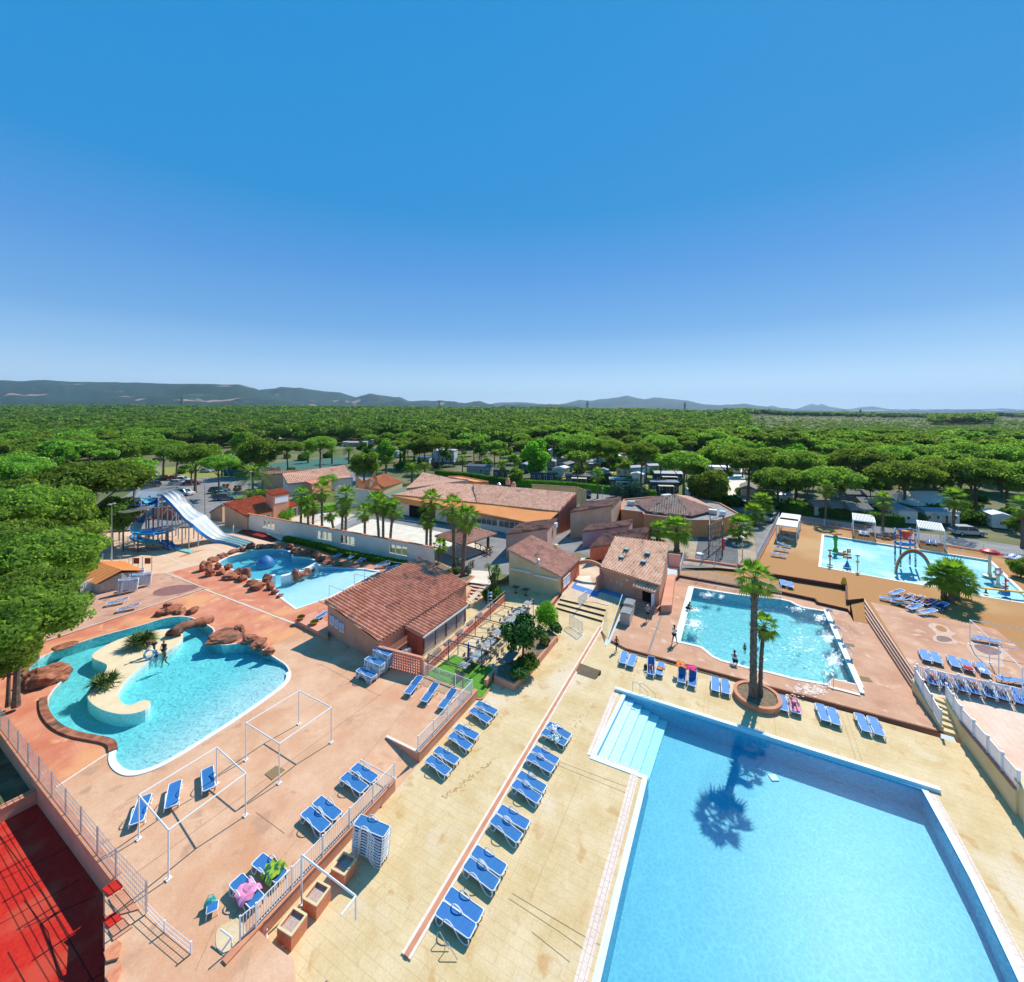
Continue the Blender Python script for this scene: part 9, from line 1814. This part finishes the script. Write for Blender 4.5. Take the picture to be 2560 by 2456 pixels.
for x,y,lb in((1750,1386,"white round seat at the left of the playground mat"),(1812,1350,"white round seat at the top of the playground mat")):p=P(x,y,.83);b=MB();b.lathe([(.5,.05),(.5,.14),(.02,.16)],(0,0,0),14);o=b.build("round_seat",M_plastic,world=False);o.location=p;tag(o,lb,"seat")
M_spray=mat("spray_droplets",(.85,.90,.93),rough=.2);g=random.Random(2);b=MB()
for x,y in((2198,1352),(2368,1395),(2404,1400),(2204,1347)):
 p=P(x,y,1.0)
 for _ in range(120):h=g.random()**.7*1.6;c=p+Vector((g.gauss(0,.12+.12*h),g.gauss(0,.12+.1*h),h));s=g.uniform(.012,.03);b.add([c+Vector((s,0,0)),c+Vector((-s,0,0)),c+Vector((0,0,s*2.5))],[(0,1,2)])
tag(b.build("water_spray",M_spray),"fine white water jets rising at the back of the splash pad","water spray",kind="stuff")
def mk_car(m,van=False):
 t=thing("parked_car","","car");L,W_,Hh=(4.5,1.8,1.62)if van else(4.2,1.74,1.45);b=MB()
 pr=[(-L/2,.35),(-L/2+.02,.75),(-L*.36,.88),(-L*.22,.92),(L*.46,.95),(L/2,.8),(L/2,.35)]
 def ext(pr,w_,m_,nm,mt_,par=None):
  k=len(pr);b=MB();b.add([(x,-w_/2,z)for x,z in pr]+[(x,w_/2,z)for x,z in pr],[tuple(range(k)),tuple(range(2*k-1,k-1,-1))]+[(i,k+i,k+(i+1)%k,(i+1)%k)for i in range(k)]);return b.build(nm,mt_,t,world=False)
 ext(pr,W_,0,"body",m);x0=-L*.26 if van else-L*.20;x1=L*.47 if van else L*.42
 gl=[(x0,.9),(x0+.65,Hh-.06),(x1-.35,Hh-.06),(x1,.93)];ext(gl,W_*.9,0,"windows",M_glass);rf=[(x0+.62,Hh-.09),(x0+.75,Hh),(x1-.5,Hh),(x1-.32,Hh-.09)];ext(rf,W_*.86,0,"roof",m)
 b=MB()
 for x in(x0+.05,(x0+x1)/2,x1-.1):
  for s in(-1,1):b.beam((x,s*W_*.455,.92),(x+(.5 if x<0 else-.25)*(0 if abs(x-(x0+x1)/2)<.1 else 1),s*W_*.43,Hh-.05),.07,.05)
 b.build("pillars",m,t,world=False)
 for sx in(-L*.32,L*.31):
  for sy in(-1,1):b=MB();b.tube([(sx,sy*(W_/2-.2),.32),(sx,sy*(W_/2+.01),.32)],.32,12);w_=b.build("wheel",M_tyre,t,world=False);b=MB();b.tube([(sx,sy*(W_/2-.1),.32),(sx,sy*(W_/2+.02),.32)],.19,10);b.build("rim",M_metal,w_,world=False)
 for s in(-1,1):b=MB();b.box((-L/2-.0,s*W_*.36,.68),(.06,.32,.12));b.build("headlight",M_plastic,t,world=False);b=MB();b.box((L/2,s*W_*.4,.78),(.05,.2,.16));b.build("tail_light",K_["red"],t,world=False)
 return t
CP={k:solid("car_"+k,c,.3,.2)for k,c in dict(white=(.72,.73,.74),red=(.45,.02,.02),black=(.02,.02,.025),silver=(.45,.47,.50),grey=(.10,.13,.17),green=(.08,.35,.06),blue=(.05,.12,.35),maroon=(.18,.02,.03)).items()}
for x,y,c,v,an,lb in((461,1238,"white",True,172,"long white estate car parked behind the slide tower"),(455,1205,"white",True,190,"white and grey small van in the parking bay by the umbrella pines"),(440,1200,"red",False,190,"bright red car, leftmost in the parking bay"),(482,1212,"maroon",False,190,"dark red car, rightmost in the parking bay"),(446,1212,"silver",False,190,"silver car in front of the small van"),(517,1181,"silver",False,170,"silver saloon under the right umbrella pine"),(389,1156,"black",True,80,"dark car on the road at the traffic island"),(398,1203,"black",True,80,"black off road car in the shade by the car park"),(377,1218,"black",True,40,"black car partly under the wide left pine"),(548,1232,"grey",True,190,"dark grey car with roof rails, farthest of the three by the flower bed"),(556,1241,"green",False,190,"lime green car between two dark ones by the flower bed"),(562,1250,"grey",True,190,"blue grey car, nearest of the three by the flower bed"),(338,1262,"black",False,170,"dark car behind the blue and white chute"),(1468,1242,"black",True,80,"dark van parked at the ochre rear wing"),(2418,1338,"silver",True,170,"grey estate car in the shade behind the back fence"),(1925,1302,"silver",False,40,"light car at the corner by the white slatted fence"),(1932,1296,"grey",False,40,"dark car behind the light one at the fence corner"),(1194,1164,"black",True,20,"dark off road car parked beside the flowering bush"),(1505,1150,"white",False,20,"white car glinting between the mobile homes"),(1432,1149,"silver",False,20,"silver car deep among the mobile homes")):
 t=mk_car(CP[c],v);t.location=P(x,y,GZ+.02);t.rotation_euler=(0,0,R(an));t['label']=lb
for x,y,lb in((564,1222,"stone trough with red flowers at the car park, left one"),(594,1226,"stone trough with dark shrub at the car park, right one")):t=thing("flower_trough",lb,"planter",P(x,y,GZ));b=MB();b.box((0,0,.3),(2.0,.7,.6));b.build("box",M_cap,t,world=False);objm("plants",crown("plants",int(x),[((-.5,0,.9),(.4,.35,.4)),((.5,0,.9),(.4,.35,.4))],300,.12,MATS["flower_bed_leaves"]),t)
t=thing("windscreen_fence","tall dark green netting screen with angled struts beside the tennis courts","fence",P(555,1192,GZ));b=MB();b.box((0,0,2.2),(.5,.25,4.4),R(10));b.build("panel_end",mat("dark_green_screen",(.02,.11,.08),(.03,.14,.10),scale=2,rough=.8),t,world=False);b=MB();b.beam((.5,0,1.2),(9,-1.5,1.2),.15,2.2);b.build("screen",MATS["dark_green_screen"],t,world=False);b=MB();b.beam((1,-.5,3.8),(3,-.8,.2),.1,.1);b.build("strut",M_metal,t,world=False)
M_hw={k:mat("home_wall_"+k,c,tuple(x*1.12 for x in c),scale=1,rough=.8)for k,c in dict(white=(.62,.61,.58),grey=(.30,.28,.26),dark=(.10,.09,.085),blue=(.12,.18,.30),sand=(.48,.42,.34),navy=(.03,.06,.16),pale=(.50,.56,.62)).items()}
M_hr={k:mat("home_roof_"+k,c,tuple(x*1.15 for x in c),scale=.8,rough=.5)for k,c in dict(dark=(.10,.11,.125),grey=(.26,.29,.33),white=(.60,.62,.64),blue=(.10,.15,.22)).items()}
def home(x,y,L,W_,h,rot,wc,rc,label,zb=GZ,roof='gable',porch=True,th=False):
 p=P(x,y,zb);t=thing("mobile_home" if not th else "thatched_hut",label,"mobile home" if not th else "hut",p,rot);b=MB();b.box((0,0,.35+h/2),(L,W_,h));b.build("wall",M_hw[wc],t,world=False)
 rm=M_thatch if th else M_hr[rc];b=MB();z=.35+h;o_=.22 if not th else .5;rise=.55 if roof=='gable' else .12;rise=1.1 if th else rise
 x0,x1,y0,y1=-L/2-o_,L/2+o_,-W_/2-o_,W_/2+o_;vs=[(x0,y0,z),(x1,y0,z),(x1,y1,z),(x0,y1,z),(x0,y0,z+.12),(x1,y0,z+.12),(x1,y1,z+.12),(x0,y1,z+.12),(x0,0,z+.12+rise),(x1,0,z+.12+rise)]
 b.add(vs,[(3,2,1,0),(4,5,9,8),(6,7,8,9),(0,1,5,4),(2,3,7,6),(1,2,6,9,5),(3,0,4,8,7)]);b.build("roof",rm,t,world=False)
 k=max(2,int(L/2));
 for s in(-1,1):
  for i in range(k):
   cx_=-L/2+L*(i+.5)/k;dr=(i==k//2);zz=(1.35,2.0)if dr else(1.65,.95);b=MB();b.box((cx_,s*(W_/2+.02),zz[0]),(.85,.06,zz[1]));w_=b.build("door" if dr else "window",M_plastic,t,world=False);b=MB();b.box((cx_,s*(W_/2+.045),zz[0]),(.66,.04,zz[1]-.2));b.build("pane",M_glass,w_,world=False)
 for s in(-1,1):b=MB();b.box((s*(L/2+.02),0,1.6),(.06,1.0,.9));w_=b.build("window",M_plastic,t,world=False);b=MB();b.box((s*(L/2+.045),0,1.6),(.04,.8,.7));b.build("pane",M_glass,w_,world=False)
 if porch:
  b=MB();b.box((0,-W_/2-1.3,.3),(L*.55,2.2,.12));b.build("deck",M_wood,t,world=False);b=MB();b.box((0,-W_/2-1.3,2.6),(L*.55,2.4,.06));b.build("porch_roof",mat("cream_canvas2",(.68,.60,.48),rough=.8),t,world=False)
  for sx in(-1,1):b=MB();b.box((sx*L*.26,-W_/2-2.35,1.45),(.1,.1,2.3));b.build("porch_post",M_white,t,world=False)
 return t
HM=[(1358,1203,8.5,4,2.6,-12,"dark","dark","flat",0,"dark flat roofed home nearest the hedge, leftmost"),(1449,1212,9,4.2,2.6,-12,"dark","dark","flat",1,"dark flat roofed home nearest the hedge, with a satellite dish, middle one"),(1556,1222,8,4.2,2.6,-12,"dark","grey","flat",1,"dark flat roofed home behind the lone hedge palm, right one"),(1402,1193,7,4,2.8,60,"white","white","gable",0,"white gabled home behind the leftmost dark home"),(1416,1180,8,4,2.8,60,"blue","dark","gable",0,"pale blue sided home with dark roof behind the white gabled one"),(1500,1200,8,4.2,2.7,60,"grey","grey","gable",1,"grey home behind the street palm"),(1596,1208,7.5,4,2.9,65,"white","white","gable",0,"white gabled home right of the hedge palm"),(1658,1232,8,4.4,2.9,-8,"dark","blue","flat",1,"near black home with mottled blue roof nearest the hip roofed hall"),(1668,1208,9,4.4,2.9,-8,"navy","grey","gable",1,"dark blue home behind the near black one"),(1640,1184,8,4,2.7,10,"pale","blue","gable",0,"home with mottled blue roof under the high umbrella pine"),(1574,1190,9,4,2.7,20,"pale","blue","gable",0,"blue roofed home in the tree shade, centre right"),(1478,1172,9,4,2.7,10,"sand","grey","gable",1,"sand coloured home with porch, centre"),(1416,1163,9,4,2.7,5,"grey","grey","gable",0,"grey home under the wide central pine, left"),(1378,1172,7,4,2.7,80,"grey","grey","gable",0,"grey home behind the bright leafy tree"),(1318,1180,9,4,2.7,70,"navy","grey","gable",0,"dark blue home left of the bright leafy tree"),(1266,1196,9,4,2.7,-12,"dark","dark","flat",0,"dark home behind the clipped hedge, left of the palm"),(1200,1186,9.5,4.4,2.7,-15,"grey","dark","gable",0,"dark roofed chalet by the parked off road car"),(1462,1152,9,4,2.7,10,"white","grey","gable",0,"pale home in the second row, centre"),(1536,1158,9,4,2.7,60,"sand","white","gable",0,"pale home between pine trunks, second row"),(1600,1162,9,4,2.7,10,"white","white","gable",0,"white roofed home in the second row, right"),(1636,1166,9,4,2.7,40,"grey","white","gable",0,"home with pale ridge behind the mottled blue roofs"),(1376,1140,9,4,2.7,10,"white","white","gable",0,"distant white home above the bright leafy tree"),(1700,1146,9,4,2.7,10,"white","white","gable",0,"distant white home left of the big bushy pine"),(1793,1186,12,4.2,2.8,-12,"white","white","gable",1,"long white caravan with porch left of the sandy path"),(1838,1182,7,4,2.8,70,"white","white","gable",0,"white gabled cabin beside the sandy path"),(1748,1250,9,4.2,2.8,-8,"white","white","gable",0,"shaded white home behind the short clipped hedge"),(1956,1262,5,3.6,2.6,-8,"white","blue","gable",0,"small white home with blue door panel right of the path"),(2253,1304,8,4.4,2.9,70,"white","grey","gable",0,"white cabin with pale blue shutters behind the back fence"),(2338,1306,9,5,2.6,-8,"white","grey","gable",1,"low white cabin with dappled veranda roof behind the back fence"),(2490,1318,7,4,2.8,60,"white","white","gable",0,"small white gabled cabin in the right pine shade"),(1112,1156,11,6,5.0,-10,"pale","white","gable",0,"pale two storey home behind the cypresses"),(1062,1160,6,4,2.6,-10,"white","blue","gable",0,"small white cabin left of the cypresses"),(890,1116,16,5,2.6,5,"sand","white","flat",1,"long low home with white roof edge above the green court"),(940,1112,14,5,3.0,-5,"white","white","gable",0,"white roofed home right of the long low one"),(932,1136,9,4,2.6,-10,"sand","white","flat",0,"small cream roofed cabin beside the conifer"),(980,1144,9,5,2.8,-10,"pale","white","flat",0,"white flat roofed cabin beyond the date palm"),(748,1098,14,5,2.6,5,"grey","white","gable",0,"distant pale home left of centre between pines"),(730,1088,14,5,2.6,30,"white","grey","gable",0,"distant blue grey home left of centre, farther one"),(768,1092,12,5,2.6,-10,"pale","blue","gable",0,"distant blue roofed home left of centre"),(688,1098,9,4,2.6,0,"white","white","gable",0,"small distant white home left of the blue roofed one"),(590,1104,9,4,2.6,0,"white","white","gable",0,"white caravan seen through the pines above the car park"),(628,1092,12,5,2.6,0,"sand","white","gable",0,"distant home with white roof right of the caravan"),(1030,1112,10,4,2.6,0,"white","white","gable",0,"white roof glimpsed above the cypresses")]
for x,y,L,W_,h,an,wc,rc,rf,pc_,lb in HM:home(x,y,L,W_,h,R(an),wc,rc,lb,roof=rf,porch=bool(pc_)).scale=(.62,.62,.78)if x>1700 else(.84,.84,.9)
for x,y,L,W_,an,wc,lb in((2070,1290,9,3.6,-8,"sand","thatched hut behind the hedge, leftmost one"),(2098,1293,6,3.6,-8,"sand","thatched hut with a green door behind the hedge"),(2140,1298,5,4,-8,"pale","thatched hut with a bright blue door panel"),(2185,1282,9,4.4,-8,"navy","dark blue hut behind the hedge, right of the blue door"),(2150,1258,10,4.5,-8,"blue","blue grey hut with wide thatch in the second row"),(2196,1262,9,4.5,-8,"navy","navy hut with thatch under the umbrella pines"),(1870,1240,9,4.5,60,"sand","hut with rough grey thatch beside the sandy path")):home(x,y,L,W_,2.4,R(an),wc,"grey",lb,th=True,porch=False).scale=(.68,.68,.8)
t=thing("marquee","large white marquee with pitched canvas roof under the pines","tent",P(2300,1280,GZ));b=MB();b.add([(-9,-6,2.6),(9,-6,2.6),(9,6,2.6),(-9,6,2.6),(-6,0,5.4),(6,0,5.4)],[(0,1,5,4),(2,3,4,5),(1,2,5),(3,0,4),(3,2,1,0)]);b.build("canvas_roof",mat("white_canvas",(.66,.64,.58),(.74,.73,.68),scale=.6,rough=.8),t,world=False)
b=MB();b.box((0,0,1.35),(17,11.4,2.5));b.build("wall",M_hw["grey"],t,world=False);t.scale=(.6,.6,.8)
for x,y,lb,m_ in((2152,1334,"",0),(2158,1318,"dark timber bench by the road behind the left pergola",1),(2216,1342,"flat boulder by the road behind the fence",2),(2088,1312,"dark round boulder beside the leftmost deck palm",2),(2238,1344,"flat brown boulder left of the right pergola",2)):
 if m_==1:b=MB();b.box((0,0,.4),(3.0,.5,.35),R(-10));b.box((-1,0,.12),(.3,.5,.24),R(-10));b.box((1,-.1,.12),(.3,.5,.24),R(-10));o=b.build("bench",M_wood,world=False);o.location=P(x,y,GZ);tag(o,lb,"bench")
 elif m_==2:rock(x,y,GZ,.9,.7,lb,int(x)%97,"boulders along the road")
t=thing("notice_stand","two small dark red notice boards on posts by the hut","sign",P(356,1428,.57))
for dx in(-.8,.7):b=MB();b.box((dx,0,1.35),(.75,.05,.75));b.build("board",mat("dark_red_board",(.22,.05,.03),rough=.6),t,world=False)
for dx in(-1.3,0,1.25):b=MB();b.cyl((dx,0,0),.05,1.9,6);b.build("post",M_metal,t,world=False)
t=thing("pool_dome","blue cone shaped water toy in the round pool","splash toy",P(664,1414,-.3));b=MB();b.lathe([(1.3,0),(1.15,.5),(.85,.9),(.5,1.25),(.05,1.5)],(0,0,0),18);b.build("dome",mat("blue_dome_paint",(.04,.16,.42),(.05,.19,.46),scale=2,rough=.5),t,world=False,smooth=True)
b=MB();b.tube([(-1.9+1.0*math.cos(a),-.9+.8*math.sin(a),.82)for a in[i*math.pi/8 for i in range(16)]],.04,5,closed=True);b.build("hose_ring",M_darkmetal,t,world=False)
for k,(pts,z,m_,lb)in enumerate((([(258,2222),(290,2200),(304,2216),(275,2235)],.62,M_redcourt,"upper red topped block stepping down beside the red court"),([(275,2245),(310,2222),(345,2272),(295,2285)],.60,M_curb,"upper peach tiled slab beside the red court"),([(258,2298),(286,2282),(304,2297),(275,2316)],.62,M_redcourt,"lower red topped block stepping down beside the red court"),([(275,2322),(308,2298),(328,2318),(285,2348)],.60,M_curb,"lower peach tiled slab beside the red court"),([(262,2380),(290,2352),(302,2360),(295,2392),(268,2400)],.66,M_cap,"broken terracotta ledge at the bottom of the court wall"),([(266,2440),(296,2405),(302,2425),(285,2470)],.66,M_cap,"lowest terracotta ledge, cut by the bottom edge"))):
 q_=PP(pts,z);t=thing("court_block",lb,"block",Vector((q_[0].x,q_[0].y,.5)));b=MB();b.prism([(p.x,p.y)for p in q_],-.6,z-.06);b.build("block_body",M_pinkwall,t);b=MB();b.prism([(p.x,p.y)for p in offset(q_,.03)],z-.06,z);b.build("block_top",m_,t)
g=np.random.default_rng(77);UB=[crown("undergrowth_%d"%k,200+k,[((0,0,.6),(1.5,1.3,.8)),((1.1,.4,.5),(.9,.9,.6))],420,.3,(M_dark,M_hedge,M_dark)[k])for k in range(3)]
for k in range(70):
 u=g.uniform(1720,2620);v=1268+(u-1720)*.055-abs(g.normal(0,22));v=min(v,1268+(u-1720)*.055-4)
 o=objm("bush",UB[k%3],None,P(u,v,GZ));o.rotation_euler=(0,0,g.uniform(0,6));s_=g.uniform(.6,1.5);o.scale=(s_,s_,s_*g.uniform(.7,1.3));tag(o,"dark bush in the undergrowth of the camp behind the splash pad","bush","bushes in the camp undergrowth at the right")
for k in range(60):
 u=g.uniform(330,1700);v=1150+g.uniform(-35,35)+(30 if u>1250 else 0);o=objm("bush",UB[k%3],None,P(u,v,GZ));o.rotation_euler=(0,0,g.uniform(0,6));s_=g.uniform(.7,1.7);o.scale=(s_,s_,s_*g.uniform(.8,1.5));tag(o,"bush standing among the pines and homes beyond the village","bush","bushes among the far homes")
hpos=[P(h[0],h[1],GZ)for h in HM];n_=0;pl_=[]
for _ in range(6000):
 rg=g.random()<.55;u=g.uniform(1250,1720)if rg else g.uniform(1740,2600);v=g.uniform(1150,1222)if rg else g.uniform(1190,1285);p=P(u,v,GZ)
 if min((p-q).length for q in hpos)<5.2 or any((p-q).length<5.5 for q in pl_)or(not rg and(v>1262+(u-1740)*.05 or u<1900)):continue
 pl_.append(p);n_+=1;kd_=n_%3
 if kd_==0:tree(PM[n_%4],p.x,p.y,GZ,g.uniform(6,8),g.uniform(2.6,4.0),"thin umbrella pine growing between the mobile homes",group="pines standing between the mobile homes")
 else:tree(PX[n_%3],p.x,p.y,GZ,g.uniform(3.0,5.0),g.uniform(1.9,3.0),"leafy round tree growing between the mobile homes","leafy_tree","leafy trees between the mobile homes")
 if n_>=62:break
